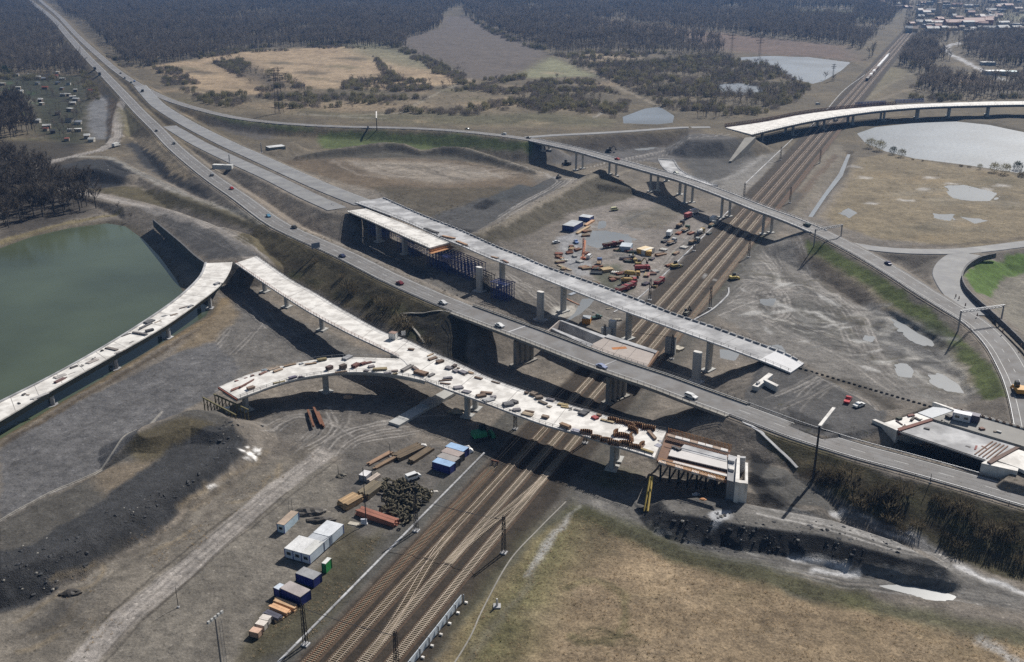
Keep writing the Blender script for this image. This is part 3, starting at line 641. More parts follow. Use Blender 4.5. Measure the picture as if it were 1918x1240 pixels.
# wet patches and water films in the churned ground, pale greys painting in their glint
for k in range(70):
    if k < 40: x = R.uniform(1380, 1740); y = 480 + (x - 1370) * .42 + R.uniform(0, 110)
    elif k < 55: x, y = R.uniform(1040, 1330), R.uniform(400, 560)
    else: x = R.uniform(1150, 1880); y = 985 + (x - 1150) * .17 + R.uniform(-8, 14)
    r_ = R.uniform(8, 26); sl = R.uniform(-.25, .55); poly([(x - r_, y - r_ * sl), (x - r_ * .3, y - r_ * (.3 * sl + .13)), (x + r_, y + r_ * (sl - .05)), (x + r_ * .8, y + r_ * (sl * .8 + .12)), (x - r_ * .2, y + r_ * .16)], R.choice([(.27,.268,.265),(.08,.078,.075),(.3,.297,.29),(.1,.095,.09),(.085,.08,.076)]), .6, .9, wet=.8)
lum = C.mean(1, keepdims=True); C = C / lum * .15 * (lum / .15) ** 1.45 * .8
def build_ground():
    nr, nc = GX.shape
    v = np.stack([FX, FY, GZ.ravel()], 1).astype(np.float32)
    a = (np.arange(nr - 1)[:, None] * nc + np.arange(nc - 1)[None, :]).ravel()
    q = np.stack([a, a + 1, a + nc + 1, a + nc], 1).astype(np.int32)
    me = bpy.data.meshes.new('ground')
    me.vertices.add(len(v)); me.vertices.foreach_set('co', v.ravel())
    me.loops.add(q.size); me.loops.foreach_set('vertex_index', q.ravel())
    me.polygons.add(len(q)); me.polygons.foreach_set('loop_start', np.arange(0, q.size, 4, dtype=np.int32))
    me.polygons.foreach_set('use_smooth', np.ones(len(q), bool))
    me.update(calc_edges=True)
    at = me.attributes.new('soil', 'FLOAT_COLOR', 'POINT')
    at.data.foreach_set('color', np.concatenate([np.clip(C, .008, .9), np.ones((len(C), 1))], 1).astype(np.float32).ravel())
    at = me.attributes.new('cover', 'FLOAT_COLOR', 'POINT')
    at.data.foreach_set('color', np.stack([VEG, ROCK, WET, np.ones(len(VEG))], 1).astype(np.float32).ravel())
    m, nt, b = _new('ground_soil'); n, l = nt.nodes, nt.links
    ac = n.new('ShaderNodeAttribute'); ac.attribute_name = 'soil'
    av = n.new('ShaderNodeAttribute'); av.attribute_name = 'cover'
    sep = n.new('ShaderNodeSeparateColor'); l.new(av.outputs['Color'], sep.inputs[0])
    geo = n.new('ShaderNodeNewGeometry')
    def noise(s, d=5, r=.6, vec=None):
        t = n.new('ShaderNodeTexNoise'); t.inputs['Scale'].default_value = s; t.inputs['Detail'].default_value = d; t.inputs['Roughness'].default_value = r
        l.new(vec or geo.outputs['Position'], t.inputs['Vector']); return t.outputs[0]
    def rng(x, a0, a1, b0, b1):
        t = n.new('ShaderNodeMapRange'); t.inputs[1].default_value = a0; t.inputs[2].default_value = a1
        for i, v_ in ((3, b0), (4, b1)):
            if isinstance(v_, float) or isinstance(v_, int): t.inputs[i].default_value = v_
            else: l.new(v_, t.inputs[i])
        l.new(x, t.inputs[0]); return t.outputs[0]
    def mth(op, x, y):
        t = n.new('ShaderNodeMath'); t.operation = op
        for i, v_ in ((0, x), (1, y)):
            if isinstance(v_, (int, float)): t.inputs[i].default_value = v_
            else: l.new(v_, t.inputs[i])
        return t.outputs[0]
    nf, nm, nl = noise(1.6, 6, .75), noise(.35, 5, .65), noise(.07, 4, .6)
    # soil: fine clods and pebbles; plants: stronger tufted mottling
    vs = n.new('ShaderNodeTexVoronoi'); vs.inputs['Scale'].default_value = .75; l.new(geo.outputs['Position'], vs.inputs['Vector'])
    sc = n.new('ShaderNodeSeparateColor'); l.new(vs.outputs['Color'], sc.inputs[0])
    speck = mth('MULTIPLY', rng(vs.outputs['Distance'], .1, .38, 1.0, 0.0), rng(sc.outputs[0], .84, .86, 0.0, .65))
    pit = mth('MULTIPLY', rng(vs.outputs['Distance'], .1, .4, 1.0, 0.0), rng(sc.outputs[1], .8, .82, 0.0, .4))
    soil = mth('MULTIPLY', mth('MULTIPLY', rng(nf, .32, .68, .66, 1.36), mth('MULTIPLY', rng(nm, .32, .68, .78, 1.24), rng(nl, .35, .65, .9, 1.12))), mth('SUBTRACT', mth('ADD', 1.0, speck), pit))
    vegv = mth('MULTIPLY', rng(nf, .32, .68, .45, 1.55), mth('MULTIPLY', rng(nm, .3, .7, .7, 1.3), rng(nl, .3, .7, .8, 1.2)))
    vor = n.new('ShaderNodeTexVoronoi'); vor.inputs['Scale'].default_value = 4.0; l.new(geo.outputs['Position'], vor.inputs['Vector'])
    rockv = mth('MULTIPLY', rng(vor.outputs['Distance'], 0.0, .8, 1.35, .7), mth('MULTIPLY', rng(nf, .35, .75, .65, 1.6), rng(nm, .3, .7, .7, 1.35)))
    def lerp(x, y, f):
        return mth('ADD', mth('MULTIPLY', x, mth('SUBTRACT', 1.0, f)), mth('MULTIPLY', y, f))
    fac = lerp(lerp(soil, vegv, sep.outputs[0]), rockv, sep.outputs[1])
    mx = n.new('ShaderNodeVectorMath'); mx.operation = 'SCALE'; l.new(ac.outputs['Color'], mx.inputs[0]); l.new(fac, mx.inputs['Scale'])
    l.new(mx.outputs[0], b.inputs['Base Color'])
    l.new(rng(sep.outputs[2], 0.0, 1.0, .95, .3), b.inputs['Roughness'])
    b.inputs['Specular IOR Level'].default_value = .25
    hgt = mth('ADD', mth('ADD', mth('MULTIPLY', nf, .25), mth('MULTIPLY', nm, .5)), mth('MULTIPLY', mth('MULTIPLY', vor.outputs['Distance'], sep.outputs[1]), -.2))
    bp = n.new('ShaderNodeBump'); bp.inputs['Strength'].default_value = .9; bp.inputs['Distance'].default_value = .8
    l.new(hgt, bp.inputs['Height']); l.new(bp.outputs[0], b.inputs['Normal'])
    me.materials.append(m)
    structure(link('ground', me))
build_ground()

# ------------------------------------------------------------------ water
def water_mat(name, deep, rough=.08, wave=.35, wscale=.5, dist=.06):
    m, nt, b = _new(name); n, l = nt.nodes, nt.links
    geo = n.new('ShaderNodeNewGeometry')
    t = n.new('ShaderNodeTexNoise'); t.inputs['Scale'].default_value = .012; t.inputs['Detail'].default_value = 5
    l.new(geo.outputs['Position'], t.inputs['Vector'])
    mm = n.new('ShaderNodeMix'); mm.data_type = 'RGBA'; mm.inputs['A'].default_value = rgba(deep); mm.inputs['B'].default_value = rgba([x * 1.5 for x in deep])
    r = n.new('ShaderNodeMapRange'); r.inputs[1].default_value = .4; r.inputs[2].default_value = .6
    l.new(t.outputs[0], r.inputs[0]); l.new(r.outputs[0], mm.inputs['Factor']); l.new(mm.outputs['Result'], b.inputs['Base Color'])
    b.inputs['Roughness'].default_value = rough; b.inputs['IOR'].default_value = 1.33; b.inputs['Specular IOR Level'].default_value = .5
    w = n.new('ShaderNodeTexNoise'); w.inputs['Scale'].default_value = wscale; w.inputs['Detail'].default_value = 4
    l.new(geo.outputs['Position'], w.inputs['Vector'])
    bp = n.new('ShaderNodeBump'); bp.inputs['Strength'].default_value = wave; bp.inputs['Distance'].default_value = dist
    l.new(w.outputs[0], bp.inputs['Height']); l.new(bp.outputs[0], b.inputs['Normal'])
    MATS[name] = m; return m
M_LAKEG = water_mat('green_lake_water', (.058, .072, .045), .14, .5, .6, .07)
M_LAKEB = water_mat('silver_lake_water', (.11, .13, .155), .5, .8, .3, .2)
M_PUD = water_mat('puddle_water', (.17, .178, .185), .3, .15, 1.0, .02)
def sheet(name, pts, z, m, wig=0.0, grow=0.0):
    w = np.array([P(a, b, z) for a, b in pts]); w = resample(np.vstack([w, w[:1]]), 140)[:-1] if wig else w
    if wig:
        c = w[:, :2].mean(0); d = w[:, :2] - c; r_ = np.linalg.norm(d, axis=1); a_ = np.arctan2(d[:, 1], d[:, 0])      # ragged rim, pushed in and out from the middle
        k_ = 1 + wig * (.42 * fbm(np.cos(a_) * 2.2 + c[0], np.sin(a_) * 2.2 + c[1], 5, 5)); w[:, :2] = c + d * k_[:, None]
    if grow:
        c = w[:, :2].mean(0); d = w[:, :2] - c; w[:, :2] += d / (np.linalg.norm(d, axis=1)[:, None] + 1e-6) * grow
    mb = MB(); mb.add([(x, y, z) for x, y, _ in w], [tuple(range(len(w)))])
    me = mb.mesh(name); me.materials.append(m); me.update()
    o = link(name, me); structure(o); return o
sheet('lake', LAKE_L, -1.3, M_LAKEG, grow=4)
sheet('lake', LAKE_R, -1.2, M_LAKEB, grow=5); sheet('lake', LAKE_F, -1.0, M_LAKEB, grow=6); sheet('pond', POND, -.7, M_LAKEB, grow=4); sheet('pond', POND2, -.5, M_LAKEB, grow=4)
for p, z in zip(PUDS, PUDZ): sheet('puddle', p, z + .06, M_PUD, 0 if p[0] == (1090, 560) else 1.0, grow=.3)
sheet('ditch_water', [(1587,289),(1593,289),(1578,330),(1548,368),(1522,407),(1513,407),(1541,366),(1571,325)], -1.2, M_LAKEB)
# ------------------------------------------------------------------ roads
def road(name, pts, width, m, n=90, marks=None, guard=None, th=.6):
    path = resample(W(pts), n); h = width / 2
    mb = MB(); mb.sweep(path, [(-h, 0), (h, 0), (h + .5, -th), (-h - .5, -th)])
    o = structure(mb.build(name, m))
    if marks:
        for offs, wd, dash in marks:
            q = MB(); p = path + np.array([0, 0, .03])
            L = np.r_[0, np.cumsum(np.linalg.norm(np.diff(p[:, :2], axis=0), axis=1))]
            if dash is None: q.sweep(p, [(offs - wd / 2, 0), (offs + wd / 2, 0)], close=False)
            else:
                s = 0
                while s < L[-1] - dash[0]:
                    u = np.linspace(s, s + dash[0], 3); seg = np.stack([np.interp(u, L, p[:, k]) for k in range(3)], 1)
                    q.sweep(seg, [(offs - wd / 2, 0), (offs + wd / 2, 0)], close=False); s += dash[0] + dash[1]
            q.build('lane_marking', M_WHITE, o)
    return o, path
def side_rail(name, path, off, label, cat, m=M_STEEL, h=.75, post=4.0, rails=((.6, .3),), group=None, pw=.12):
    """posts and rails along a path at an offset; one thing with two parts"""
    p = np.asarray(path); t = np.gradient(p[:, :2], axis=0); t /= np.linalg.norm(t, axis=1)[:, None] + 1e-9
    q = p.copy(); q[:, 0] += t[:, 1] * off; q[:, 1] -= t[:, 0] * off
    L = np.r_[0, np.cumsum(np.linalg.norm(np.diff(q[:, :2], axis=0), axis=1))]
    e = empty(name, tuple(q[0]), 0, label, cat, group); o = np.array(q[0])
    mb = MB()
    for s in np.arange(0, L[-1], post):
        x, y, z = (np.interp(s, L, q[:, k]) - o[k] for k in range(3)); mb.box((x, y, z + h / 2), (pw, pw, h))
    mb.build('posts', m, e)
    for zc, hh in rails:
        MB().sweep(q - o, [(-.05, zc - hh / 2), (.05, zc - hh / 2), (.05, zc + hh / 2), (-.05, zc + hh / 2)]).build('rail', m, e)
    return e
LANE = [(-4.4, .25, None), (4.4, .25, None), (0, .2, (4, 8))]
o, pw_ = road('old_motorway', OLD_W, 10.4, M_ASPH, 160, LANE)
side_rail('guard_rail', pw_[30:], 5.6, 'long steel guard rail along the camera-facing verge of the western motorway approach', 'guard rail')
o, pe_ = road('old_motorway', OLD_E, 10.4, M_ASPH, 80, LANE)
side_rail('guard_rail', pe_, 5.6, 'steel guard rail above the bushy slope on the eastern motorway approach', 'guard rail')
side_rail('guard_rail', pe_, -5.6, 'steel guard rail between the eastern motorway approach and the unfinished beam decks', 'guard rail')
M_WEAR = mat('tyre_wear', (.155, .15, .148), .8, var=.2, scale=.5)
for nm, al, n_ in (('tyre_wear', OLD_W, 160), ('tyre_wear', OLD_E, 80)):
    q = resample(W(al), n_); q[:, 2] += .015
    for off in (-3.0, -1.3, 1.3, 3.0): structure(MB().sweep(q, [(off - .35, 0), (off + .35, 0)], close=False).build(nm, M_WEAR))
road('new_carriageway', NEW_A, 13, M_NEWRD, 90, [(-6.0, .2, None)])
road('new_carriageway', NEW_B, 11.5, M_NEWRD, 70)
road('exit_road', EXIT, 8.5, M_ASPH, 110, [(-3.6, .2, None), (3.6, .2, None), (0, .15, (3, 6))])
o, px_ = road('exit_road', EXE, 10.5, M_ASPH, 80, [(-3.9, .2, None), (3.2, .2, None), (0, .15, (3, 6))])
side_rail('guard_rail', px_, 5.6, 'steel guard rail above the green slope of the curving eastern exit road', 'guard rail')
road('slip_road', SLIP, 7, M_NEWRD, 50); road('loop_road', LOOP, 8.5, M_NEWRD, 60); road('loop_road', LOOP2, 12, M_NEWRD, 40)

# ------------------------------------------------------------------ bridges
def lerp(a, b, t): return a + (b - a) * t
def viaduct(name, Lp, Rp, n, label, top, th=1.9, fas=.55, inset=2.2, fm=M_FASC, kerb=.28, kerbw=.45, rail=(1, 1), railm=M_DARK, rh=1.05, post=3.0, cat='bridge', kerbm=None, seg=0):
    """deck strip between two edge lines; parts: deck, girder, edge_beam (two), railing"""
    L, Rr = resample(W(Lp), n), resample(W(Rp), n)
    o = (L[0] + Rr[0]) / 2; o = np.array([o[0], o[1], 0.0]); e = empty(name, tuple(o), 0, label, cat)
    L = L - o; Rr = Rr - o
    def strip(fr, close=True):
        vs, fs, k = [], [], len(fr)
        for a, b in zip(L, Rr):
            d = b - a; w = np.linalg.norm(d[:2])
            for f0, off, dz in fr:
                q = a + d * (f0 + off / w); vs.append((q[0], q[1], q[2] + dz))
        for i in range(n - 1):
            for j in range(k if close else k - 1):
                x, y = i * k + j, i * k + (j + 1) % k; fs.append((x, y, y + k, x + k))
        if close: fs += [tuple(range(k))[::-1], tuple(range((n - 1) * k, n * k))]
        return vs, fs
    MB().add(*strip([(0, 0, 0), (1, 0, 0), (1, 0, -fas), (1, -inset * .8, -fas - .25), (0, inset * .8, -fas - .25), (0, 0, -fas)])).build('deck', top, e)
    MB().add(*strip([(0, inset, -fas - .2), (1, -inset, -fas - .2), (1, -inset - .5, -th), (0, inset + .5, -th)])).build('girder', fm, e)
    if kerb:
        for f0, s in ((0, 1), (1, -1)):
            MB().add(*strip([(f0, -s * .06, -fas * .8), (f0, s * kerbw, .02), (f0, s * kerbw, kerb), (f0, -s * .06, kerb)])).build('edge_beam', kerbm or top, e)
    for f0, s, on in ((0, 1, rail[0]), (1, -1, rail[1])):
        if not on: continue
        line_ = np.array([a + (b - a) * (f0 + s * .2 / np.linalg.norm((b - a)[:2])) for a, b in zip(L, Rr)])
        S = np.r_[0, np.cumsum(np.linalg.norm(np.diff(line_[:, :2], axis=0), axis=1))]; mb = MB()
        for u in np.arange(.5, S[-1], post):
            x, y, z = (np.interp(u, S, line_[:, k]) for k in range(3)); mb.box((x, y, z + kerb + rh / 2), (.1, .1, rh))
        for zz in ((rh, rh * .55) if on == 1 else (rh,)):
            mb.sweep(line_, [(-.04, kerb + zz - .06), (.04, kerb + zz - .06), (.04, kerb + zz), (-.04, kerb + zz)])
        mb.build('railing', railm, e)
    return dict(e=e, o=o, L=L, R=Rr, n=n, th=th)
def pier(br, t, f=.5, w=2.6, d=1.5, m=M_CONCG, foot=True, shape='oval'):
    """column under a bridge at station fraction t and cross fraction f; a part of the bridge"""
    i = min(int(t * (br['n'] - 1)), br['n'] - 2); a, b = br['L'][i], br['R'][i]
    q = a + (b - a) * f; ang = heading(a, b)
    z1 = q[2] - br['th'] + .1; z0 = hz(q[0] + br['o'][0], q[1] + br['o'][1]) - .8
    mb = MB(); cs, sn = math.cos(ang), math.sin(ang)
    pts = [(math.copysign(abs(math.cos(k)) ** .6, math.cos(k)) * w / 2, math.copysign(abs(math.sin(k)) ** .6, math.sin(k)) * d / 2) for k in np.linspace(0, 2 * math.pi, 14, endpoint=False)]
    mb.prism([(q[0] + x * cs - y * sn, q[1] + x * sn + y * cs) for x, y in pts], z0, z1)
    if foot: mb.box((q[0], q[1], z0 + .75), (w + 1.8, d + 2, 1.1), ang)
    mb.build('pier', m, br['e'])
M_JOINT = mat('pour_joint', (.3, .285, .27), .85, var=.3)
def joints(br, every, wid=.16):
    for i in range(every, br['n'] - 1, every):
        a, b = br['L'][i], br['R'][i]; d = b - a; a, b = a + d * .05 + np.array([0, 0, .02]), b - d * .05 + np.array([0, 0, .02]); MB().bar(a, b, wid * R.uniform(.6, 1.4), .03).build('pour_joint', M_JOINT, br['e'])
# the old motorway bridge
DLO = [(x - 4, y - 11.5, z) for x, y, z in OLD_B]; DRO = [(x + 2, y + 19, z) for x, y, z in OLD_B]
cen = resample(W(OLD_B), 60); tt = np.gradient(cen[:, :2], axis=0); tt /= np.linalg.norm(tt, axis=1)[:, None]
def offset_px(path, off):   # offset world path; returned in world
    p = path.copy(); t = np.gradient(p[:, :2], axis=0); t /= np.linalg.norm(t, axis=1)[:, None]
    p[:, 0] += t[:, 1] * off; p[:, 1] -= t[:, 0] * off; return p
def viaduct_w(name, cl, wl_, wr_, n, label, top, **k):
    """viaduct from a world centre line"""
    global W
    old = W; W = lambda p: np.asarray(p)
    try: return viaduct(name, offset_px(cl, -wl_), offset_px(cl, wr_), n, label, top, **k)
    finally: W = old
ob = viaduct_w('motorway_bridge', cen, 6.4, 7.2, 60, 'old grey asphalt motorway bridge with dark railings carrying cars over the railway', M_ASPH, th=2.3, fas=.7, fm=M_CONCD, kerb=.3, kerbw=1.3, kerbm=M_CONCD, rail=(1, 1), post=2.6)
for off, wd, dash in LANE[:2]:
    MB().sweep(offset_px(cen, off) - ob['o'] + np.array([0, 0, .03]), [(-.14, 0), (.14, 0)], close=False).build('lane_marking', M_WHITE, ob['e'])
for t in (.245, .61):
    mb = MB(); i = int(t * 59); a = cen[i] - ob['o']; q = heading(ob['L'][i], ob['R'][i])
    mb.box((a[0], a[1], a[2] + .03), (9.6, .7, .04), q); mb.build('expansion_joint', M_CONCP, ob['e'])
for t in (.28, .64):
    for f in (.22, .42, .62, .82): pier(ob, t, f, 1.7, 1.7, M_CONCD)
for t in (.0, .985):       # abutment walls of the old bridge
    i = int(t * 59); a, b = ob['L'][i], ob['R'][i]; q = heading(a, b); c = (a + b) / 2
    MB().box((c[0], c[1], c[2] - 5.4), (15.2, 2.5, 7.6), q).build('abutment', M_CONCD, ob['e'])
side_rail('guard_rail', cen, -5.2, 'double steel guard rail on the far kerb of the old motorway bridge', 'guard rail', h=.8, rails=((.7, .28),))

# the upper new bridge
NL = [(718,370,12.6),(790,402,13),(861,430,13),(932,462,13),(970,476.5,13),(1020,498,13),(1126,535,13),(1197,561.6,13),(1260,586.5,12.9),(1330,610,12.7),(1400,635.5,12.4),(1467,660.6,12.1),(1506,681,12)]
NRr = [(665,379,12.6),(754,412.6,13),(825,444.5,13),(861,459,13),(914,482,13),(970,503,13),(1020,523,13),(1108,558,13),(1180,586.5,13),(1278,621.6,12.8),(1360,651,12.5),(1440,681,12.2),(1481,698,12)]
nb = viaduct('new_motorway_bridge', NL, NRr, 90, 'long pale new motorway bridge on slender columns, its deck bare and unpaved', M_CONCP, th=2.0, fas=.5, inset=2.5, fm=M_CONCG, kerb=.12, kerbw=.3, kerbm=mat('pale_edge', (.62,.62,.63), .7), rail=(2, 1), rh=1.1, post=3.2)
for px0, t0 in ((927, .33), (1036, .45), (1165, .6), (1316, .775)):
    best = min(range(90), key=lambda i: abs(959 + FPX * (nb['R'][i][0] + nb['o'][0]) / ((nb['R'][i][1] + nb['o'][1]) * CT + (CAMH - 8) * ST) - px0 - 6))
    pier(nb, best / 89, .72, 3.0, 1.7)
# parapet blocks: white dashes on the far edge of the deck
S = resample(nb['L'], 86); me = MB().box((0, 0, 0), (1, .45, .5)).mesh('parapet_block'); me.materials.append(M_CONCP)
for i in range(0, 84):
    a, b = S[i], S[i + 1]; q = lerp(a, b, .5); w = np.linalg.norm((b - a)[:2])
    o = link('parapet_block', me, nb['e'], (q[0], q[1] - .9, q[2] + .37), rz=heading(a, b)); o.scale = (w * .78, 1, 1)
a, b = nb['L'][-3], nb['R'][-3]; c = (a + b) / 2
MB().box((c[0], c[1], c[2] - 3.6), (11.5, 2.2, 3.4), heading(a, b)).build('abutment', M_CONCG, nb['e'])
MB().add([tuple(nb[k][i] + np.array([0, 0, .06])) for k, i in (('L', -5), ('L', -1), ('R', -1), ('R', -5))], [(0, 3, 2, 1)]).build('fresh_end_slab', mat('light_slab', (.6,.6,.62), .7, var=.08), nb['e'])
a, b = nb['L'][2], nb['R'][2]; c = (a + b) / 2
MB().box((c[0], c[1], c[2] - 4), (13.5, 2.4, 4.5), heading(a, b)).build('abutment', M_CONCG, nb['e'])

# free-standing columns waiting for the second deck
def column(px, top, base, w, d, label, group=None):
    g = g1(px, base); s = FPX / ((g.y) * CT + (CAMH - g.z) * ST)
    hgt = (base - top) / (s * math.cos(math.atan2(CAMH, g.y)))
    e = empty('bridge_column', g, math.radians(-38), label, 'column', group)
    pts = [(math.copysign(abs(math.cos(k)) ** .6, math.cos(k)) * w / 2, math.copysign(abs(math.sin(k)) ** .6, math.sin(k)) * d / 2) for k in np.linspace(0, 2 * math.pi, 16, endpoint=False)]
    MB().prism(pts, -.5, hgt).build('shaft', M_CONCG, e); MB().prism([(x * .96, y * .96) for x, y in pts], hgt, hgt + .12).build('cap', M_CONC, e)
    MB().box((0, 0, .15), (w + 2, d + 2, .7)).build('footing', M_CONCP, e)
    return e
column(898, 501, 546, 3.2, 2, 'free-standing concrete bridge column rising out of the blue falsework towers', 'free-standing columns of the missing deck')
column(1012, 547, 600, 3.2, 2, 'tall free-standing concrete column between the old motorway and the new bridge, west of the railway', 'free-standing columns of the missing deck')
column(1146, 601, 640, 3.2, 2, 'free-standing concrete column beside the railway behind the concrete rail tunnel slab', 'free-standing columns of the missing deck')
column(1303, 660, 716, 3.2, 2, 'free-standing concrete column east of the railway behind the old motorway bridge', 'free-standing columns of the missing deck')

# white casting span on falsework
CL = [(685,390.4,12.4),(725,406,12.5),(765,422,12.6),(805,438,12.7),(843,453.4,12.7)]; CR = [(649.5,395,12.4),(690,412,12.5),(728,429,12.6),(767,447,12.7),(804.8,464,12.7)]
cb = viaduct('casting_span', CL, CR, 26, 'bright white freshly cast bridge span with orange formwork at its open end', M_CONC, th=2.2, fas=.6, inset=1.4, fm=M_DARK, kerb=.0, rail=(1, 1), railm=M_DARK, rh=1.1, post=2.5)
WOODO = mat('orange_formwork', (.42,.2,.085), .75, var=.3, scale=1.5)
a, b = cb['L'][-1], cb['R'][-1]; c = (a + b) / 2; q = heading(a, b); nrm = np.array([math.sin(q), -math.cos(q), 0])
if nrm[1] > 0: nrm = -nrm
d2 = np.linalg.norm((b - a)[:2])
for k in range(3): MB().box(tuple(c + nrm * (-.2 + .3 * k) + np.array([0, 0, -.75 - .55 * k])), (d2 + .8 - k * .5, .25, .5), q).build('formwork_board', WOODO, cb['e'])
MB().box(tuple(c + nrm * 1.2 + np.array([0, 0, -2.3])), (d2 + 2, 2.6, .15), q).build('formwork_platform', WOODO, cb['e'])
for f in (.3, .62): pier(cb, f, .5, 3.0, 1.8)
BLUE = mat('blue_scaffold', (.03, .055, .22), .6, var=.25)
def falsework(px0, py0, px1, py1, width, h, label, nb_=6, m=BLUE, group=None):
    """scaffold tower row: standards, ledgers and braces between two ground points"""
    A, B = g1(px0, py0), g1(px1, py1); d = B - A; L = d.length; rz = math.atan2(d.y, d.x)
    e = empty('falsework_tower', A, rz, label, 'scaffold', group)
    st = MB(); lg = MB(); nx = nb_; ny = max(2, int(width / 1.6) + 1)
    for i in range(nx):
        for j in range(ny):
            x, y = L * i / (nx - 1), width * j / (ny - 1); st.bar((x, y, -.6), (x, y, h), .16)
    for k in range(int(h / 1.8) + 1):
        z = .4 + k * 1.8
        if z > h: break
        for j in range(ny): lg.bar((0, width * j / (ny - 1), z), (L, width * j / (ny - 1), z), .1)
        for i in range(nx): lg.bar((L * i / (nx - 1), 0, z), (L * i / (nx - 1), width, z), .1)
    br = MB()
    for i in range(nx - 1):
        for z in np.arange(.4, h - 1.8, 1.8): br.bar((L * i / (nx - 1), 0, z), (L * (i + 1) / (nx - 1), 0, z + 1.8), .08); br.bar((L * i / (nx - 1), width, z + 1.8), (L * (i + 1) / (nx - 1), width, z), .08)
    st.build('standards', m, e); lg.build('ledgers', m, e); br.build('braces', m, e)
    tp = MB()
    for j in range(ny): tp.bar((-.6, width * j / (ny - 1), h + .15), (L + .6, width * j / (ny - 1), h + .15), .3)
    tp.build('head_beams', m, e)
    return e
falsework(800, 497, 838, 515, 10, 8, 'dense blue falsework tower under the open end of the white casting span', 7)
falsework(846, 512, 880, 526, 9, 7.5, 'blue falsework frame standing clear beside the casting span with long timber runners', 6)
falsework(886, 540, 906, 548, 6, 7.5, 'grey-blue falsework cage wrapped round a concrete column', 5, M_DARK)
falsework(920, 558, 950, 566, 5.5, 7.5, 'short bright blue falsework tower at the foot of a new bridge column', 7)
falsework(690, 440, 720, 455, 8, 7, 'blue falsework in deep shade beneath the far half of the casting span', 5)
falsework(745, 468, 775, 482, 8, 7.2, 'blue falsework in deep shade beneath the middle of the casting span', 5)

# Y-shaped white ramp viaduct: trunk with north arm, and west arm
ZR = 10.0
TL = [(481,479.5,9.3),(542,522,9.5),(593,550.5,9.7),(640,579,9.8),(714,620,10),(758,635,10),(806,658,10),(860,681,10),(908,704,10),(963,725,10),(1025,746,10),(1099,768,10),(1170,789,10),(1248,808,10)]
TR = [(440,493,9.3),(501,535,9.5),(576,583,9.7),(644,620,9.9),(696,645,10),(749,671,10),(770,692,10),(800,714,10),(859,737,10),(895,750,10),(956,773,10),(1020,796,10),(1084,813.5,10),(1149,834,10),(1225,857.4,10)]
def ramp_edges(a, n): return resample(W(a), n)
NRM = 90
tl, tr = ramp_edges(TL, NRM), ramp_edges(TR, NRM)
yr = viaduct('ramp_viaduct', TL, TR, NRM, 'bright white unpaved ramp viaduct curving from the gravel head over the railway, littered with materials', M_CONC, th=2.0, fas=.5, inset=2.0, fm=M_CONCG, kerb=.1, kerbw=.25, kerbm=M_CONCP, rail=(1, 0), rh=1.1, post=3.0)
# railings of the trunk on its near side, split at the fork
def edge_rail(br, pts, part='railing', m=M_DARK, h=1.1, post=2.4, rails=(1.1, .6)):
    q = resample(W(pts), 60) - br['o']; S = np.r_[0, np.cumsum(np.linalg.norm(np.diff(q[:, :2], axis=0), axis=1))]; mb = MB()
    for u in np.arange(.3, S[-1], post):
        x, y, z = (np.interp(u, S, q[:, k]) for k in range(3)); mb.box((x, y, z + h / 2), (.11, .11, h))
    for zz in rails: mb.sweep(q, [(-.04, zz - .07), (.04, zz - .07), (.04, zz), (-.04, zz)])
    mb.build(part, m, br['e'])
RUSTR = mat('red_oxide_rail', (.22, .075, .05), .8, var=.2)
edge_rail(yr, [(440.5,492,9.4),(501,534.5,9.6),(576,582.5,9.8),(644,619.5,10),(696,644.5,10.1),(747,670,10.1)], m=RUSTR)
edge_rail(yr, [(820,721,10.1),(859,736,10.1),(895,749.5,10.1),(956,772.5,10.1),(1020,795.5,10.1),(1084,813,10.1),(1149,833.5,10.1),(1224,857,10.1)])
for t, f in ((.09, .5), (.2, .5), (.33, .5), (.545, .42), (.545, .7), (.73, .35), (.73, .7), (.955, .4), (.955, .75)): pier(yr, t, f, 2.2, 1.7)
WL = [(749.5,671.5,10.04),(720,671,10.0),(696,670,9.95),(644.5,669,9.8),(589.7,674,9.5),(541,682.7,9.2),(501,691.6,8.9),(460.6,703,8.5),(410.6,724,8)]
WR = [(800,714.5,10.04),(778,709,10.0),(737,701,9.95),(696,697,9.9),(641,697,9.7),(606,701,9.5),(557.4,709,9.2),(517,720.6,8.9),(477,735,8.4),(446,746.5,8)]
wa = viaduct('ramp_viaduct', WR, WL, 50, 'white curved arm of the ramp viaduct ending in the air above a timber trestle', M_CONC, th=1.9, fas=.5, inset=1.6, fm=M_CONCG, kerb=.0, rail=(0, 0))
edge_rail(wa, [(819,721,10.1),(778,708.5,10.1),(737,700.5,10.05),(696,696.5,10),(641,696.5,9.8),(606,700.5,9.6),(557.4,708.5,9.3),(517,720,9),(477,734.5,8.5),(447,746,8.1)])
edge_rail(wa, [(749,671,10.1),(696,670,10),(644.5,669,9.9),(589.7,674,9.6),(541,682.7,9.3),(501,691.6,9),(460.6,703,8.6),(411,724,8.1)], m=M_STEEL, post=4, rails=(1.1,))
for t in (.5, .93): pier(wa, t, .45, 2.2, 1.7)
a, b = wa['L'][-1], wa['R'][-1]; c = (a + b) / 2
MB().box(tuple(c + np.array([-.3, -.2, -.45])), (np.linalg.norm((b - a)[:2]), .35, .6), heading(a, b)).build('end_formwork', RUSTR, wa['e'])

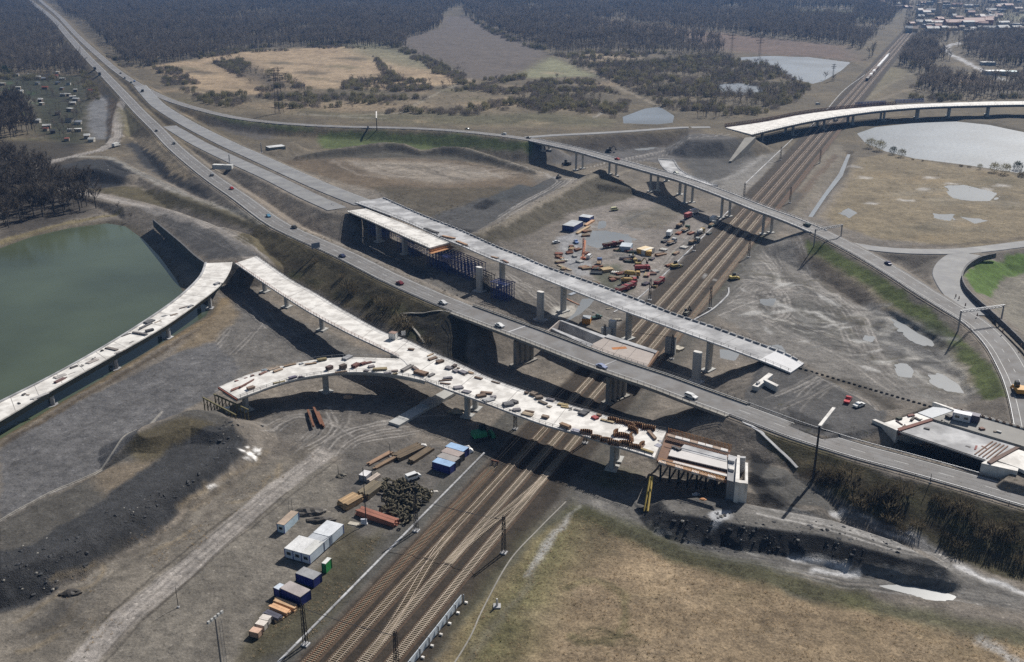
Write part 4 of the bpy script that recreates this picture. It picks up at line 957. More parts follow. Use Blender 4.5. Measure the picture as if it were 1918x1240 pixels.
# curved viaduct beside the green lake
VL = [(383,493,9),(372.5,518,8.6),(338.6,552,7.8),(288,589.5,6.8),(203,643.7,5.8),(101.6,701,5.2),(0,752,5),(-140,822,5)]
VR = [(435,491,9),(430,508,8.6),(413,533.6,7.8),(372.5,566,7),(305,613,6.2),(203,671,5.6),(101.6,728,5.2),(0,788,5),(-140,868,5)]
lv = viaduct('lakeside_viaduct', VL, VR, 70, 'white curved viaduct with a dark steel girder running along the green lake', M_CONC, th=2.9, fas=.35, inset=1.0, fm=mat('dark_green_steel', (.055, .075, .07), .5, .2, var=.2), kerb=.16, kerbw=.35, kerbm=M_CONC, rail=(0, 0))
MB().add(*(lambda L, Rr: ([tuple(p) for i in range(len(L)) for p in (L[i] + (Rr[i] - L[i]) * .02 + np.array([0, 0, .5]), L[i] + (Rr[i] - L[i]) * .09 + np.array([0, 0, .5]), L[i] + (Rr[i] - L[i]) * .09, L[i] + (Rr[i] - L[i]) * .02)],
    [(i * 4 + j, i * 4 + (j + 1) % 4, i * 4 + 4 + (j + 1) % 4, i * 4 + 4 + j) for i in range(len(L) - 1) for j in range(4)]))(lv['L'], lv['R'])).build('parapet', M_CONCP, lv['e'])
for t in (.2, .38, .56, .73, .9):
    pier(lv, t, .75, 1.5, 1.5, M_CONCP); pier(lv, t, .3, 1.5, 1.5, M_CONCP)

# exit road overpass
ecen = resample(W(EXB), 60)
eb = viaduct_w('exit_overpass', ecen, 5.2, 5.2, 60, 'long slender grey road overpass on paired columns crossing the railway and the work yard', M_ASPH, th=1.9, fas=.6, inset=1.6, fm=M_CONCG, kerb=.25, kerbw=.7, kerbm=M_CONCP, rail=(1, 1), railm=M_STEEL, rh=1.0, post=3)
for off in (-3.8, 3.8, 0): MB().sweep(offset_px(ecen, off) - eb['o'] + np.array([0, 0, .03]), [(-.12, 0), (.12, 0)], close=False).build('lane_marking', M_WHITE, eb['e'])
for t in (.06, .19, .335, .475, .605, .74, .87):
    pier(eb, t, .22, 1.4, 1.3); pier(eb, t, .78, 1.4, 1.3)
# unfinished stub beside the overpass
SL = [(1262,300,12.5),(1275,318,12.5),(1300,332,12.6),(1345,348,12.8)]; SR = [(1232,299,12.5),(1244,317,12.5),(1268,330,12.6),(1310,344,12.8)]
sb = viaduct('ramp_stub', SL, SR, 16, 'short grey curved deck stub with a white end beam merging into the overpass', M_CONCP, th=1.6, fas=.5, inset=1.2, fm=M_CONCG, kerb=.25, rail=(1, 1), railm=M_STEEL, post=4)
MB().bar(tuple(sb['L'][0] + np.array([0, 0, .3])), tuple(sb['R'][0] + np.array([0, 0, .3])), .8, .6).build('end_beam', M_CONC, sb['e'])
pier(sb, .15, .5, 2, 1.5); pier(sb, .6, .5, 2, 1.5)

# far curved new bridge
FL = [(1359,239,11),(1434,228,11),(1497,215.6,11),(1560,207,11),(1639,199.5,11),(1700,195.5,11),(1764,193,11),(1838,190.5,11),(1917,189.5,11),(2010,190,11)]
FR = [(1409,252,11),(1450,242,11),(1513,228,11),(1576,217,11),(1639,208.5,11),(1712,202,11),(1775,199,11),(1854,197,11),(1917,196,11),(2010,196,11)]
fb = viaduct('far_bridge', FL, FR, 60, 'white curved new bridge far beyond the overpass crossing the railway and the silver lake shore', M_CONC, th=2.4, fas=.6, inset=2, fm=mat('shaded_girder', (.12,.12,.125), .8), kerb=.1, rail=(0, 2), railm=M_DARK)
for t in (.08, .2, .315, .42, .52, .615, .71, .8, .9):
    pier(fb, t, .7, 2.6, 1.8); pier(fb, t, .25, 2.6, 1.8)
a, b = fb['L'][1], fb['R'][1]; c = (a + b) / 2
MB().box((c[0], c[1], 5), (22, 3, 9), heading(a, b)).build('abutment', M_CONCG, fb['e'])
mb = MB(); q = resample(fb['L'][:34], 120)
for i in range(119):
    p0, p1 = q[i], q[i + 1]; mb.bar(p0 + np.array([0, 2.2, -.2]), p0 + np.array([0, 3.6, 2.4]), .3); mb.bar(p0 + np.array([0, 3.6, 2.4]), p1 + np.array([0, 4.2, .2]), .25)
    mb.bar(p0 + np.array([0, 1.5, .3]), p1 + np.array([0, 1.5, .3]), .5)
    mb.bar(p0 + np.array([0, 3.6, 2.4]), p1 + np.array([0, 3.6, 2.4]), .35); mb.bar(p0 + np.array([0, 4.4, .2]), p1 + np.array([0, 4.4, .2]), .4)
mb.build('side_formwork', mat('rust_brown_formwork', (.09,.035,.028), .85, var=.4), fb['e'])
wg = MB(); A = g1(1395, 262); Bb = g1(1365, 305)
wg.add([(A.x, A.y, 10.6), (A.x + 9, A.y + 3, 10.6), (Bb.x, Bb.y, 1.2), (Bb.x + 2, Bb.y, 1.2), (A.x, A.y, -1), (A.x + 9, A.y + 3, -1), (Bb.x, Bb.y, -1), (Bb.x + 2, Bb.y, -1)], [(0, 1, 3, 2), (0, 2, 6, 4), (1, 5, 7, 3), (2, 3, 7, 6), (4, 6, 7, 5), (0, 4, 5, 1)])
tag(wg.build('wing_wall', M_CONCD), 'sloping grey wing wall below the near corner of the far curved bridge', 'wall')
for k, (x0, y0, x1, y1) in enumerate([(1606, 198.5, 1655, 195.5), (1680, 193.5, 1726, 191.5)]):
    c = Pv((x0 + x1) / 2, (y0 + y1) / 2, 11.1); e = empty('blue_formwork_stack', c, 0, ['large bright blue formwork frames on the far bridge deck above the railway', 'second run of blue formwork frames further along the far bridge deck'][k], 'formwork')
    m3 = mat('blue_frames', (.04, .1, .3), .6, var=.25)
    for j in range(10):
        q = Pv(lerp(x0, x1, j / 9), lerp(y0, y1, j / 9), 11.1) - c; m2 = MB()
        for r_ in range(4): m2.box((0, r_ * .5 - .8, .4 + r_ * .85), (4.2, .3, .3))
        for x_ in (-1.9, -.6, .6, 1.9): m2.bar((x_, -1.1, 0), (x_, .9, 3.4), .28)
        tag(m2.build('frame_bars', m3, e, q), kind='stuff')

for br_, ev in ((yr, 7), (lv, 4), (nb, 5), (fb, 4), (cb, 5)): joints(br_, ev)
# ------------------------------------------------------------------ railway
def RW(v, s, z=0.0): q = RO + RN * v + RD * s; return (float(q[0]), float(q[1]), z)
RRZ = math.atan2(RD[1], RD[0])
SLM = MB().box((0, 0, 0), (.26, 2.5, .2)).mesh('sleeper'); SLM.materials.append(M_SLEEP)
SLW = MB().box((0, 0, 0), (.26, 2.5, .2)).mesh('sleeper'); SLW.materials.append(mat('brown_sleeper', (.25, .2, .14), .85, var=.35, scale=1.5))
def track(fv, s0, s1, label, railm, slm=SLM, ballast=True):
    """fv(s) gives the lateral place; parts: ballast_bed, two rails, sleepers"""
    ss = np.arange(s0, s1, 6.0 if s1 - s0 > 120 else 2.0)
    path = np.array([RW(fv(s), s, .0) for s in ss]); o = path[0].copy()
    e = empty('railway_track', tuple(o), 0, label, 'track', None)
    if ballast: MB().sweep(path - o, [(-2.3, -.2), (-1.55, .16), (1.55, .16), (2.3, -.2)], close=False).build('ballast_bed', M_BALL, e)
    for off in (-.75, .75):
        MB().sweep(path - o, [(off - .06, .26), (off + .06, .26), (off + .07, .40), (off + .018, .425), (off - .018, .425), (off - .07, .40)]).build('rail', railm, e)
    n = 0; far = MB()
    for s in np.arange(s0 + .3, s1, .64):
        a, b = RW(fv(s), s), RW(fv(s + .3), s + .3); hd = heading(a, b)
        if s < -45: continue
        if n < 300:
            link('sleeper', slm, e, (a[0] - o[0], a[1] - o[1], .19), rz=hd); n += 1
        elif s < 420: far.box((a[0] - o[0], a[1] - o[1], .19), (.26, 2.5, .2), hd)
    if far.v: tag(far.build('distant_sleepers', M_SLEEP, e), kind='stuff')
    return e
sm = lambda t: t * t * (3 - 2 * t)
track(lambda s: .3, -44, 97, 'rusty siding ending at a buffer beside the blue containers', M_RAILR, SLW)
track(lambda s: 5.2, -44, 2300, 'railway track between the rusty siding and the crossover tracks', M_RAILS, SLW)
track(lambda s: 11.1, -44, 2300, 'main railway track with bright polished rails where both crossovers meet', M_RAILS)
track(lambda s: 16.9, -44, 2300, 'railway track running along the white barrier panels and the tall lattice mast', M_RAILS)
track(lambda s: 11.1 + 5.8 * sm(min(max((s - 46) / 54, 0), 1)), 46, 100, 'diagonal crossover track leading towards the shadow under the white ramp', M_RAILS, ballast=False)
track(lambda s: 11.1 - 5.9 * sm(min(max((s - 8) / 52, 0), 1)), 8, 60, 'diagonal crossover track nearer the white barrier panels', M_RAILS, SLW, ballast=False)
track(lambda s: 22.9, 175, 900, 'grassy outer railway track north of the old motorway bridge', M_RAILR)
bs = empty('buffer_stop', RW(.3, 97.5), RRZ, 'dark buffer stop at the end of the rusty siding', 'buffer stop')
m_ = MB()
for y in (-.75, .75): m_.bar((-2, y, .2), (.3, y, 1.5), .22); m_.bar((.3, y, 0), (.3, y, 1.6), .25)
m_.build('frame', M_DARK, bs); MB().box((.2, 0, 1.3), (.4, 2.4, .5)).build('beam', M_RUST, bs)
for v in (-5.6,):
    p = np.array([RW(v + (.0 if s < 60 else -.1), s, .28) for s in np.arange(-20, 104, 3)]); o = p[0].copy()
    e = empty('cable_trough', tuple(o), 0, 'long pale concrete cable trough between the yard and the siding', 'trough')
    me = MB().box((0, 0, 0), (2.86, .55, .3)).mesh('cover'); me.materials.append(M_CONCP)
    for i in range(len(p) - 1): q = (p[i] + p[i + 1]) / 2 - o; link('cover', me, e, tuple(q), rz=heading(p[i], p[i + 1]) + R.uniform(-.01, .01))
def ground_strip(name, pts, w, h, label, cat, m, n=60, step=3.0):
    q = np.array(pts, float); g = resample(G(q[:, 0], q[:, 1]), n); g[:, 2] = H(g[:, 0], g[:, 1])
    o = g[0].copy(); mb = MB(); mb.sweep(g - o, [(-w / 2, -.15), (w / 2, -.15), (w / 2, h), (-w / 2, h)])
    return tag(mb.build(name, m, None, tuple(o)), label, cat)
ground_strip('cable_trough', [(838,1262),(880,1195),(905,1140),(955,1050),(1010,990),(1060,940)], .35, .12, 'thin weathered cable trough on the green side of the railway', 'trough', M_CONCD)
ground_strip('cable_trough', [(1150,585),(1200,555),(1290,470),(1370,390)], .6, .25, 'pale cable trough edging the work yard by the tracks', 'trough', M_CONCP)
ground_strip('cable_trough', [(1395,345),(1440,302),(1500,246)], .6, .25, 'pale kerb line west of the tracks towards the far bridge', 'trough', M_CONCP)
ground_strip('cable_trough', [(1515,240),(1545,210),(1580,170),(1620,140)], .6, .25, 'pale cable trough beyond the far bridge along the tracks', 'trough', M_CONCP)
ground_strip('pipe', [(1300,600),(1335,580),(1362,555),(1365,540)], .7, .45, 'pale drain pipe running through the grass east of the tracks', 'pipe', M_CONCP)
ground_strip('kerb_strip', [(0,975),(100,920),(200,865),(300,775)], .35, .2, 'thin concrete edge strip along the grey gravel roadbed', 'kerb', M_CONCD)
ground_strip('drain_channel', [(752,587),(800,585),(848,585)], .9, .15, 'level pale drain channel at the top of the bushy bridge embankment', 'drain', M_CONCD)
ground_strip('drain_channel', [(752,587),(775,615),(795,642)], .9, .15, 'steep pale drain channel running down the bushy bridge embankment', 'drain', M_CONCD)
ground_strip('drain_channel', [(1392,790),(1415,803),(1445,828),(1494,876)], 1.2, .15, 'pale drain channel running down the grassy eastern bridge embankment', 'drain', M_CONCP)

# lattice catenary masts with cross beams
def lattice_mast(loc, h, w, rz, label, group=None, name='catenary_mast', m=M_DARK, cat='mast', foot=True, tw=.6):
    e = empty(name, loc, rz, label, cat, group); mb = MB(); br = MB(); k = max(3, int(h / 1.5))
    for x in (-1, 1):
        for y in (-1, 1): mb.bar((x * w / 2, y * w / 2, -.3), (x * w / 2 * tw, y * w / 2 * tw, h), .13)
    for i in range(k):
        z0, z1 = h * i / k, h * (i + 1) / k; a, b = w / 2 * (1 - (1 - tw) * i / k), w / 2 * (1 - (1 - tw) * (i + 1) / k)
        for s in (-1, 1):
            br.bar((-a * s, s * a, z0), (b * s, s * b, z1), .07); br.bar((s * a, a * s, z0), (s * b, -b * s, z1), .07)
    mb.build('legs', m, e); br.build('lacing', m, e)
    if foot: MB().box((0, 0, .1), (w + .7, w + .7, .5)).build('footing', M_CONCP, e)
    return e
def wire(name, a, b, sag, label, r=.035, n=9):
    pts = np.array([[a[k] + (b[k] - a[k]) * t for k in range(3)] for t in np.linspace(0, 1, n)]); pts[:, 2] -= sag * 4 * np.linspace(0, 1, n) * (1 - np.linspace(0, 1, n))
    o = pts[0].copy(); mb = MB(); mb.sweep(pts - o, [(-r, -r), (r, -r), (r, r), (-r, r)]); return tag(mb.build(name, M_DARK, None, tuple(o)), label, 'wire')
spots = [(5, 'beside the pale cable trough below the yard', 'near the white barrier panels'), (56, 'between the tyre heap and the cable trough', 'on the grassy side opposite the tyre heap'), (122, 'at the edge of the white ramp shadow', 'under the white ramp by the dirt bank'), (200, 'by the old motorway bridge', 'beside the rail tunnel slab'), (262, 'next to the red truck in the work yard', 'on the green bank east of the tracks'), (345, 'by the timber and machines of the work yard', 'facing the parked trucks across the tracks'), (470, 'beyond the overpass, west side', 'beyond the overpass, east side'), (600, 'near the far bridge wing wall', 'near the dry ditch'), (760, 'north of the far bridge, west side', 'north of the far bridge, east side')]
for s, la, lb in spots:
    hgt = 11 if s < 100 else 10
    va, vb = (-3.7, 22.0 if 20 < s < 100 else 20.4) if s < 150 else (0 if s < 300 else -1, 27)
    if s == 5: vb = 19.8
    A = RW(va, s, hz(*RW(va, s)[:2])); B = RW(vb, s, hz(*RW(vb, s)[:2]))
    lattice_mast(A, hgt, .9, RRZ, 'dark lattice railway mast ' + la, 'railway masts'); lattice_mast(B, hgt, .9, RRZ, 'dark lattice railway mast ' + lb, 'railway masts')
    wire('cross_span_wire', (A[0], A[1], hgt - 1), (B[0], B[1], hgt - 1), .5, 'thin cross wire from the mast ' + la, .05)
for v, nm in ((5.2, 'second'), (11.1, 'main'), (16.9, 'outer')):
    for z, k in ((6.6, 'contact'), (7.8, 'carrier')): wire('overhead_wire', RW(v, -40, z), RW(v, 760, z), 0, 'thin overhead %s wire above the %s track' % (k, nm), .018, 2)

# white barrier panels along the near track
e = empty('barrier_wall', RW(21.6, -12), RRZ, 'low wall of white panels beside the railway', 'barrier')
pm = MB().box((0, 0, 1.1), (4.1, .14, 2.1)).mesh('panel'); pm.materials.append(mat('pale_blue_panel', (.6, .66, .72), .5, var=.08))
po = MB().box((0, -.1, 1.1), (.22, .3, 2.5)).mesh('post'); po.materials.append(M_STEEL)
for i in range(11):
    link('panel', pm, e, (i * 4.3, -i * .0 + .35 * i / 11, 0)); link('post', po, e, (i * 4.3 + 2.15, -.1, 0))
    link('post_foot', MB().box((0, 0, .2), (.5, .7, .5)).mesh('post_foot') if i == 0 else bpy.data.meshes['post_foot'], e, (i * 4.3 + 2.15, -.9, 0))
bpy.data.meshes['post_foot'].materials.append(M_CONC)

# concrete protection slab over the tracks (rail tunnel)
TZ = 7.6
e = empty('rail_tunnel_slab', Pv(1103, 648, 0), 0, 'low concrete tunnel slab with an open pit of walls between the two motorway bridges', 'tunnel')
O = Pv(1103, 648, 0)
def tq(name, pts, z1, th, m, part=None):
    MB().prism([(P(x, y, z1)[0] - O.x, P(x, y, z1)[1] - O.y) for x, y in pts], z1 - th - O.z, z1 - O.z).build(name, m, e)
M_SLB = mat('pinkish_slab', (.40, .35, .32), .85, var=.18, scale=.6)
tq('slab', [(1131,633),(1228,659),(1212,686),(1100,649)], TZ, .9, M_SLB)
tq('upstand', [(1139,626),(1232,657),(1228,661),(1133,631)], TZ + .35, .8, M_CONCP)
tq('pit_wall', [(1048,600),(1053,600),(1137,630),(1130,633)], TZ, 5.5, M_CONCP); tq('pit_wall', [(1031,615),(1036,614),(1112,645),(1104,649)], TZ + .05, 5.5, M_CONCP)
tq('end_wall', [(1047,600),(1049,600),(1027,620),(1024,620)], TZ + .3, 6, M_SLB); tq('edge_board', [(1232,657),(1235,658),(1214,688),(1211,687)], TZ + .2, 1.2, mat('brown_board', (.2,.11,.06), .8))
for x, y, w_ in ((1150,640,3),(1190,655,3),(1216,668,2)): pass
MB().box((P(1160,652,TZ)[0] - O.x, P(1160,652,TZ)[1] - O.y, TZ + .02), (5.5, 2.2, .02), .2).build('rust_stain', mat('rust_stain', (.42, .17, .06), .9, var=.3), e)
for s in (205,): MB().box((RW(-1, s)[0] - O.x, RW(-1, s)[1] - O.y, 3.3), (1.2, 4, 6.8), RRZ).build('support_wall', M_CONCG, e); MB().box((RW(25, s)[0] - O.x, RW(25, s)[1] - O.y, 3.3), (1.2, 4, 6.8), RRZ).build('support_wall', M_CONCG, e)

# ------------------------------------------------------------------ walls by the roads
def wall_strip(name, top, h, th, label, m, posts=None, n=40):
    q = resample(W(top), n); o = q[0].copy(); e = empty(name, tuple(o), 0, label, 'wall')
    q = q - o; hs = np.linspace(h[0], h[1], n)
    for i in range(n - 1):
        a, b = q[i], q[i + 1]; c = (a + b) / 2; hh = (hs[i] + hs[i + 1]) / 2
        MB().box((c[0], c[1], c[2] - hh / 2), (np.linalg.norm((b - a)[:2]) - .04, th + (.06 if i % 2 else 0), hh), heading(a, b)).build('panel', m, e)
    return e
wall_strip('retaining_wall', [(287,411,6.6),(310,430,7.4),(340,455,8.4),(365,478,9),(384,492,9)], (4, 10.5), .7, 'dark tall retaining wall beside the lake below the gravel ramp head', mat('dark_wall', (.1, .1, .105), .8, var=.2), n=22)
wall_strip('noise_wall', [(1866,474,9.2),(1836,481,9.6),(1813,496,9.9),(1803,514,10),(1808,534,10.2),(1830,558,10.2),(1860,584,10),(1918,640,9.5),(1990,720,9)], (2.6, 2.8), .35, 'dark curved noise wall along the inner bend of the loop road', mat('dark_noise_wall', (.085, .085, .095), .75, var=.2), n=34)

# ------------------------------------------------------------------ unfinished formwork span and abutment at the end of the white ramp
ZF = 9.7
e = empty('formwork_span', Pv(1300, 850, 0), 0, 'unfinished span of timber formwork and rebar joining the white ramp to its abutment', 'formwork'); O = Pv(1300, 850, 0)
def fq(name, pts, z, th, m): MB().prism([(P(x, y, z)[0] - O.x, P(x, y, z)[1] - O.y) for x, y in pts], z - th - O.z, z - O.z).build(name, m, e)
M_BRW = mat('formwork_timber', (.19, .11, .075), .85, var=.35, scale=1.5); M_PLY = mat('grey_plywood', (.6, .575, .56), .75, var=.12, scale=.8); M_REB = mat('rebar_mat', (.36, .27, .21), .8, var=.35, scale=2.5)
fq('timber_floor', [(1249,811),(1368,843),(1362,900),(1230,862)], ZF - .9, 1.0, M_BRW)
fq('plywood_panel', [(1258,839),(1362,866),(1362,879),(1252,853)], ZF - .2, .3, M_PLY); fq('plywood_panel', [(1282,832),(1362,853),(1362,865),(1272,842)], ZF - .25, .3, M_CONCP)
fq('plywood_panel', [(1262,863),(1362,888),(1362,893),(1258,867)], ZF - .3, .3, M_PLY)
for i in range(8):
    x = 1251 + i * 14.2; y = 812 + i * 3.75; fq('side_panel', [(x, y), (x + 13.2, y + 3.4), (x + 12.4, y + 7.5), (x - .8, y + 4)], ZF + .6, .5, M_PLY if i % 3 else M_REB)
    x = 1234 + i * 15.4; y = 864 + i * 4.5; fq('side_panel', [(x, y - 3), (x + 14.4, y + 1.2), (x + 13.6, y + 5), (x - .8, y + 1)], ZF + .2, .6, M_REB if i % 2 else M_PLY)
bar = MB()
for i in range(46):
    x = 1236 + i * 2.7; y = 857 + i * .8; a, b = P(x, y, ZF + .5), P(x - 3, y + 6, ZF + .5); bar.bar((a[0] - O.x, a[1] - O.y, ZF + .5), (b[0] - O.x, b[1] - O.y, ZF + .2), .14)
    x = 1252 + i * 2.6; y = 809 + i * .7; a = P(x, y, ZF + .2); bar.bar((a[0] - O.x, a[1] - O.y, ZF - .6), (a[0] - O.x, a[1] - O.y, ZF + 1.5), .16)
tag(bar.build('rebar', mat('orange_rebar', (.45, .22, .07), .8, var=.3), e), kind='stuff')
for z_, (x0, y0, x1, y1) in ((ZF + 1.1, (1240, 862, 1362, 893)), (ZF + 1.3, (1252, 818, 1366, 848))):
    a, b = P(x0, y0, z_), P(x1, y1, z_); MB().bar((a[0] - O.x, a[1] - O.y, z_), (b[0] - O.x, b[1] - O.y, z_), .18).build('walk_rail', M_DARK, e)
for i in range(7):
    for y0 in (0, 30):
        x = 1245 + i * 17; q = P(x - y0 * .2, 842 + i * 4.6 + y0 - 18, ZF - 2); MB().box((q[0] - O.x, q[1] - O.y, 3.2), (.5, .5, 8.6)).build('prop', M_DARK, e)
for i in range(3): MB().box((P(1262 + i * 5, 838 + i * 2, ZF)[0] - O.x, P(1262 + i * 5, 838 + i * 2, ZF)[1] - O.y, ZF - .1), (1.2, .9, .9), .3 * i).build('dark_crate', M_DARK, e)
e = empty('concrete_abutment', Pv(1385, 880, 0), 0, 'white concrete abutment with walls and a seat beside the formwork span', 'abutment'); O = Pv(1385, 880, 0)
fq('seat', [(1364,851),(1383,856),(1377,903),(1362,899)], ZF - .1, 9, M_CONCP); fq('back_wall', [(1381,852),(1386,853),(1385,904),(1377,902)], ZF + .9, 10, M_CONC)
fq('wing_wall', [(1383,854),(1397,855),(1396,858),(1384,857)], ZF + .7, 9, M_CONCP); fq('wing_wall', [(1384,899),(1396,900),(1396,905),(1384,904)], ZF + .5, 9, M_CONC)
fq('outer_wall', [(1396,866),(1401,867),(1401,906),(1396,905)], ZF + .3, 7, M_CONC); fq('block', [(1366,872),(1376,874),(1375,880),(1366,878)], ZF + .6, .8, M_CONC); fq('block', [(1366,856),(1377,858),(1376,864),(1366,862)], ZF + .7, .8, M_CONCP)
fq('outer_wall', [(1393,914),(1399,913),(1398,931),(1393,932)], 4, 6, M_CONC)

# beam decks of the new motorway at the right edge
ZB = 12.2
def deck_poly(name, pts, z, th, m, parent, O): return MB().prism([(P(x, y, z)[0] - O.x, P(x, y, z)[1] - O.y) for x, y in pts], z - th - O.z, z - O.z).build(name, m, parent)
O = Pv(1683, 808, 0); e = empty('beam_deck', O, 0, 'pale grey beam deck with rows of girders over a dark underpass beside the motorway', 'bridge')
deck_poly('slab', [(1683,808),(1744,789),(1902,836),(1849,864)], ZB, .35, M_CONCP, e, O)
for i in range(9):     # precast beams
    t = (i + .5) / 9; a0 = lerp(np.array((1683, 808.)), np.array((1744, 789.)), t); a1 = lerp(np.array((1849, 864.)), np.array((1902, 836.)), t)
    a, b = P(a0[0], a0[1], ZB - .9), P(a1[0], a1[1], ZB - .9); MB().bar((a[0] - O.x, a[1] - O.y, ZB - .95), (b[0] - O.x, b[1] - O.y, ZB - .95), .9, 1.1).build('beam', M_CONCG, e)
ribs = MB()
for i in range(60):
    t = i / 59; q = P(lerp(1683, 1849, t), lerp(808, 864, t), ZB - .3); ribs.box((q[0] - O.x, q[1] - O.y - .3, ZB - .25), (.45, .5, .5), -.75)
tag(ribs.build('beam_ends', M_CONCP, e), kind='stuff')
for i in range(8):
    t = .62 + i * .045; a0 = lerp(np.array((1744, 789.)), np.array((1902, 836.)), t); a1 = lerp(np.array((1683, 808.)), np.array((1849, 864.)), t + .08)
    if i > 2: a, b = P(lerp(a0[0], a1[0], .1), lerp(a0[1], a1[1], .1), ZB), P(lerp(a0[0], a1[0], .9), lerp(a0[1], a1[1], .9), ZB); MB().bar((a[0] - O.x, a[1] - O.y, ZB + .12), (b[0] - O.x, b[1] - O.y, ZB + .12), .3, .25).build('cross_timber', M_BRW, e)
deck_poly('joint_beam', [(1849,864),(1902,836),(1910,838),(1856,868)], ZB + .5, 2, mat('brown_joint', (.12,.07,.055), .8), e, O)
O2 = Pv(1744, 785, 0); e2 = empty('beam_deck', O2, 0, 'broad grey finished deck carrying a small site trailer, behind the girder deck', 'bridge')
deck_poly('slab', [(1746,784),(1792,768),(1925,806),(2040,842),(2010,868),(1912,834)], ZB + .25, 1.6, mat('tan_slab', (.27,.26,.245), .85, var=.15, scale=.4), e2, O2)
for i in range(30):
    t = i / 29; q = P(lerp(1794, 1985, t), lerp(767.5, 823, t), ZB + .3); MB().box((q[0] - O2.x, q[1] - O2.y, ZB + .5), (2.6, .5, .5), -.58).build('parapet_unit', M_CONC if i % 2 else mat('brown_units', (.13, .085, .06), .8), e2)
O = Pv(1683, 795, 0); e3 = empty('deck_abutment', O, 0, 'white concrete abutment with a pointed wing wall and debris on its seat', 'abutment')
deck_poly('seat', [(1655,792),(1718,774),(1744,783),(1682,802)], ZB + .1, 8, M_CONC, e3, O)
deck_poly('slab', [(1719,773),(1748,762),(1792,767),(1746,783)], ZB + .3, 1, mat('bluish_slab', (.52,.54,.57), .7, var=.1), e3, O)
deck_poly('far_wall', [(1747,753),(1752,753),(1795,767),(1790,769)], ZB + .6, 4, M_CONC, e3, O)
deck_poly('joint_beam', [(1681,802),(1745,783),(1747,787),(1684,807)], ZB + .35, 1.6, mat('red_brown_joint', (.16,.06,.045), .8), e3, O)
a = [P(1634, 786, ZB + .3), P(1640, 785, ZB + .3), P(1684, 803, ZB + .3), P(1680, 806, ZB + .3)]
MB().add([(q[0] - O.x, q[1] - O.y, z) for z_, zb in ((0, 1),) for q, z in zip(a, (ZB + .3,) * 4)] + [(a[0][0] - O.x, a[0][1] - O.y, ZB - .6), (a[1][0] - O.x, a[1][1] - O.y, ZB - .6), (a[2][0] - O.x, a[2][1] - O.y, 5), (a[3][0] - O.x, a[3][1] - O.y, 5)], [(0, 3, 2, 1), (4, 5, 6, 7), (0, 1, 5, 4), (1, 2, 6, 5), (2, 3, 7, 6), (3, 0, 4, 7)]).build('wing_wall', M_CONC, e3)
O = Pv(1860, 870, 0); e4 = empty('deck_abutment', O, 0, 'white eastern abutment wall with a bright slab at the end of the girder deck', 'abutment')
deck_poly('slab', [(1864,861),(1908,842),(1990,868),(1960,900),(1905,875)], ZB + .2, 1, M_CONC, e4, O)
a = [P(1838, 868, ZB), P(1850, 861, ZB), P(1908, 877, ZB), P(1906, 883, ZB)]
MB().add([(q[0] - O.x, q[1] - O.y, ZB + .1) for q in a] + [(a[0][0] - O.x, a[0][1] - O.y, 5), (a[1][0] - O.x, a[1][1] - O.y, 5), (a[2][0] - O.x, a[2][1] - O.y, ZB - 1.6), (a[3][0] - O.x, a[3][1] - O.y, ZB - 1.6)], [(0, 3, 2, 1), (4, 5, 6, 7), (0, 1, 5, 4), (1, 2, 6, 5), (2, 3, 7, 6), (3, 0, 4, 7)]).build('wing_wall', M_CONC, e4)
# T-shaped concrete block waiting at the platform edge
O = Pv(1430, 715, 10.5); e = empty('pier_head_block', O, 0, 'white T-shaped concrete block on the gravel below the end of the new bridge', 'concrete block')
deck_poly('seat', [(1409,722),(1440,698),(1448,701),(1420,725)], 13.0, 3.2, M_CONC, e, O); deck_poly('wing', [(1430,711),(1434,709),(1459,721),(1455,724)], 13.4, 2.6, M_CONC, e, O); deck_poly('plinth', [(1416,716),(1420,713),(1424,715),(1420,718)], 13.6, .7, M_CONCP, e, O)
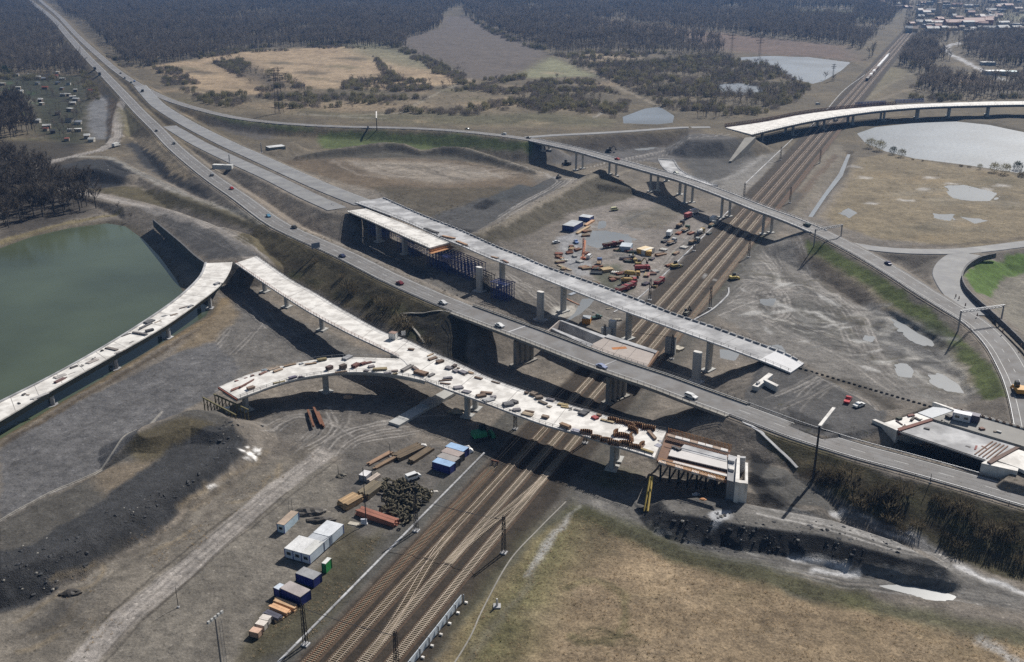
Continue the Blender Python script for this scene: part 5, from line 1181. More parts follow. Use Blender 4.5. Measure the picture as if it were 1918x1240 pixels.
# ------------------------------------------------------------------ vehicles
def car_meshes(kind):
    """body, glasshouse, wheels, lamps around the origin, nose towards +x"""
    if kind == 'van':
        prof = [(-2.3,.35),(-2.35,1.0),(-2.3,2.0),(1.0,2.05),(1.55,1.25),(2.25,1.05),(2.35,.6),(2.3,.35)]; w = [1.75,1.8,1.6,1.6,1.7,1.75,1.75,1.7]
        g = [(-2.2,1.3),(-2.2,1.85),(.95,1.9),(1.5,1.3)]; gw = [1.78,1.66,1.66,1.74]
    elif kind == 'pickup':
        prof = [(-2.4,.4),(-2.42,.95),(-.3,1.0),(-.1,1.7),(.75,1.7),(1.2,1.05),(2.2,.92),(2.3,.4)]; w = [1.7,1.75,1.75,1.45,1.45,1.7,1.7,1.65]
        g = [(-.22,1.1),(-.06,1.6),(.7,1.6),(1.1,1.1)]; gw = [1.7,1.5,1.5,1.72]
    elif kind == 'wagon':
        prof = [(-2.2,.3),(-2.25,.85),(-2.1,1.42),(.35,1.45),(1.0,.95),(2.1,.8),(2.2,.3)]; w = [1.65,1.7,1.4,1.4,1.65,1.65,1.6]
        g = [(-2.12,.98),(-2.0,1.35),(.3,1.38),(.88,1.0)]; gw = [1.66,1.46,1.46,1.68]
    else:
        prof = [(-2.1,.3),(-2.15,.85),(-1.5,.95),(-1.0,1.4),(.3,1.42),(.95,.95),(2.0,.8),(2.1,.3)]; w = [1.62,1.68,1.64,1.36,1.36,1.64,1.62,1.58]
        g = [(-1.42,.98),(-.98,1.33),(.26,1.35),(.85,.99)]; gw = [1.66,1.42,1.42,1.67]
    d = {'body': MB().profile(prof, w).mesh('body'), 'windows': MB().profile(g, gw).mesh('windows')}
    wh = MB().tube((0, -.11, 0), (0, .11, 0), .32, n=10).mesh('wheel'); wh.materials.append(M_TYRE); d['wheel'] = wh
    lp = MB().box((0, 0, 0), (.08, .35, .16)).mesh('headlight'); lp.materials.append(M_CONC); d['headlight'] = lp
    d['body'].materials.append(M_PAINT); d['windows'].materials.append(M_GLASS)
    d['nose'] = prof[-2][0]; return d
CARM = {k: car_meshes(k) for k in ('sedan', 'wagon', 'van', 'pickup')}
def car(kind, loc, rz, color, label, name=None):
    d = CARM[kind]; nm = {'van': 'van', 'pickup': 'pickup_truck'}.get(kind, 'car')
    e = empty(name or nm, loc, rz, label, {'van': 'van', 'pickup': 'pickup'}.get(kind, 'car'))
    link('body', d['body'], e, color=color); link('windows', d['windows'], e)
    for x in (-1.3, 1.35):
        for y in (-.78, .78): link('wheel', d['wheel'], e, (x, y, .32))
    for y in (-.6, .6): link('headlight', d['headlight'], e, (d['nose'] + .02, y, .68))
    return e
ALL = [OLD_W, OLD_B, OLD_E, EXIT, EXB, EXE, NEW_A]
def on_road(px, py):
    best = None
    for al in ALL:
        for (a, b) in zip(al[:-1], al[1:]):
            dx, dy = b[0] - a[0], b[1] - a[1]; t = max(0, min(1, ((px - a[0]) * dx + (py - a[1]) * dy) / (dx * dx + dy * dy)))
            d = math.hypot(px - a[0] - t * dx, py - a[1] - t * dy)
            if best is None or d < best[0]: best = (d, a[2] + t * (b[2] - a[2]), heading(P(*a), P(*b)))
    q = Pv(px, py, best[1]); return q, best[2]
WHT, DRK, RED, BLU, DRED, GRN = (.75,.75,.74), (.03,.032,.035), (.42,.03,.025), (.05,.13,.3), (.18,.02,.025), (.04,.08,.06)
for kind, x, y, c, fl, lab in [
 ('sedan',152,101,WHT,0,'small pale car on the motorway between the dark woods'), ('sedan',101,19,DRK,0,'tiny dark car on the most distant stretch of motorway'),
 ('sedan',226,138,DRK,1,'dark car on the exit carriageway above the allotments'), ('wagon',234,147,DRK,1,'dark estate car following another on the exit carriageway'), ('sedan',246,155,GRN,1,'greenish car where the exit road splits off'), ('sedan',252,153,BLU,1,'bluish car beside the greenish car at the exit split'),
 ('sedan',293,246,DRK,0,'dark car on the motorway above the sandy slope'), ('sedan',326,270,DRK,1,'dark car on the motorway near the white site trailer'), ('wagon',397,329,(.2,.2,.21),0,'grey car on the motorway just past the white site trailer'),
 ('sedan',434,354,RED,0,'red car on the motorway west of the bridge'), ('sedan',503,406,(.12,.3,.45),1,'light blue car on the motorway where the haul road joins'), ('sedan',551,427,DRK,0,'black car on the motorway before the blue road sign'),
 ('sedan',641,481,(.03,.04,.1),0,'dark blue car on the motorway opposite the casting span'), ('sedan',749,532,DRED,0,'dark red car on the motorway above the bushy slope'), ('sedan',830,569,(.62,.62,.62),1,'silver car driving onto the old motorway bridge'),
 ('sedan',936,612,WHT,1,'white car on the old motorway bridge above the concrete pit'), ('sedan',1127,689,(.3,.34,.5),1,'pale blue car on the middle of the old motorway bridge'), ('wagon',1295,745,WHT,1,'white estate car leaving the old motorway bridge eastwards'),
 ('sedan',875,243,GRN,0,'dark green car on the exit road above the green slope'), ('wagon',944,252,WHT,0,'white car on the exit road before the overpass'), ('sedan',990,259,DRK,0,'black car at the start of the overpass'), ('sedan',1156,299,RED,0,'red car on the overpass'),
 ('sedan',1266,325,(.6,.6,.5),1,'cream car on the overpass beside the deck stub'), ('wagon',1511,423,(.05,.08,.07),0,'dark estate car at the east end of the overpass'), ('sedan',1663,495,(.03,.035,.12),0,'dark blue car on the exit road beside the green bank')]:
    q, h = on_road(x, y); car(kind, q, h + (0 if fl else math.pi), c, lab)
q = g1(1588, 752); car('pickup', q, 1.05, (.5, .03, .04), 'red pickup parked on the gravel platform'); q = g1(1609, 761); car('sedan', q, .55, WHT, 'white car parked beside the red pickup on the gravel platform')
q = g1(774, 897); car('van', q, .62, WHT, 'white van parked between the tyre heap and the blue containers')
for x, y, k, c, rz, lab in [(1151,394,'van',(.75,.72,.42),.35,'cream van at the foot of the brown slope'), (1042,455,'sedan',WHT,.4,'white car at the edge of the flooded yard'), (1104,483,'van',WHT,1.2,'white van beside the orange lattice boom'),
  (1079,455,'pickup',(.25,.35,.6),1.8,'light blue pickup standing in the wet yard'), (1272,182 + 318,'wagon',(.2,.2,.18),.6,'grey car by the loader next to the tracks'), (432,190,'van',WHT,.2,'white van in the dry fields above the exit road'), (1565,227,'van',WHT,.3,'white van parked under the far bridge'), (1532,196,'van',WHT,.1,'white van behind the far bridge parapet'), (1118,596,'pickup',(.06,.12,.1),.5,'dark green pickup beside the orange box under the new bridge')]:
    car(k, g1(x, y), rz, c, lab)

def mute(c): lm = sum(c) / 3; return tuple((v * .8 + lm * .2) * .85 for v in c)
def truck(kind, px, py, rz, cab, body, label, L=7.5, loc=None):
    cab, body = mute(cab), mute(body)
    e = empty({'mixer': 'mixer_truck', 'tanker': 'tank_truck', 'dump': 'dump_truck'}.get(kind, 'truck'), loc or g1(px, py), rz, label, 'truck')
    MB().box((0, 0, .85), (L, .9, .35)).build('chassis', M_DARK, e)
    c = MB(); c.profile([(L/2-1.9,.75),(L/2-1.9,2.75),(L/2-.35,2.75),(L/2,1.75),(L/2+.05,.75)], 2.35); c.build('cab', M_PAINT, e, color=cab)
    MB().profile([(L/2-1.3,1.85),(L/2-1.3,2.5),(L/2-.42,2.5),(L/2-.05,1.82)], 2.4).build('windscreen', M_GLASS, e)
    x0, x1 = -L / 2, L / 2 - 2.1
    if kind == 'dump':
        m = MB(); m.profile([(x0-.2,1.1),(x0-.4,2.3),(x1,2.5),(x1,1.1)], [2.1,2.45,2.45,2.1]); m.build('tipper_body', M_TINT, e, color=body)
        MB().box(((x0+x1)/2, 0, 2.42), (x1-x0-.5, 2.1, .12)).build('load', mat('soil_load', (.1,.085,.07), .95, var=.3), e)
    elif kind == 'mixer':
        MB().tube((x0-.1, 0, 1.9), (x0+1.3, 0, 1.95), .6, 1.15, 12).tube((x0+1.3, 0, 1.95), (x1-.8, 0, 1.85), 1.15, 1.1, 12).tube((x1-.8, 0, 1.85), (x1, 0, 1.75), 1.1, .6, 12).build('drum', M_TINT, e, color=body)
        MB().bar((x0, 0, 2.2), (x0-.9, 0, 1.2), .5, .2).build('chute', M_STEEL, e)
    elif kind == 'tanker': MB().tube((x0, 0, 1.95), (x1, 0, 1.95), 1.05, n=12).build('tank', M_TINT, e, color=body)
    elif kind == 'flat':
        MB().box(((x0+x1)/2, 0, 1.2), (x1-x0, 2.4, .25)).build('flatbed', M_TINT, e, color=body)
        for k in range(3): MB().box(((x0+x1)/2, -.7+.7*k, 1.6), (x1-x0-.6, .5, .5)).build('load', M_WOOD, e, color=(.3,.2,.12))
    else: MB().box(((x0+x1)/2, 0, 2.15), (x1-x0, 2.45, 2.2)).build('cargo_box', M_TINT, e, color=body)
    wh = bpy.data.meshes.get('truck_wheel')
    if wh is None: wh = MB().tube((0, -.17, 0), (0, .17, 0), .5, n=10).mesh('truck_wheel'); wh.materials.append(M_TYRE)
    for x in (x0+.8, x0+2.1, L/2-1.1):
        for y in (-1.02, 1.02): link('wheel', wh, e, (x, y, .5))
    return e
for k, x, y, rz, c1, c2, lab in [('dump',1142,463,.5,(.3,.03,.02),(.16,.02,.02),'dark red dump truck at the edge of the flooded pit'), ('dump',1156,461,.5,(.32,.05,.02),(.2,.04,.02),'second dark red dump truck, close to the light blue container'),
  ('flat',1122,496,1.4,(.1,.2,.5),(.08,.08,.08),'blue truck with a dark flatbed beside the timber pile'), ('tanker',1203,507,.1,(.45,.03,.03),(.55,.06,.05),'red tank truck among the yellow machines'),
  ('mixer',1184,518,-.15,(.6,.35,.04),(.65,.42,.05),'yellow mixer truck behind the red tank truck'), ('mixer',1178,531,.1,(.5,.06,.03),(.62,.36,.05),'mixer truck with a red cab and yellow drum'), ('dump',1166,546,.75,(.45,.03,.04),(.4,.03,.04),'red dump truck right under the edge of the new bridge'), ('dump',1179,540,.75,(.48,.03,.04),(.42,.03,.04),'red dump truck one place out from the new bridge'),
  ('dump',1235,532,1.0,(.5,.05,.05),(.45,.04,.05),'lone red truck beside the railway mast'), ('box',1254,442,1.2,WHT,(.72,.74,.76),'big white box truck at the head of the yard'), ('flat',1258,457,.9,WHT,(.6,.6,.6),'white flatbed truck in front of the white box truck'),
  ('flat',1274,424,1.0,(.05,.05,.055),(.1,.05,.04),'dark flatbed truck in the parked row'), ('box',1290,408,.9,(.6,.6,.6),(.5,.06,.06),'truck with a red and white body in the parked row'), ('flat',1284,433,1.0,(.05,.12,.06),(.5,.5,.5),'dark green truck in the parked row'), ('box',1300,401,.9,WHT,(.62,.55,.55),'pale truck at the shaded end of the parked row'),
  ('box',1336,415,1.1,WHT,WHT,'white truck parked by the tracks under the overpass'), ('flat',1334,424,1.0,(.6,.62,.6),(.2,.3,.25),'white cab truck with greenish flatbed by the tracks'), ('mixer',1312,438,1.0,(.6,.4,.08),(.55,.52,.48),'mixer truck with yellow cab by the tracks'), ('flat',1300,456,.7,(.45,.47,.45),(.12,.15,.12),'grey-green flatbed truck near the tracks')]:
    truck(k, x, y, rz, c1, c2, lab)
q, h = on_road(178, 131); truck('box', 0, 0, h, DRK, (.05,.05,.055), 'dark lorry on the motorway above the allotments', 9, q); q, h = on_road(187, 141); truck('box', 0, 0, h, DRK, (.06,.05,.045), 'second dark lorry close behind on the motorway', 8, q)
q, h = on_road(267, 172); truck('flat', 0, 0, h, DRK, (.05,.05,.05), 'dark low truck at the start of the new carriageway', 7, q)
truck('box', 218, 275, 1.3, WHT, WHT, 'white truck on the haul road below the motorway'); 
def machine(px, py, rz, c, label, arm=True, s=1.0):
    """tracked excavator or loader"""
    e = empty('excavator', g1(px, py), rz, label, 'excavator'); e.scale = (s,) * 3
    for y in (-1, 1): MB().box((0, y, .4), (3.4, .55, .8), top=.85, topy=1).build('track', M_DARK, e)
    MB().box((-.3, 0, 1.25), (2.8, 2.2, .95), top=.94).build('body', M_TINT, e, color=c); MB().box((.7, .6, 2.1), (1.3, 1.0, 1.3), top=.85).build('cab', M_GLASS, e)
    if arm:
        MB().bar((.9, -.3, 1.5), (3.0, -.3, 3.6), .4).build('boom', M_TINT, e, color=c); MB().bar((3.0, -.3, 3.6), (4.6, -.3, 1.6), .3).build('stick', M_TINT, e, color=c); MB().profile([(4.2,.6),(4.3,1.6),(4.9,1.5),(5.1,.7),(4.7,.4)], 1.1, (0, -.3, 0)).build('bucket', M_DARK, e)
    else: MB().box((2.4, 0, .7), (.8, 2.6, .9), top=.7).build('bucket', M_TINT, e, color=c)
    return e
YEL = (.6, .36, .04)
machine(1196, 497, .4, (.35,.26,.08), 'dirty yellow excavator beside the red tank truck'); machine(1188, 490, 1.8, (.3,.22,.08), 'old yellow excavator on the scrap mound'); machine(1264, 502, .5, (.4,.3,.1), 'yellow loader beside the tracks', False, 1.2)
machine(1373, 524, .3, (.5,.38,.1), 'small yellow loader on the mud by the green verge', False, 1.1); machine(1909, 738, 1.4, (.55,.28,.04), 'orange-yellow bulldozer at the end of the exit road', False, 1.5); machine(1141, 283, .2, (.05,.05,.05), 'dark excavator under the overpass approach', True, 1.1)
machine(1063, 309, 2.6, (.06,.06,.06), 'dark loader in the shadow below the overpass', False, 1.4); machine(1046, 334, 1, (.05,.05,.05), 'small dark dozer on the haul road bend', False, .9); machine(900, 822, .4, (.03,.22,.1), 'green machine in the shade under the white ramp', False, 1.6); machine(1285, 590, 1, (.1,.1,.08), 'dark excavator on the bank beside the tunnel slab', True, .9)

# ------------------------------------------------------------------ site containers
def container(name, fl, fr, br, h, wall, roof, label, cat='container', ribs=True, windows=0, group=None, roofm=None):
    """box from three base corners given on the ground: front-left, front-right, back-right"""
    A, B, Cc = g1(*fl), g1(*fr), g1(*br)
    u = Vector((B.x - A.x, B.y - A.y, 0)); v = Vector((Cc.x - B.x, Cc.y - B.y, 0)); w = u.length; u.normalize(); v -= u * v.dot(u); d = v.length
    z = min(A.z, B.z, Cc.z) - .1; c = (A + B) / 2 + v / 2; c.z = z; rz = math.atan2(u.y, u.x)
    return cbox(name, c, w, d, h, rz, wall, roof, label, cat, ribs, windows, group)
def cbox(name, c, w, d, h, rz, wall, roof, label, cat='container', ribs=True, windows=0, group=None):
    e = empty(name, c, rz, label, cat, group)
    MB().box((0, 0, h / 2 + .1), (w, d, h - .1)).build('walls', M_TINT, e, color=wall)
    MB().box((0, 0, h + .1), (w + .08, d + .08, .12)).build('roof', M_TINT, e, color=roof)
    fr = MB()
    for x in (-1, 1):
        for y in (-1, 1): fr.box((x * w / 2, y * d / 2, h / 2 + .05), (.16, .16, h))
    fr.build('frame_bars', M_TINT, e, color=[k * .35 + .01 for k in wall] if not windows else (.08, .1, .3))
    if ribs:
        rb = MB(); n = max(3, int(w / .8))
        for i in range(n): rb.box((-w / 2 + (i + .5) * w / n, -d / 2 - .02, h / 2), (.12, .08, h - .5))
        tag(rb.build('wall_ribs', M_TINT, e, color=wall), kind='stuff')
    for i in range(windows):
        x = -w / 2 + (i + .5) * w / windows; f = MB().box((x, -d / 2 - .03, h * .58), (w / windows * .55, .06, h * .36)).build('window', M_WHITE, e); MB().box((x, -d / 2 - .07, h * .58), (w / windows * .45, .04, h * .28)).build('pane', M_GLASS, f)
    return e
LB, DB = (.3, .45, .66), (.025, .035, .19)
container('office_cabin', (520,996), (533.5,999.5), (556,972), 2.6, (.5,.62,.7), (.4,.31,.24), 'small weathered light blue site cabin with a rusty roof', 'cabin', False, 1)
# office block: cabins set side by side
A = Pv(581.5, 1057.5, .1); U = (Pv(581.5, 1041, 2.75) - Pv(533.8, 1028, 2.75)); U.z = 0; wtot = U.length; U.normalize(); V = Vector((-U.y, U.x, 0)); rz = math.atan2(U.y, U.x); w1 = wtot / 3
OW, OR_ = (.55, .62, .7), (.62, .64, .67)
for i, lb in ((0, 'front-right cabin of the white office block, with the dark window'), (1, 'middle front cabin of the white office block'), (2, 'left front cabin of the white office block, set apart by a blue seam')):
    cbox('office_cabin', A - U * (w1 * (i + .5)) + V * (w1 * 1.25), w1 - .06, w1 * 2.5, 2.7, rz, OW, (.66,.66,.66) if i else (.6,.6,.58), lb, 'cabin', False, 1)
cbox('office_cabin', A - U * w1 + V * (w1 * 3.02), w1 * 2 - .06, w1 * 1.0, 2.6, rz, OW, (.42,.44,.47), 'crosswise grey-roofed cabin in the middle of the white office block', 'cabin', False, 0)
for i in (0, 1): cbox('office_cabin', A - U * (w1 * (i + .5)) + V * (w1 * 4.8), w1 - .06, w1 * 2.5, 2.7, rz, OW, OR_, ['rear right cabin of the white office block facing the railway', 'rear left cabin of the white office block'][i], 'cabin', False, 1)
container('toilet_cabin', (604,1073), (611,1075), (620,1063), 2.9, (.03,.27,.07), (.7,.7,.68), 'small bright green cabin with a white roof beside the office block', 'cabin', False)
container('container', (555,1089), (588,1102), (599,1088), 2.5, DB, (.3,.3,.31), 'dark blue container with a grey roof, close to the green cabin')
container('container', (526,1119), (564,1136), (577,1120), 2.7, DB, (.36,.32,.31), 'larger dark blue container with a worn brownish roof')
container('container', (514,1116), (525,1121), (531,1110), 2.4, (.03,.04,.2), (.5,.55,.62), 'small blue box attached to the larger blue container', ribs=False)
for i, (wl_, rf, lb) in enumerate([(DB, LB, 'dark blue container with a lettered light blue roof in the yard'), ((.07,.07,.08), (.3,.28,.27), 'dark container with a grey-brown roof, second in the row by the blue one'), ((.06,.06,.065), (.36,.3,.28), 'dark container with a rosy-brown roof, third in the row'), (DB, LB, 'rear blue container with a plain light blue roof in the yard row')]):
    container('container', (810 + 8.2 * i, 879 - 9.6 * i), (843 + 8.2 * i, 889 - 9.6 * i), (850 + 8.2 * i, 880 - 9.6 * i), 2.6, wl_, rf, lb)
container('blue_shed', (1053,432), (1074,435), (1088,423), 3.2, (.035,.06,.2), (.42,.44,.46), 'blue shed with a pale grey roof in the flooded yard', 'shed'); container('container', (1084,413), (1104,416), (1106,411), 2.5, (.06,.09,.25), (.5,.52,.55), 'long blue container behind the blue shed')
container('container', (1160,470), (1180,472), (1182,464), 2.6, (.33,.42,.52), (.45,.5,.55), 'light blue container beside the dump trucks'); container('container', (1192,474), (1201,477), (1206,468), 2.6, (.62,.36,.07), (.7,.55,.35), 'yellow container left of a pair with white doors')
container('container', (1201,477), (1208,479), (1213,470), 2.6, (.66,.64,.6), (.72,.66,.55), 'white container squeezed between two yellow ones'); container('container', (1209,479), (1220,480), (1223,473), 2.5, (.66,.36,.05), (.72,.5,.2), 'orange-yellow container at the end of the trio')
container('container', (1090,607), (1105,608), (1107,601), 2.5, (.55,.26,.05), (.35,.38,.42), 'orange box with a grey top beside the tunnel slab'); container('site_trailer', (398,316), (434,318), (437,313), 2.9, (.55,.55,.54), (.66,.66,.64), 'long white site trailer on the brown strip beside the motorway', 'trailer')
container('site_hut', (505,282), (535,280), (548,270), 2.6, (.2,.22,.2), (.6,.6,.6), 'low hut with a white roof on the dark heap near the exit road', 'hut')
cbox('site_cabin', Pv(737, 634, 10.1), 2.6, 2.2, 2.3, -.4, (.7,.68,.64), (.3,.2,.16), 'small white cabin with a brown roof on the far edge of the white ramp', 'cabin', False)
cbox('site_trailer', Pv(1801, 787, 12.5), 5, 2.4, 2.4, -.55, (.6,.6,.62), (.66,.66,.7), 'small white trailer on the broad grey deck', 'trailer', False, 2); cbox('site_trailer', Pv(1820, 788, 12.5), 4, 2.4, 2.2, -.6, (.09,.08,.12), (.1,.09,.14), 'dark trailer beside the white one on the broad grey deck', 'trailer', False)

# ------------------------------------------------------------------ timber, boxes, tyres in the near yard
def planks(a, b, w, h, c, label, name='plank_stack', cat='planks', z=None, n=None, group=None):
    """pile of boards laid from a to b (pixels); every layer a few boards of uneven length"""
    A = Pv(a[0], a[1], z) if z is not None else g1(*a); B = Pv(b[0], b[1], z) if z is not None else g1(*b)
    L = (B - A).length; e = empty(name, (A + B) / 2, math.atan2(B.y - A.y, B.x - A.x), label, cat, group)
    nb_ = n or max(2, min(5, int(w / .4))); nl = max(1, min(4, int(round(h / .3)))); bw = w / nb_
    for k in range(nl):
        for i in range(nb_):
            l2 = L * R.uniform(.86, 1.0); f = R.uniform(.75, 1.25)
            MB().box((0, 0, 0), (l2, bw * .93, h / nl * .95)).build('board', M_WOOD, e, (R.uniform(-.04, .04) * L, -w / 2 + bw * (i + .5), h / nl * (k + .5)), [min(.9, x * f) for x in c])
    return e
WD, WY, WG, WT = (.2,.115,.065), (.42,.26,.12), (.22,.2,.19), (.5,.35,.2)
planks((640,953),(672,935), 4.2, 1.8, (.4,.27,.15), 'large tan plank crate at the corner of the tyre heap', n=6); planks((679,935),(712,908), 4.0, 1.6, (.17,.14,.095), 'dark grey-green plank stack above the tan crate', n=6)
planks((673,962),(745,985), 2.6, 1.6, (.27,.11,.075), 'long red-brown stack of timbers in front of the tyres', n=5); planks((690,905),(710,892), 1.6, 1.0, (.5,.42,.36), 'pale plank bundle beside the grey crate')
planks((690,872),(735,850), 1.6, .9, (.27,.17,.11), 'long brown beams at the back of the yard'); planks((700,880),(745,857), 1.5, .8, (.24,.16,.1), 'brown beams lying parallel to the back row'); planks((740,862),(790,838), 4, 1.3, (.13,.095,.06), 'dark heap of old timber behind the van', n=7); planks((768,868),(808,842), 2.5, 1.0, (.15,.11,.07), 'dark beams stacked along the yard track')
container('crate', (673,900), (686,903), (692,893), 1.9, (.25,.25,.28), (.62,.6,.6), 'grey crate with white lid at the yard corner', 'crate', False)
planks((653,980),(672,984), 1.5, .3, (.55,.5,.42), 'pale boards lying by the foot of the floodlight pole')
tagged = 0
ty = bpy.data.meshes.new('tyre')
import bmesh
bm = bmesh.new()
def torus(bm, r0, r1, n=10, k=4):
    vs = [[bm.verts.new(((r0 + r1 * math.cos(2 * math.pi * j / k)) * math.cos(2 * math.pi * i / n), (r0 + r1 * math.cos(2 * math.pi * j / k)) * math.sin(2 * math.pi * i / n), r1 * math.sin(2 * math.pi * j / k))) for j in range(k)] for i in range(n)]
    for i in range(n):
        for j in range(k): bm.faces.new((vs[i][j], vs[(i + 1) % n][j], vs[(i + 1) % n][(j + 1) % k], vs[i][(j + 1) % k]))
torus(bm, .42, .2); bm.to_mesh(ty); bm.free(); ty.materials.append(mat('old_tyre', (.092,.08,.052), .9, var=.5, scale=2))
TP = np.array([P(x, y, .5) for x, y in [(706,905),(735,895),(760,900),(812,920),(800,940),(772,972),(752,988),(735,968),(712,955),(716,930)]])
nt_ = 0
while nt_ < 250:
    x, y = R.uniform(TP[:, 0].min(), TP[:, 0].max()), R.uniform(TP[:, 1].min(), TP[:, 1].max())
    if poly_sd(np.array([x]), np.array([y]), TP)[0] < .2: continue
    o = link('tyre', ty, None, (x, y, hz(x, y) + .25 + R.uniform(0, 1.1)), rz=R.uniform(0, 6)); up = R.random() < .3; s_ = R.uniform(1.0, 1.45); o.rotation_euler = (R.uniform(-.7, .7) + (1.3 if up else 0), R.uniform(-.6, .6), R.uniform(0, 6)); o.scale = (s_,) * 3
    tag(o, ('large' if s_ > 1.3 else 'small' if s_ < 1.12 else 'mid-sized') + ' dark worn tyre ' + ('standing up' if up else 'lying flat') + ' in the big tyre heap beside the siding', 'tyre', 'tyres in the heap'); nt_ += 1
def tarp(px, py, s, c, label, z=None):
    q = Pv(px, py, z) if z is not None else g1(px, py); bm = bmesh.new(); bmesh.ops.create_icosphere(bm, subdivisions=3, radius=1)
    for v in bm.verts:
        n = float(fbm(np.array([v.co.x * 1.7 + px]), np.array([v.co.y * 1.7 + v.co.z * 2.1 + py]), 3, 3)[0]); v.co *= 1 + .45 * n; v.co.z = max(v.co.z, -.15)
    bmesh.ops.scale(bm, vec=s, verts=bm.verts); me = bpy.data.meshes.new('tarp'); bm.to_mesh(me); bm.free(); me.materials.append(M_TINT)
    return tag(link('tarp_bundle', me, None, q, c), label, 'tarp')
tarp(876, 846, (2, 1.6, 1.9), (.75,.73,.7), 'crumpled white tarp bundle behind the blue container row'); tarp(790, 836, (1.6, 1.0, .9), (.72,.7,.67), 'small white tarp on the dark timber heap'); tarp(1304, 926, (1.2, .9, .6), (.72,.74,.78), 'white plastic heap in the shade below the formwork span'); tarp(1318, 935, (1.0, .7, .3), (.5,.22,.08), 'orange pile on the track below the formwork span')
tarp(812, 921, (1.5, .6, .3), (.6,.57,.52), 'pale rubble strip at the tip of the tyre heap'); tarp(640, 892, (1.5, 1.2, .7), (.1,.09,.07), 'dark little spoil heap with a post'); tarp(580, 960, (4, 2.4, 1.3), (.085,.075,.065), 'dark spoil heap behind the office block'); tarp(605, 975, (4, 1.4, 1.0), (.08,.07,.06), 'low dark spoil bank between cabin and office block'); tarp(1155, 600, (2.6, 1.6, .8), (.3,.27,.22), 'pale sand heap by the free column')
tarp(1262, 655, (4, 3, 1.6), (.34,.3,.23), 'pale rock mound at the corner of the tunnel slab'); tarp(950 - 95, 772, (3, 2, 1.4), (.3,.26,.2), 'sandy heap under the white ramp beside a footing'); tarp(652, 745, (1.6, 1.1, 1), (.5,.32,.2), 'orange-brown pile of forms at the foot of a ramp pier'); tarp(133, 1112, (2.6, 1.5, .9), (.05,.045,.04), 'dark hollow heap at the foot of the slag bank')
for a, b, c, lb in [((515,1128),(555,1143),(.52,.34,.2),'thick tan insulated pack below the larger blue container'), ((508,1139),(542,1153),(.5,.3,.17),'longer tan pack beside the dark sheet'), ((496,1150),(526,1163),(.09,.09,.12),'dark sheeted pack between tan packs and white crates')]: planks(a, b, 1.6, 1.1, c, lb, 'wrapped_pack', 'pack', n=2)
for x, y, c, lb in [(498,1167,(.68,.62,.57),'white crate touching the dark sheeted pack'), (491,1177,(.7,.64,.58),'white crate in the middle of the crate row'), (480,1191,(.6,.4,.3),'pinkish crate at the end of the crate row')]: cbox('crate', g1(x, y), 2.3, 1.7, 1.5, -.35, [k * .75 for k in c], c, lb, 'crate', False)
planks((515,1166),(532,1158), .8, .5, WT, 'loose tan offcuts beside the crate row')
for a, b, lb in [((577,772),(588,804),'left one of the rusty steel beams lying in front of the curved ramp'), ((588,767),(602,801),'middle rusty steel beam in front of the curved ramp'), ((596,776),(607,803),'right rusty steel beam in front of the curved ramp')]:
    A, B = g1(*a), g1(*b); A.z += .7; B.z += .7; d = B - A; e = empty('steel_beam', A, math.atan2(d.y, d.x), lb, 'beam'); L = d.length
    for z in (-.3, .3): MB().box((L / 2, 0, z), (L, .7, .12)).build('flange', M_RUST, e)
    MB().box((L / 2, 0, 0), (L, .14, .5)).build('web', M_RUST, e)
for a, b, lb in [((1207,958),(1218,893),'left yellow steel pile leaning under the formwork span'), ((1213,958),(1222,893),'right yellow steel pile leaning under the formwork span')]:
    A, B = g1(*a), Pv(b[0], b[1], 6.5); m = MB(); m.tube((0, 0, 0), B - A, .3, n=8); tag(m.build('steel_pile', mat('yellow_pile', (.42, .3, .06), .6, var=.25), None, A), lb, 'pile')
A, B = g1(738, 797), g1(845, 737); d = B - A; e = empty('footing_slab', A, math.atan2(d.y, d.x), 'long low concrete footing slab under the twin piers of the white ramp', 'footing')
MB().box((d.length / 2, 0, .3), (d.length, 4.6, 1.0)).build('slab', M_CONCG, e); MB().box((d.length * .6, .2, 1.0), (6, 3.2, 1.2)).build('plinth', M_CONCP, e)
# timber trestle at the end of the curved arm
for (a, b, zt, lb) in [((381,745),(441,777),5.0,'outer row of the olive timber trestle below the ramp tip'), ((402,739),(464,767),5.4,'inner row of the olive timber trestle below the ramp tip')]:
    A, B = Pv(a[0], a[1], zt), Pv(b[0], b[1], zt); d = B - A; e = empty('timber_trestle', A, math.atan2(d.y, d.x), lb, 'trestle'); L = math.hypot(d.x, d.y)
    M_OL = mat('olive_timber', (.17, .15, .075), .85, var=.3)
    for i in range(10): t = i / 9; MB().bar((L * t, 0, hz(A.x + d.x * t, A.y + d.y * t) - zt - .4), (L * t, 0, 0), .28).build('post', M_OL, e)
    MB().bar((-.4, 0, 0), (L + .4, 0, 0), .4).build('cap_beam', M_OL, e)
    for i in range(9): MB().bar((L * i / 9, .15, -3), (L * (i + 1) / 9, .15, -.4), .12).build('brace', M_OL, e)
cbox('site_toilet', g1(427, 775), 1.6, 1.2, 2.2, .3, (.7,.66,.6), (.75,.72,.68), 'white cabin standing inside the timber trestle', 'cabin', False)

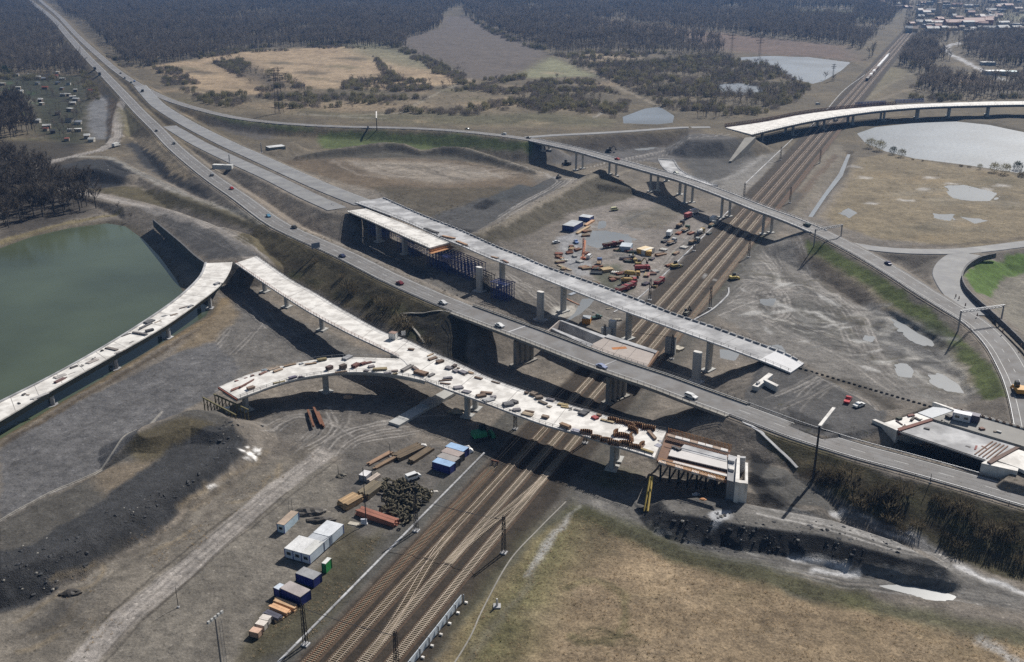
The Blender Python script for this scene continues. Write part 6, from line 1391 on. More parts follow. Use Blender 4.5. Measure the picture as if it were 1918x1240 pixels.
# ------------------------------------------------------------------ materials lying on the white ramp
def shutter(px, py, z, rz, s, label, group):
    """curved timber bridge shutter: bowed skin with upright ribs"""
    e = empty('timber_shutter', Pv(px, py, z), rz, label, 'formwork', group); L, hh = 3.6 * s, 1.35 * s
    prof = [(x, math.cos(x / L * 2.2) * .9 * s - .2) for x in np.linspace(-L / 2, L / 2, 7)]
    vs = [(x, y + .12, z_) for x, y in prof for z_ in (0, hh)]; MB().add(vs, [(2 * i, 2 * i + 2, 2 * i + 3, 2 * i + 1) for i in range(6)]).build('skin', M_WOOD, e, color=(.22,.12,.07))
    rm = bpy.data.meshes.get('rib_board')
    if rm is None: rm = MB().box((0, 0, .675), (.16, .6, 1.4)).mesh('rib_board'); rm.materials.append(M_WOOD)
    for x, y in prof: o = link('rib', rm, e, (x, y - .25, 0), (.34,.2,.11)); o.scale = (s, s, s)
    MB().box((0, -.15, .12), (L * .95, 1.0 * s, .2)).build('base', M_WOOD, e, color=(.14,.08,.05))
    return e
for i, (x, y, rz) in enumerate([(1148,789,-.3),(1164,793,-.35),(1181,799,-.9),(1196,800,-.4),(1215,805,-.3),(1186,808,-.9),(1098,813,-.2),(1117,822,-.3),(1136,828,-.35),(1150,833,-.35),(1153,813,1.2),(1162,818,-.1),(1172,820,-.4),(1183,822,1.5),(1172,835,-.3),(1190,840,-.35),(1202,836,1.1)]):
    shutter(x, y, 10.0, rz, R.uniform(.85, 1.1), 'brown curved timber shutter with ribs near the formwork end of the white ramp' if i < 6 or i > 9 else 'brown curved timber shutter lined up along the near railing of the white ramp', 'timber shutters on the ramp')
def deckz(x): return 10.02
IT = []
def it(t, x0, y0, x1, y1, w, h, c): IT.append((t, x0, y0, x1, y1, w, h, c))
B_, Y_, G_, P_ = WD, WY, WG, (.24,.22,.25)
# trunk of the ramp, from the fork eastwards  (boards: brown / yellow / grey panel packs)
for a in [(764,655,776,656,.9,.7,B_),(800,668,812,663,.6,.4,Y_),(803,675,818,670,1.6,.6,B_),(818,681,830,677,1.5,1.0,B_),(835,689,847,692,2.0,.8,P_),(848,690,854,686,1.2,1.2,(.12,.08,.07)),(850,694,858,698,1.7,.7,P_),(862,696,874,701,1.8,.8,P_),(875,697,886,700,1.2,.4,Y_),(889,707,904,711,.9,.5,B_),(920,714,936,719,.7,.3,WD),
  (752,697,772,686,1.6,.9,G_),(774,689,782,695,1.4,.8,(.2,.14,.12)),(778,698,800,704,2.2,1.3,(.3,.16,.08)),(803,706,813,701,1.4,.7,(.25,.23,.22)),(822,714,846,712,.6,.4,B_),(824,718,844,720,.6,.4,B_),(830,710,848,708,1.2,.7,P_),(850,728,868,726,2.0,.7,P_),(866,733,882,736,1.8,.5,P_),
  (892,744,910,741,1.8,.8,B_),(900,736,922,738,1.2,.7,(.26,.15,.09)),(906,752,925,747,2.4,.5,(.36,.36,.37)),(918,745,930,744,1.6,.5,P_),(943,760,962,757,2.6,.9,(.16,.16,.175)),(957,752,969,756,1.6,.9,(.14,.13,.14)),(960,769,976,768,1.8,.6,P_),(978,774,998,779,2.0,.5,(.4,.29,.17)),(982,770,1000,773,.8,.5,B_),(1015,781,1028,784,1.4,.9,(.3,.2,.13)),
  (983,736,989,738,1.0,.8,(.16,.1,.07)),(994,738,1005,742,1.8,1.1,(.24,.17,.12)),(1003,747,1016,745,1.6,1.0,(.2,.14,.1)),(1010,752,1024,758,1.2,.6,(.26,.2,.15)),(1024,748,1038,751,1.5,.6,P_),(1026,761,1033,763,1.2,.4,(.4,.33,.25)),(1045,757,1064,761,1.4,.6,(.5,.36,.12)),(1050,762,1066,764,1.0,.4,(.46,.32,.1)),(1075,767,1090,771,.8,.4,G_),(1086,774,1098,778,2.0,.9,(.1,.1,.11)),(1092,770,1104,773,1.6,.8,(.12,.12,.13)),
  (1110,781,1119,786,1.6,.7,(.5,.03,.03)),(1124,786,1152,793,1.0,.5,(.42,.3,.14)),(1118,778,1126,780,1.2,.8,(.28,.15,.08)),(1050,797,1068,804,1.4,1.3,(.4,.22,.1)),(1070,808,1088,812,1.8,1.0,(.34,.33,.42)),(1200,842,1224,850,.9,.7,(.5,.34,.08)),(1214,808,1228,824,1.0,.8,(.34,.2,.11)),(1234,826,1240,827,1.2,.1,(.4,.4,.46)),(1228,832,1238,836,2.0,.1,(.4,.4,.5))]: it('trunk', *a)
# west arm
for a in [(432,733,462,722,1.2,.6,(.28,.1,.07)),(448,727,476,712,.7,.5,(.26,.1,.07)),(463,730,477,726,1.6,.9,(.3,.19,.13)),(440,716,446,714,.8,.6,(.25,.1,.07)),(458,711,464,709,.8,.6,(.24,.1,.08)),(470,706,476,704,.8,.6,(.24,.1,.08)),(486,704,500,698,1.2,.8,(.3,.12,.08)),(490,696,500,694,1.4,.7,(.2,.25,.3)),(503,694,524,688,1.4,.5,(.42,.3,.2)),(512,698,530,692,1.2,.7,(.4,.26,.15)),(532,687,555,682,.8,.5,(.42,.26,.13)),(512,719,536,714,.8,.4,(.46,.36,.14)),(541,710,556,706,1.3,.7,(.2,.17,.28)),(559,708,567,706,.9,.6,(.2,.15,.2)),
  (571,683,594,680,.8,.4,(.4,.24,.12)),(594,677,612,674,1.4,1.1,(.3,.23,.08)),(563,681,566,683,1.4,.5,(.35,.37,.4)),(644,675,658,668,2.4,.9,(.36,.36,.38)),(627,699,650,696,.7,.5,(.45,.3,.18)),(612,694,622,690,1.6,1.6,(.14,.08,.07)),(637,692,648,688,1.6,1.8,(.13,.09,.07)),(661,690,672,684,1.8,1.4,(.22,.07,.05)),(676,684,686,681,1.2,1.0,(.24,.08,.06)),(688,681,696,679,.8,.7,(.25,.1,.08)),(682,695,690,696,1.4,.6,P_),(690,688,702,686,1.6,.6,(.3,.25,.26)),(698,694,726,692,1.6,.9,(.4,.3,.13)),(720,700,734,699,1.4,.5,P_),(733,696,746,695,1.0,.6,(.3,.22,.2)),(736,702,744,700,1.0,.6,(.42,.32,.16))]: it('arm', *a)
# lakeside viaduct
for a in [(396,505,412,503,.6,.4,(.26,.19,.14)),(402,512,407,502,1.0,.8,(.2,.13,.1)),(398,520,404,512,.6,.5,(.18,.12,.1)),(385,527,391,527,1.0,.6,(.16,.13,.12)),(402,534,411,530,1.6,.7,(.3,.3,.32)),(372,543,384,539,1.6,.4,(.4,.37,.36)),(369,550,381,550,1.0,.5,(.2,.13,.1)),(381,545,386,541,1.0,.6,(.18,.13,.1)),(352,563,362,559,.7,.3,(.36,.28,.2)),(353,575,361,572,1.4,.5,(.34,.34,.36)),(336,578,350,574,.6,.3,(.4,.3,.25)),(319,593,333,589,1.5,.6,(.32,.24,.18)),(303,595,313,592,1.6,.6,(.24,.24,.25)),(290,606,303,600,.7,.4,(.42,.33,.25)),(273,607,288,601,2.4,1.0,(.14,.14,.15)),(262,617,285,606,1.0,.8,(.13,.13,.14)),(272,622,288,618,1.4,.9,(.1,.1,.11)),(248,623,276,627,1.0,.6,(.2,.18,.18)),(222,634,246,626,1.0,.8,(.16,.15,.15)),(226,640,244,634,2.0,.2,(.38,.31,.27)),(242,644,251,640,.5,.4,(.14,.13,.13)),(199,652,221,657,1.4,.6,(.3,.25,.22)),(190,657,193,658,.8,.6,(.1,.09,.09)),(216,663,226,659,1.2,.4,(.36,.33,.32)),(132,691,146,686,1.0,.7,(.14,.13,.13)),(102,709,124,701,2.0,.3,(.4,.37,.35)),(103,718,121,709,1.2,.7,(.2,.1,.09)),(128,702,142,697,.3,.2,(.3,.26,.24)),(42,741,48,738,.9,.5,(.12,.11,.11)),(60,748,90,736,1.6,.2,(.45,.43,.42)),(162,681,184,672,2.0,.15,(.42,.36,.33)),(34,755,38,757,.5,.4,(.1,.09,.09))]: it('lake', *a)
for a in [(828,443,852,448,1.4,.8,(.55,.27,.1)),(855,452,875,460,1.3,.7,(.5,.25,.1)),(920,481,932,484,1.0,.5,(.48,.26,.12)),(942,488,952,493,1.0,.6,(.42,.2,.12)),(795,428,820,437,1.6,.7,(.12,.11,.11))]: it('new', *a)
for a in [(1680,786,1688,784,1.2,.7,(.08,.09,.06)),(1678,788,1690,796,.4,.3,(.14,.07,.06)),(1700,780,1712,778,1.0,.5,(.3,.1,.07)),(1706,789,1712,783,.8,.6,(.12,.1,.08)),(1714,783,1724,788,.8,.4,(.12,.11,.1)),(1730,801,1742,804,.9,.25,(.2,.2,.2)),(1808,836,1818,839,.7,.3,(.12,.11,.12)),(1826,844,1829,836,.6,.4,(.35,.06,.05)),(1838,836,1848,842,.6,.3,(.3,.12,.08)),(1866,808,1876,811,.8,.5,(.6,.58,.56)),(1836,802,1842,806,1.4,.6,(.25,.12,.08)),(1774,784,1780,782,1.8,1.1,(.1,.09,.09)),(1768,789,1776,792,.5,.2,(.45,.42,.4))]: it('right', *a)
def cname(c):
    r, g, b = c; m = max(c)
    if m < .17: return 'dark'
    if r > .4 and g < .1: return 'red'
    if r > 1.7 * b and r > .38: return 'tan'
    if r > 1.5 * b: return 'brown'
    return 'grey'
def zat(kind, x, y):
    if kind == 'trunk': return 10.02
    if kind == 'new': return 13.03
    if kind == 'right': return 12.35 if x < 1745 else (12.03 if y > 795 + (x - 1745) * .25 else 12.5)
    al = WR if kind == 'arm' else VR; best = min(al, key=lambda q: abs(q[0] - x)); return best[2] + .05
WHERE = {'trunk': 'on the trunk of the white ramp', 'arm': 'on the curved arm of the white ramp', 'lake': 'on the white lakeside viaduct', 'new': 'on the pale new bridge deck', 'right': 'on the beam decks beside the motorway'}
for k in list(WHERE):     # small leftovers between the bigger stacks
    base = [q for q in IT if q[0] == k]
    for j in range({'trunk': 24, 'arm': 16, 'lake': 26, 'new': 14, 'right': 10}[k]):
        q = R.choice(base); f = R.random(); x = q[1] + (q[3] - q[1]) * f + R.uniform(-9, 9); y = q[2] + (q[4] - q[2]) * f + R.uniform(-1.5, 1.5) + (x - q[1]) * (.33 if k in ('trunk', 'new') else -.3 if k in ('arm', 'lake') else .25) * .6
        L = R.uniform(2, 8); an = R.uniform(-.7, .7); IT.append((k, x, y, x + L * math.cos(an), y + L * math.sin(an) * .5, R.uniform(.25, .7), R.uniform(.12, .4), R.choice([(.22,.14,.09),(.16,.13,.11),(.3,.22,.15),(.26,.25,.25),(.1,.09,.085)])))
for (k, x0, y0, x1, y1, w, h, c) in IT:
    lm = sum(c) / 3; c = tuple((v * .68 + lm * .32) * .85 for v in c); h *= .8
    L = (Pv(x1, y1, 10) - Pv(x0, y0, 10)).length; cn = cname(c)
    ty_ = 'plank_stack' if L > 2.2 * w else ('panel_pack' if h < .85 else 'crate_stack')
    word = {'plank_stack': ('bundle of %s boards' if L > 4 else 'short stack of %s boards'), 'panel_pack': 'low pack of %s panels', 'crate_stack': 'upright stack of %s forms'}[ty_] % cn
    e = planks((x0, y0), (x1, y1), w, h, c, word + ' lying ' + WHERE[k], ty_, {'plank_stack': 'planks', 'panel_pack': 'panels', 'crate_stack': 'formwork'}[ty_], zat(k, (x0 + x1) / 2, (y0 + y1) / 2), group='materials ' + WHERE[k], n=None if h > .5 else 2)
# yard timber, boom, scattered boards under the new bridge
planks((1126,509),(1146,506), 4, 1.4, (.42,.31,.17), 'tan timber pile beside the blue truck', n=6); planks((1080,439),(1104,425), 1.6, .8, (.48,.34,.2), 'orange boards between shed and flooded pit'); planks((1096,424),(1112,414), 2.0, .9, (.5,.3,.18), 'reddish timber behind the blue shed'); planks((1042,481),(1054,486), 2, .7, (.36,.22,.13), 'brown boards at the west edge of the yard'); planks((1045,497),(1070,508), 1.4, .5, (.36,.29,.2), 'loose boards just behind the new bridge'); planks((1060,560),(1085,572), .6, .4, (.3,.16,.1), 'brown beams near the new bridge column'); planks((1066,553),(1082,546), 2, .15, (.32,.35,.4), 'grey steel sheets on the wet ground'); planks((1135,580),(1150,577), .5, .3, (.5,.44,.34), 'pale beams beside the small puddle')
for i, (x, y, L, rz, c) in enumerate([(1150,470,5,.3,0),(1218,488,4,1.1,1),(1228,480,6,.5,0),(1240,470,5,.9,2),(1160,486,6,.2,1),(1170,490,5,.8,3),(1210,520,6,1.3,0),(1222,510,5,.4,2),(1205,535,4,.9,1),(1248,500,6,.7,3),(1262,478,5,1.0,0),(1278,466,6,.9,2),(1090,505,5,.3,0),(1105,512,6,-.2,1),(1060,475,4,.4,3),(1068,470,5,1.2,0),(1290,440,5,.9,3),(1325,440,4,1.0,1),(1268,440,5,1.1,3),(1180,480,4,.2,2),(1140,520,6,-.4,0),(1240,455,5,.7,1)] + [(R.uniform(1090, 1250), R.uniform(470, 540), R.uniform(3, 6), R.uniform(-.3, 1.3), R.choice([0, 1, 2, 3])) for _ in range(16)] + [(R.uniform(1035, 1100), R.uniform(425, 510), R.uniform(2.5, 5), R.uniform(-.3, 1.3), R.choice([0, 0, 2, 3])) for _ in range(14)]):
    A = g1(x, y); B = A + Vector((L * math.cos(rz), L * math.sin(rz), 0)); en = empty('site_stack', A, rz, ['brown timber stack among the yard machines','dark steel stack among the yard machines','pale concrete pipe stack among the yard machines','rusty form stack among the yard machines'][c], 'stack', 'material stacks in the work yard'); cc = [(.27,.18,.11),(.07,.07,.075),(.42,.41,.39),(.24,.1,.06)][c]
    for j in range(5 if c != 2 else 4):
        if c == 2: MB().tube((0, j * .9 - 1.3, .45), (L * .6, j * .9 - 1.3, .45), .42, n=9).build('pipe', M_TINT, en, color=cc)
        else: MB().box((L / 2 * R.uniform(.9, 1.1), j * .5 - 1, R.uniform(.35, .6)), (L * R.uniform(.8, 1), .45, R.uniform(.6, 1.1))).build('piece', M_WOOD, en, color=[v * R.uniform(.7, 1.2) for v in cc])
e = empty('lattice_boom', g1(1092, 486), 0, 'orange-red lattice crane boom standing up in the flooded yard', 'crane'); T = Pv(1100, 437, 12) - g1(1092, 486); m = MB(); M_OR = mat('orange_red_paint', (.5,.14,.06), .6, var=.2)
for dx, dy in ((-.5, -.5), (.5, -.5), (.5, .5), (-.5, .5)): m.bar((dx, dy, 0), (T.x * .0 + dx * .5, dy * .5, 11), .16)
for i in range(11): m.bar((-.5, -.5, i), (.5, .5, i + 1), .1); m.bar((.5, -.5, i), (-.5, .5, i + 1), .1)
m.build('lacing', M_OR, e); MB().box((0, 0, .5), (2.5, 2, 1.2)).build('base', M_OR, e)
planks((1093,480),(1096,450), 1.0, .5, (.5,.2,.1), 'row of orange boom sections lying beside the flooded pit'); planks((1087,490),(1093,478), .8, .6, (.55,.3,.18), 'orange forms at the foot of the lattice boom')

# ------------------------------------------------------------------ poles, signs, gantries
def pole(px, base, top, r, label, name='pole', cat='pole', m=M_DARK, cap=None):
    g = g1(px, base); s = FPX / (g.y * CT + (CAMH - g.z) * ST); h = (base - top) / (s * math.cos(math.atan2(CAMH, g.y)))
    e = empty(name, g, 0, label, cat); MB().tube((0, 0, -.3), (0, 0, h), r, r * .6, 8).build('shaft', m, e); MB().box((0, 0, .1), (r * 5, r * 5, .4)).build('base', M_CONCP, e)
    return e, h
pole(334, 1138, 1101, .1, 'thin dark post beside the haul road'); pole(634, 892, 872, .1, 'short post on the dark little spoil heap'); pole(731, 856, 832, .12, 'dark post behind the brown beams'); pole(548, 962, 935, .08, 'left antenna pole behind the weathered cabin'); pole(542, 963, 940, .06, 'thin antenna pole behind the weathered cabin')
e, h = pole(686, 982, 880, .16, 'tall grey floodlight pole at the corner of the tyre heap', 'light_pole', 'lamp'); MB().box((-.6, 0, .9), (1.6, .5, 1.5)).build('control_box', M_TINT, e, color=(.5,.52,.58))
g = Pv(420, 1290, 0); e = empty('floodlight_mast', g, .5, 'tall floodlight mast with a row of lamps in the lower corner', 'lamp'); MB().tube((0, 0, -.3), (0, 0, 18), .26, .14, 8).build('shaft', M_STEEL, e)
m = MB()
for x in (-.3, .3): m.bar((x + .9, 0, 0), (x + .9, 0, 17), .05)
for i in range(34): m.bar((.6, 0, i * .5), (1.2, 0, i * .5), .04)
m.build('rungs', M_STEEL, e); MB().box((0, 0, 18), (4.4, .3, .25), .6).build('crossbar', M_STEEL, e)
for i in range(5): MB().box(((i - 2) * .95 * math.cos(.6), (i - 2) * .95 * math.sin(.6) - .2, 18.35), (.7, .55, .5), .6, top=.7).build('lamp_head', M_CONCG, e)
for b, tp, en, lab in [((1523, 897), 803, (1562, 765), 'dark mast carrying a long white cantilever arm over the eastern motorway'), ((706, 243), 222, (705, 209), 'dark mast with a white cantilever arm above the green slope')]:
    g = g1(*b); s = FPX / (g.y * CT + (CAMH - g.z) * ST); h = (b[1] - tp) / (s * math.cos(math.atan2(CAMH, g.y))); e = empty('sign_mast', g, 0, lab, 'gantry'); T = Vector((0, 0, h)); q = Pv(en[0], en[1], g.z + h + .6) - g
    MB().tube((0, 0, -.3), T, .4, .28, 8).build('shaft', M_DARK, e); MB().bar(T, q, .9, .7).build('arm', M_CONC, e); MB().bar(T - Vector((0, 0, 2)), T + (q - T) * .35, .18).build('strut', M_STEEL, e)
q, hd = on_road(594, 458); q = g1(592, 472); e = empty('road_sign', q, hd + 1.5, 'blue-grey sign board on posts at the motorway verge', 'sign'); MB().box((0, 0, 3.2), (4.2, .15, 2.6)).build('board', M_TINT, e, color=(.2,.24,.3))
for x in (-1.4, 1.4): MB().box((x, .12, 1.4), (.15, .15, 3)).build('post', M_STEEL, e)
e = empty('notice_board', Pv(756, 632, 10), .3, 'white notice board at the far railing of the white ramp', 'sign'); MB().box((0, 0, 1.7), (1.6, .1, 1.8)).build('board', M_CONC, e); MB().box((0, .1, .6), (.12, .1, 1.4)).build('post', M_DARK, e)
def gantry(a, b, h, label):
    A, B = g1(*a), g1(*b); d = B - A; e = empty('sign_gantry', A, math.atan2(d.y, d.x), label, 'gantry'); L = math.hypot(d.x, d.y)
    MB().box((0, 0, h / 2 - .3), (.45, .45, h + .6)).build('post', M_STEEL, e); MB().box((L, 0, h / 2 - .3 + d.z / 2), (.45, .45, h + .6 - d.z)).build('post', M_STEEL, e)
    t = MB(); n = max(4, int(L / 1.6))
    for z in (h, h - .8): t.bar((-.4, -.3, z), (L + .4, -.3, z), .16); t.bar((-.4, .3, z), (L + .4, .3, z), .16)
    for i in range(n): t.bar((L * i / n, -.3, h - .8), (L * (i + 1) / n, -.3, h), .1); t.bar((L * i / n, .3, h), (L * (i + 1) / n, .3, h - .8), .1)
    tag(t.build('truss', M_STEEL, e), kind='stuff'); return e
gantry((1794, 620), (1874, 606), 8.5, 'grey portal gantry over the curving exit road'); gantry((1524, 462), (1575, 443), 9, 'grey portal gantry at the east end of the overpass')
pole(431, 313, 290, .55, 'pale round post between the two new carriageways', 'concrete_post', 'post', M_CONCP); pole(490, 286, 267, .5, 'pale round post beside the dark heap at the new carriageway', 'concrete_post', 'post', M_CONCP); pole(1742, 905, 888, .12, 'small dark roadside marker on the eastern motorway edge', 'marker_post', 'post'); pole(1388, 1012, 1002, .06, 'thin stake in the black slag bank', 'stake', 'stake')
e, h = pole(931, 1136, 1122, .35, 'small white marker stone by the green edge of the railway', 'marker_stone', 'marker', M_CONC)
# pylons
for x, b, t, lab in [(527, 212, 128, 'large lattice power pylon on the dry field above the exit road'), (520, 214, 132, 'second lattice pylon standing close behind the large one'), (1369, 110, 62, 'distant lattice pylon west of the far lake'), (1421, 121, 70, 'distant lattice pylon at the edge of the far lake'), (1559, 152, 121, 'slim distant pylon beside the far lake inlet')]:
    g = Pv(x, b, 0); s = FPX / (g.y * CT + CAMH * ST); h = (b - t) / s; e = lattice_mast(g, h, h * .11, .4, lab, None, 'power_pylon', M_DARK, 'pylon', False, .18); a = MB()
    for z, w in ((.97, .14), (.86, .2), (.76, .15)): a.bar((-h * w, 0, h * z), (h * w, 0, h * z), .35); a.bar((-h * w, 0, h * z), (0, 0, h * (z + .035)), .2); a.bar((h * w, 0, h * z), (0, 0, h * (z + .035)), .2)
    a.build('crossarms', M_DARK, e); e.children
# fence along the platform edge and rail of blocks
for i in range(26):
    t = i / 25; x, y = lerp(1500, 1752, t), lerp(691, 765, t); q = g1(x, y); o = MB().box((0, 0, .25), (1.3, .5, .6), top=.6).build('barrier_block', mat('dark_block', (.1,.098,.095), .85, var=.3), None, q); o.rotation_euler = (0, 0, -.6); tag(o, 'dark concrete barrier block in the row along the gravel platform edge', 'barrier', 'barrier blocks along the platform')
# rail of small cones by the far loop
for x, y in [(1790,556),(1796,560),(1808,573),(1830,592),(1878,622),(1912,650)]:
    q = P(x, y, 8.2); tag(MB().tube((0, 0, 0), (0, 0, 1.3), .3, .15, 6).build('traffic_post', mat('brown_post', (.25,.16,.12), .8), None, tuple(q)), 'small brownish traffic post on the widened loop road', 'post', 'traffic posts on the loop road')
# freight train far up the line
L_, s = 15, 1115
for i in range(16):
    ii = i; i = min(7, [0, 1, 2, 3, 2, 1, 3, 2, 4, 5, 4, 5, 4, 5, 6, 7][ii]); 
    c = [(.08,.07,.07),(.1,.05,.04),(.6,.6,.6),(.1,.06,.05),(.7,.7,.72),(.7,.7,.72),(.65,.66,.7),(.12,.12,.12)][i]; e = empty('freight_wagon', RW(11.1, s + ii * 20), RRZ, ['dark locomotive heading the distant goods train','rust-red wagon behind the distant locomotive','pale wagon between two brown ones in the distant train','brown wagon behind the pale one in the distant train','white wagon in the bright middle run of the distant train','white wagon in the bright middle run of the distant train','greyish white wagon near the tail of the distant train','dark last wagon of the distant goods train'][i], 'wagon', 'wagons of the distant goods train')
    MB().box((0, 0, 2.5), (17.5, 2.8, 2.6), top=.98).build('body', M_TINT, e, color=c); MB().box((0, 0, 1.0), (14, 2.2, .5)).build('underframe', M_DARK, e)
# ------------------------------------------------------------------ trees and scrub
def leaf_mat(name, c, c2, tr=.4):
    m, nt, b = _new(name); n, l = nt.nodes, nt.links
    oi = n.new('ShaderNodeObjectInfo'); geo = n.new('ShaderNodeNewGeometry')
    t = n.new('ShaderNodeTexNoise'); t.inputs['Scale'].default_value = .9; l.new(geo.outputs['Position'], t.inputs['Vector'])
    ad = n.new('ShaderNodeMath'); ad.operation = 'ADD'; l.new(oi.outputs['Random'], ad.inputs[0]); l.new(t.outputs[0], ad.inputs[1])
    r = n.new('ShaderNodeMapRange'); r.inputs[1].default_value = .3; r.inputs[2].default_value = 1.3; l.new(ad.outputs[0], r.inputs[0])
    mm = n.new('ShaderNodeMix'); mm.data_type = 'RGBA'; mm.inputs['A'].default_value = rgba(c); mm.inputs['B'].default_value = rgba(c2)
    l.new(r.outputs[0], mm.inputs['Factor']); n.remove(b); df, tl_, mx = n.new('ShaderNodeBsdfDiffuse'), n.new('ShaderNodeBsdfTranslucent'), n.new('ShaderNodeMixShader')
    for s_ in (df, tl_): l.new(mm.outputs['Result'], s_.inputs['Color'])
    mx.inputs[0].default_value = tr; l.new(df.outputs[0], mx.inputs[1]); l.new(tl_.outputs[0], mx.inputs[2]); l.new(mx.outputs[0], n['Material Output'].inputs['Surface'])
    MATS[name] = m; return m
M_TWIG = leaf_mat('bare_twigs', (.1, .088, .078), (.225, .196, .168)); M_BARK = mat('bark', (.085, .075, .066), .9, var=.3, scale=1)
M_TWIG2 = leaf_mat('budding_twigs', (.13, .124, .078), (.26, .235, .14)); M_BUSH = leaf_mat('scrub_twigs', (.085, .074, .05), (.2, .168, .115), .25); M_EVER = leaf_mat('evergreen', (.018, .03, .018), (.045, .06, .03))
M_TWIGD = leaf_mat('dark_twigs', (.075, .066, .058), (.16, .14, .12), .25)
M_TUFT = leaf_mat('dry_tuft', (.3, .235, .15), (.62, .49, .33)); M_ROCK = mat('slag_rock', (.045, .047, .052), .9, var=.5, scale=1.5); M_TUFTG = leaf_mat('green_tuft', (.1, .11, .05), (.3, .27, .15))
def blade(mb, p, d, w):
    d = Vector(d); s = d.cross(Vector((R.uniform(-1, 1), R.uniform(-1, 1), R.uniform(-1, 1)))); s = s.normalized() * w / 2
    q = Vector(p); mb.add([q - s, q + s, q + d], [(0, 1, 2)])
def bare_tree(h, spread, ntw, seed):
    R.seed(seed); tk, cr = MB(), MB(); th = h * .62; lean = (R.uniform(-.6, .6), R.uniform(-.6, .6))
    tk.tube((0, 0, -.5), (lean[0], lean[1], th), .02 * h * .75, .006 * h, 5, False); tops = []
    for i in range(9):
        t = R.uniform(.38, 1); a = i * 2.4 + R.uniform(-.4, .4); b0 = Vector((lean[0] * t, lean[1] * t, th * t)); L = spread * R.uniform(.55, 1.0)
        e = b0 + Vector((math.cos(a) * L, math.sin(a) * L, h * R.uniform(.18, .36) * (1.15 - .5 * t))); tk.tube(b0, e, .007 * h, .0025 * h, 3, False); tops.append((b0, e))
    for i in range(ntw):
        b0, e = R.choice(tops); t = R.uniform(.25, 1.1); p = b0 + (e - b0) * t; d = (e - b0).normalized() * .5 + Vector((R.uniform(-1, 1), R.uniform(-1, 1), R.uniform(-.2, 1.1)))
        blade(cr, p, d.normalized() * R.uniform(.07, .16) * h, R.uniform(.008, .019) * h)
    return tk, cr
def bush(r, h, n, seed):
    R.seed(seed); cr = MB()
    for i in range(n):
        a = R.uniform(0, 6.28); rr = r * math.sqrt(R.random()); p = (math.cos(a) * rr * .8, math.sin(a) * rr * .8, R.uniform(0, .55) * h)
        d = Vector((math.cos(a) * R.uniform(.1, .9), math.sin(a) * R.uniform(.1, .9), R.uniform(.5, 1.2))); blade(cr, p, d * h * R.uniform(.25, .5), R.uniform(.05, .11) * h)
    return cr
TREES = []
for i, (h, s, n) in enumerate([(20, 4.2, 330), (23, 3.8, 340), (17, 4.6, 330), (21, 4.0, 300)]):
    tk, cr = bare_tree(h, s, n, 40 + i); a, b = tk.mesh('trunk'), cr.mesh('crown'); a.materials.append(M_BARK); b.materials.append(M_TWIGD if i != 3 else M_TWIG2); TREES.append((a, b, h))
def merged(tk, cr, m1, m2, name):
    v = tk.v + cr.v; o = len(tk.v); f = tk.f + [tuple(i + o for i in q) for q in cr.f]; me = bpy.data.meshes.new(name); me.from_pydata(v, [], f); me.materials.append(m1); me.materials.append(m2)
    me.polygons.foreach_set('material_index', [0] * len(tk.f) + [1] * len(cr.f)); me.update(); return me
def lib(name, meshes):
    c = bpy.data.collections.new(name)
    for i, me in enumerate(meshes): c.objects.link(bpy.data.objects.new('%s_%d' % (name, i), me))
    return c
FT = []
for i, (h, s, n) in enumerate([(19, 4.4, 150), (22, 4.2, 150), (17, 4.8, 140)]): FT.append(merged(*bare_tree(h, s, n, 70 + i), M_BARK, M_TWIG, 'wood_tree'))
FT.append(merged(*bare_tree(14, 4.4, 150, 76), M_BARK, M_TWIG2, 'wood_tree'))
def inst(name, pts, scl, lb, nproto, probs=None, kind='stuff'):
    """one object that plants library plants at given points"""
    pts = np.asarray(pts, np.float32); n = len(pts); me = bpy.data.meshes.new(name); me.vertices.add(n); me.vertices.foreach_set('co', pts.ravel())
    for nm, tp, vals in (('scl', 'FLOAT', scl), ('rot', 'FLOAT', NR.uniform(0, 6.28, n)), ('idx', 'INT', NR.choice(nproto, n, p=probs))):
        at = me.attributes.new(nm, tp, 'POINT'); at.data.foreach_set('value', np.asarray(vals, np.float32 if tp == 'FLOAT' else np.int32))
    o = link(name, me); o['kind'] = kind
    ng = bpy.data.node_groups.new(name + '_nodes', 'GeometryNodeTree'); ng.interface.new_socket('Geometry', in_out='INPUT', socket_type='NodeSocketGeometry'); ng.interface.new_socket('Geometry', in_out='OUTPUT', socket_type='NodeSocketGeometry')
    N, Lk = ng.nodes, ng.links; gi, go = N.new('NodeGroupInput'), N.new('NodeGroupOutput'); ip = N.new('GeometryNodeInstanceOnPoints'); ci = N.new('GeometryNodeCollectionInfo')
    ci.inputs['Collection'].default_value = lb; ci.inputs['Separate Children'].default_value = True; ci.inputs['Reset Children'].default_value = True; ip.inputs['Pick Instance'].default_value = True
    def attr(nm, tp):
        a = N.new('GeometryNodeInputNamedAttribute'); a.data_type = tp; a.inputs[0].default_value = nm; return a.outputs[0]
    cx = N.new('ShaderNodeCombineXYZ'); Lk.new(attr('rot', 'FLOAT'), cx.inputs[2]); Lk.new(gi.outputs[0], ip.inputs['Points']); Lk.new(ci.outputs[0], ip.inputs['Instance']); Lk.new(attr('idx', 'INT'), ip.inputs['Instance Index'])
    Lk.new(cx.outputs[0], ip.inputs['Rotation']); Lk.new(attr('scl', 'FLOAT'), ip.inputs['Scale']); Lk.new(ip.outputs[0], go.inputs[0])
    o.modifiers.new('plant', 'NODES').node_group = ng; return o
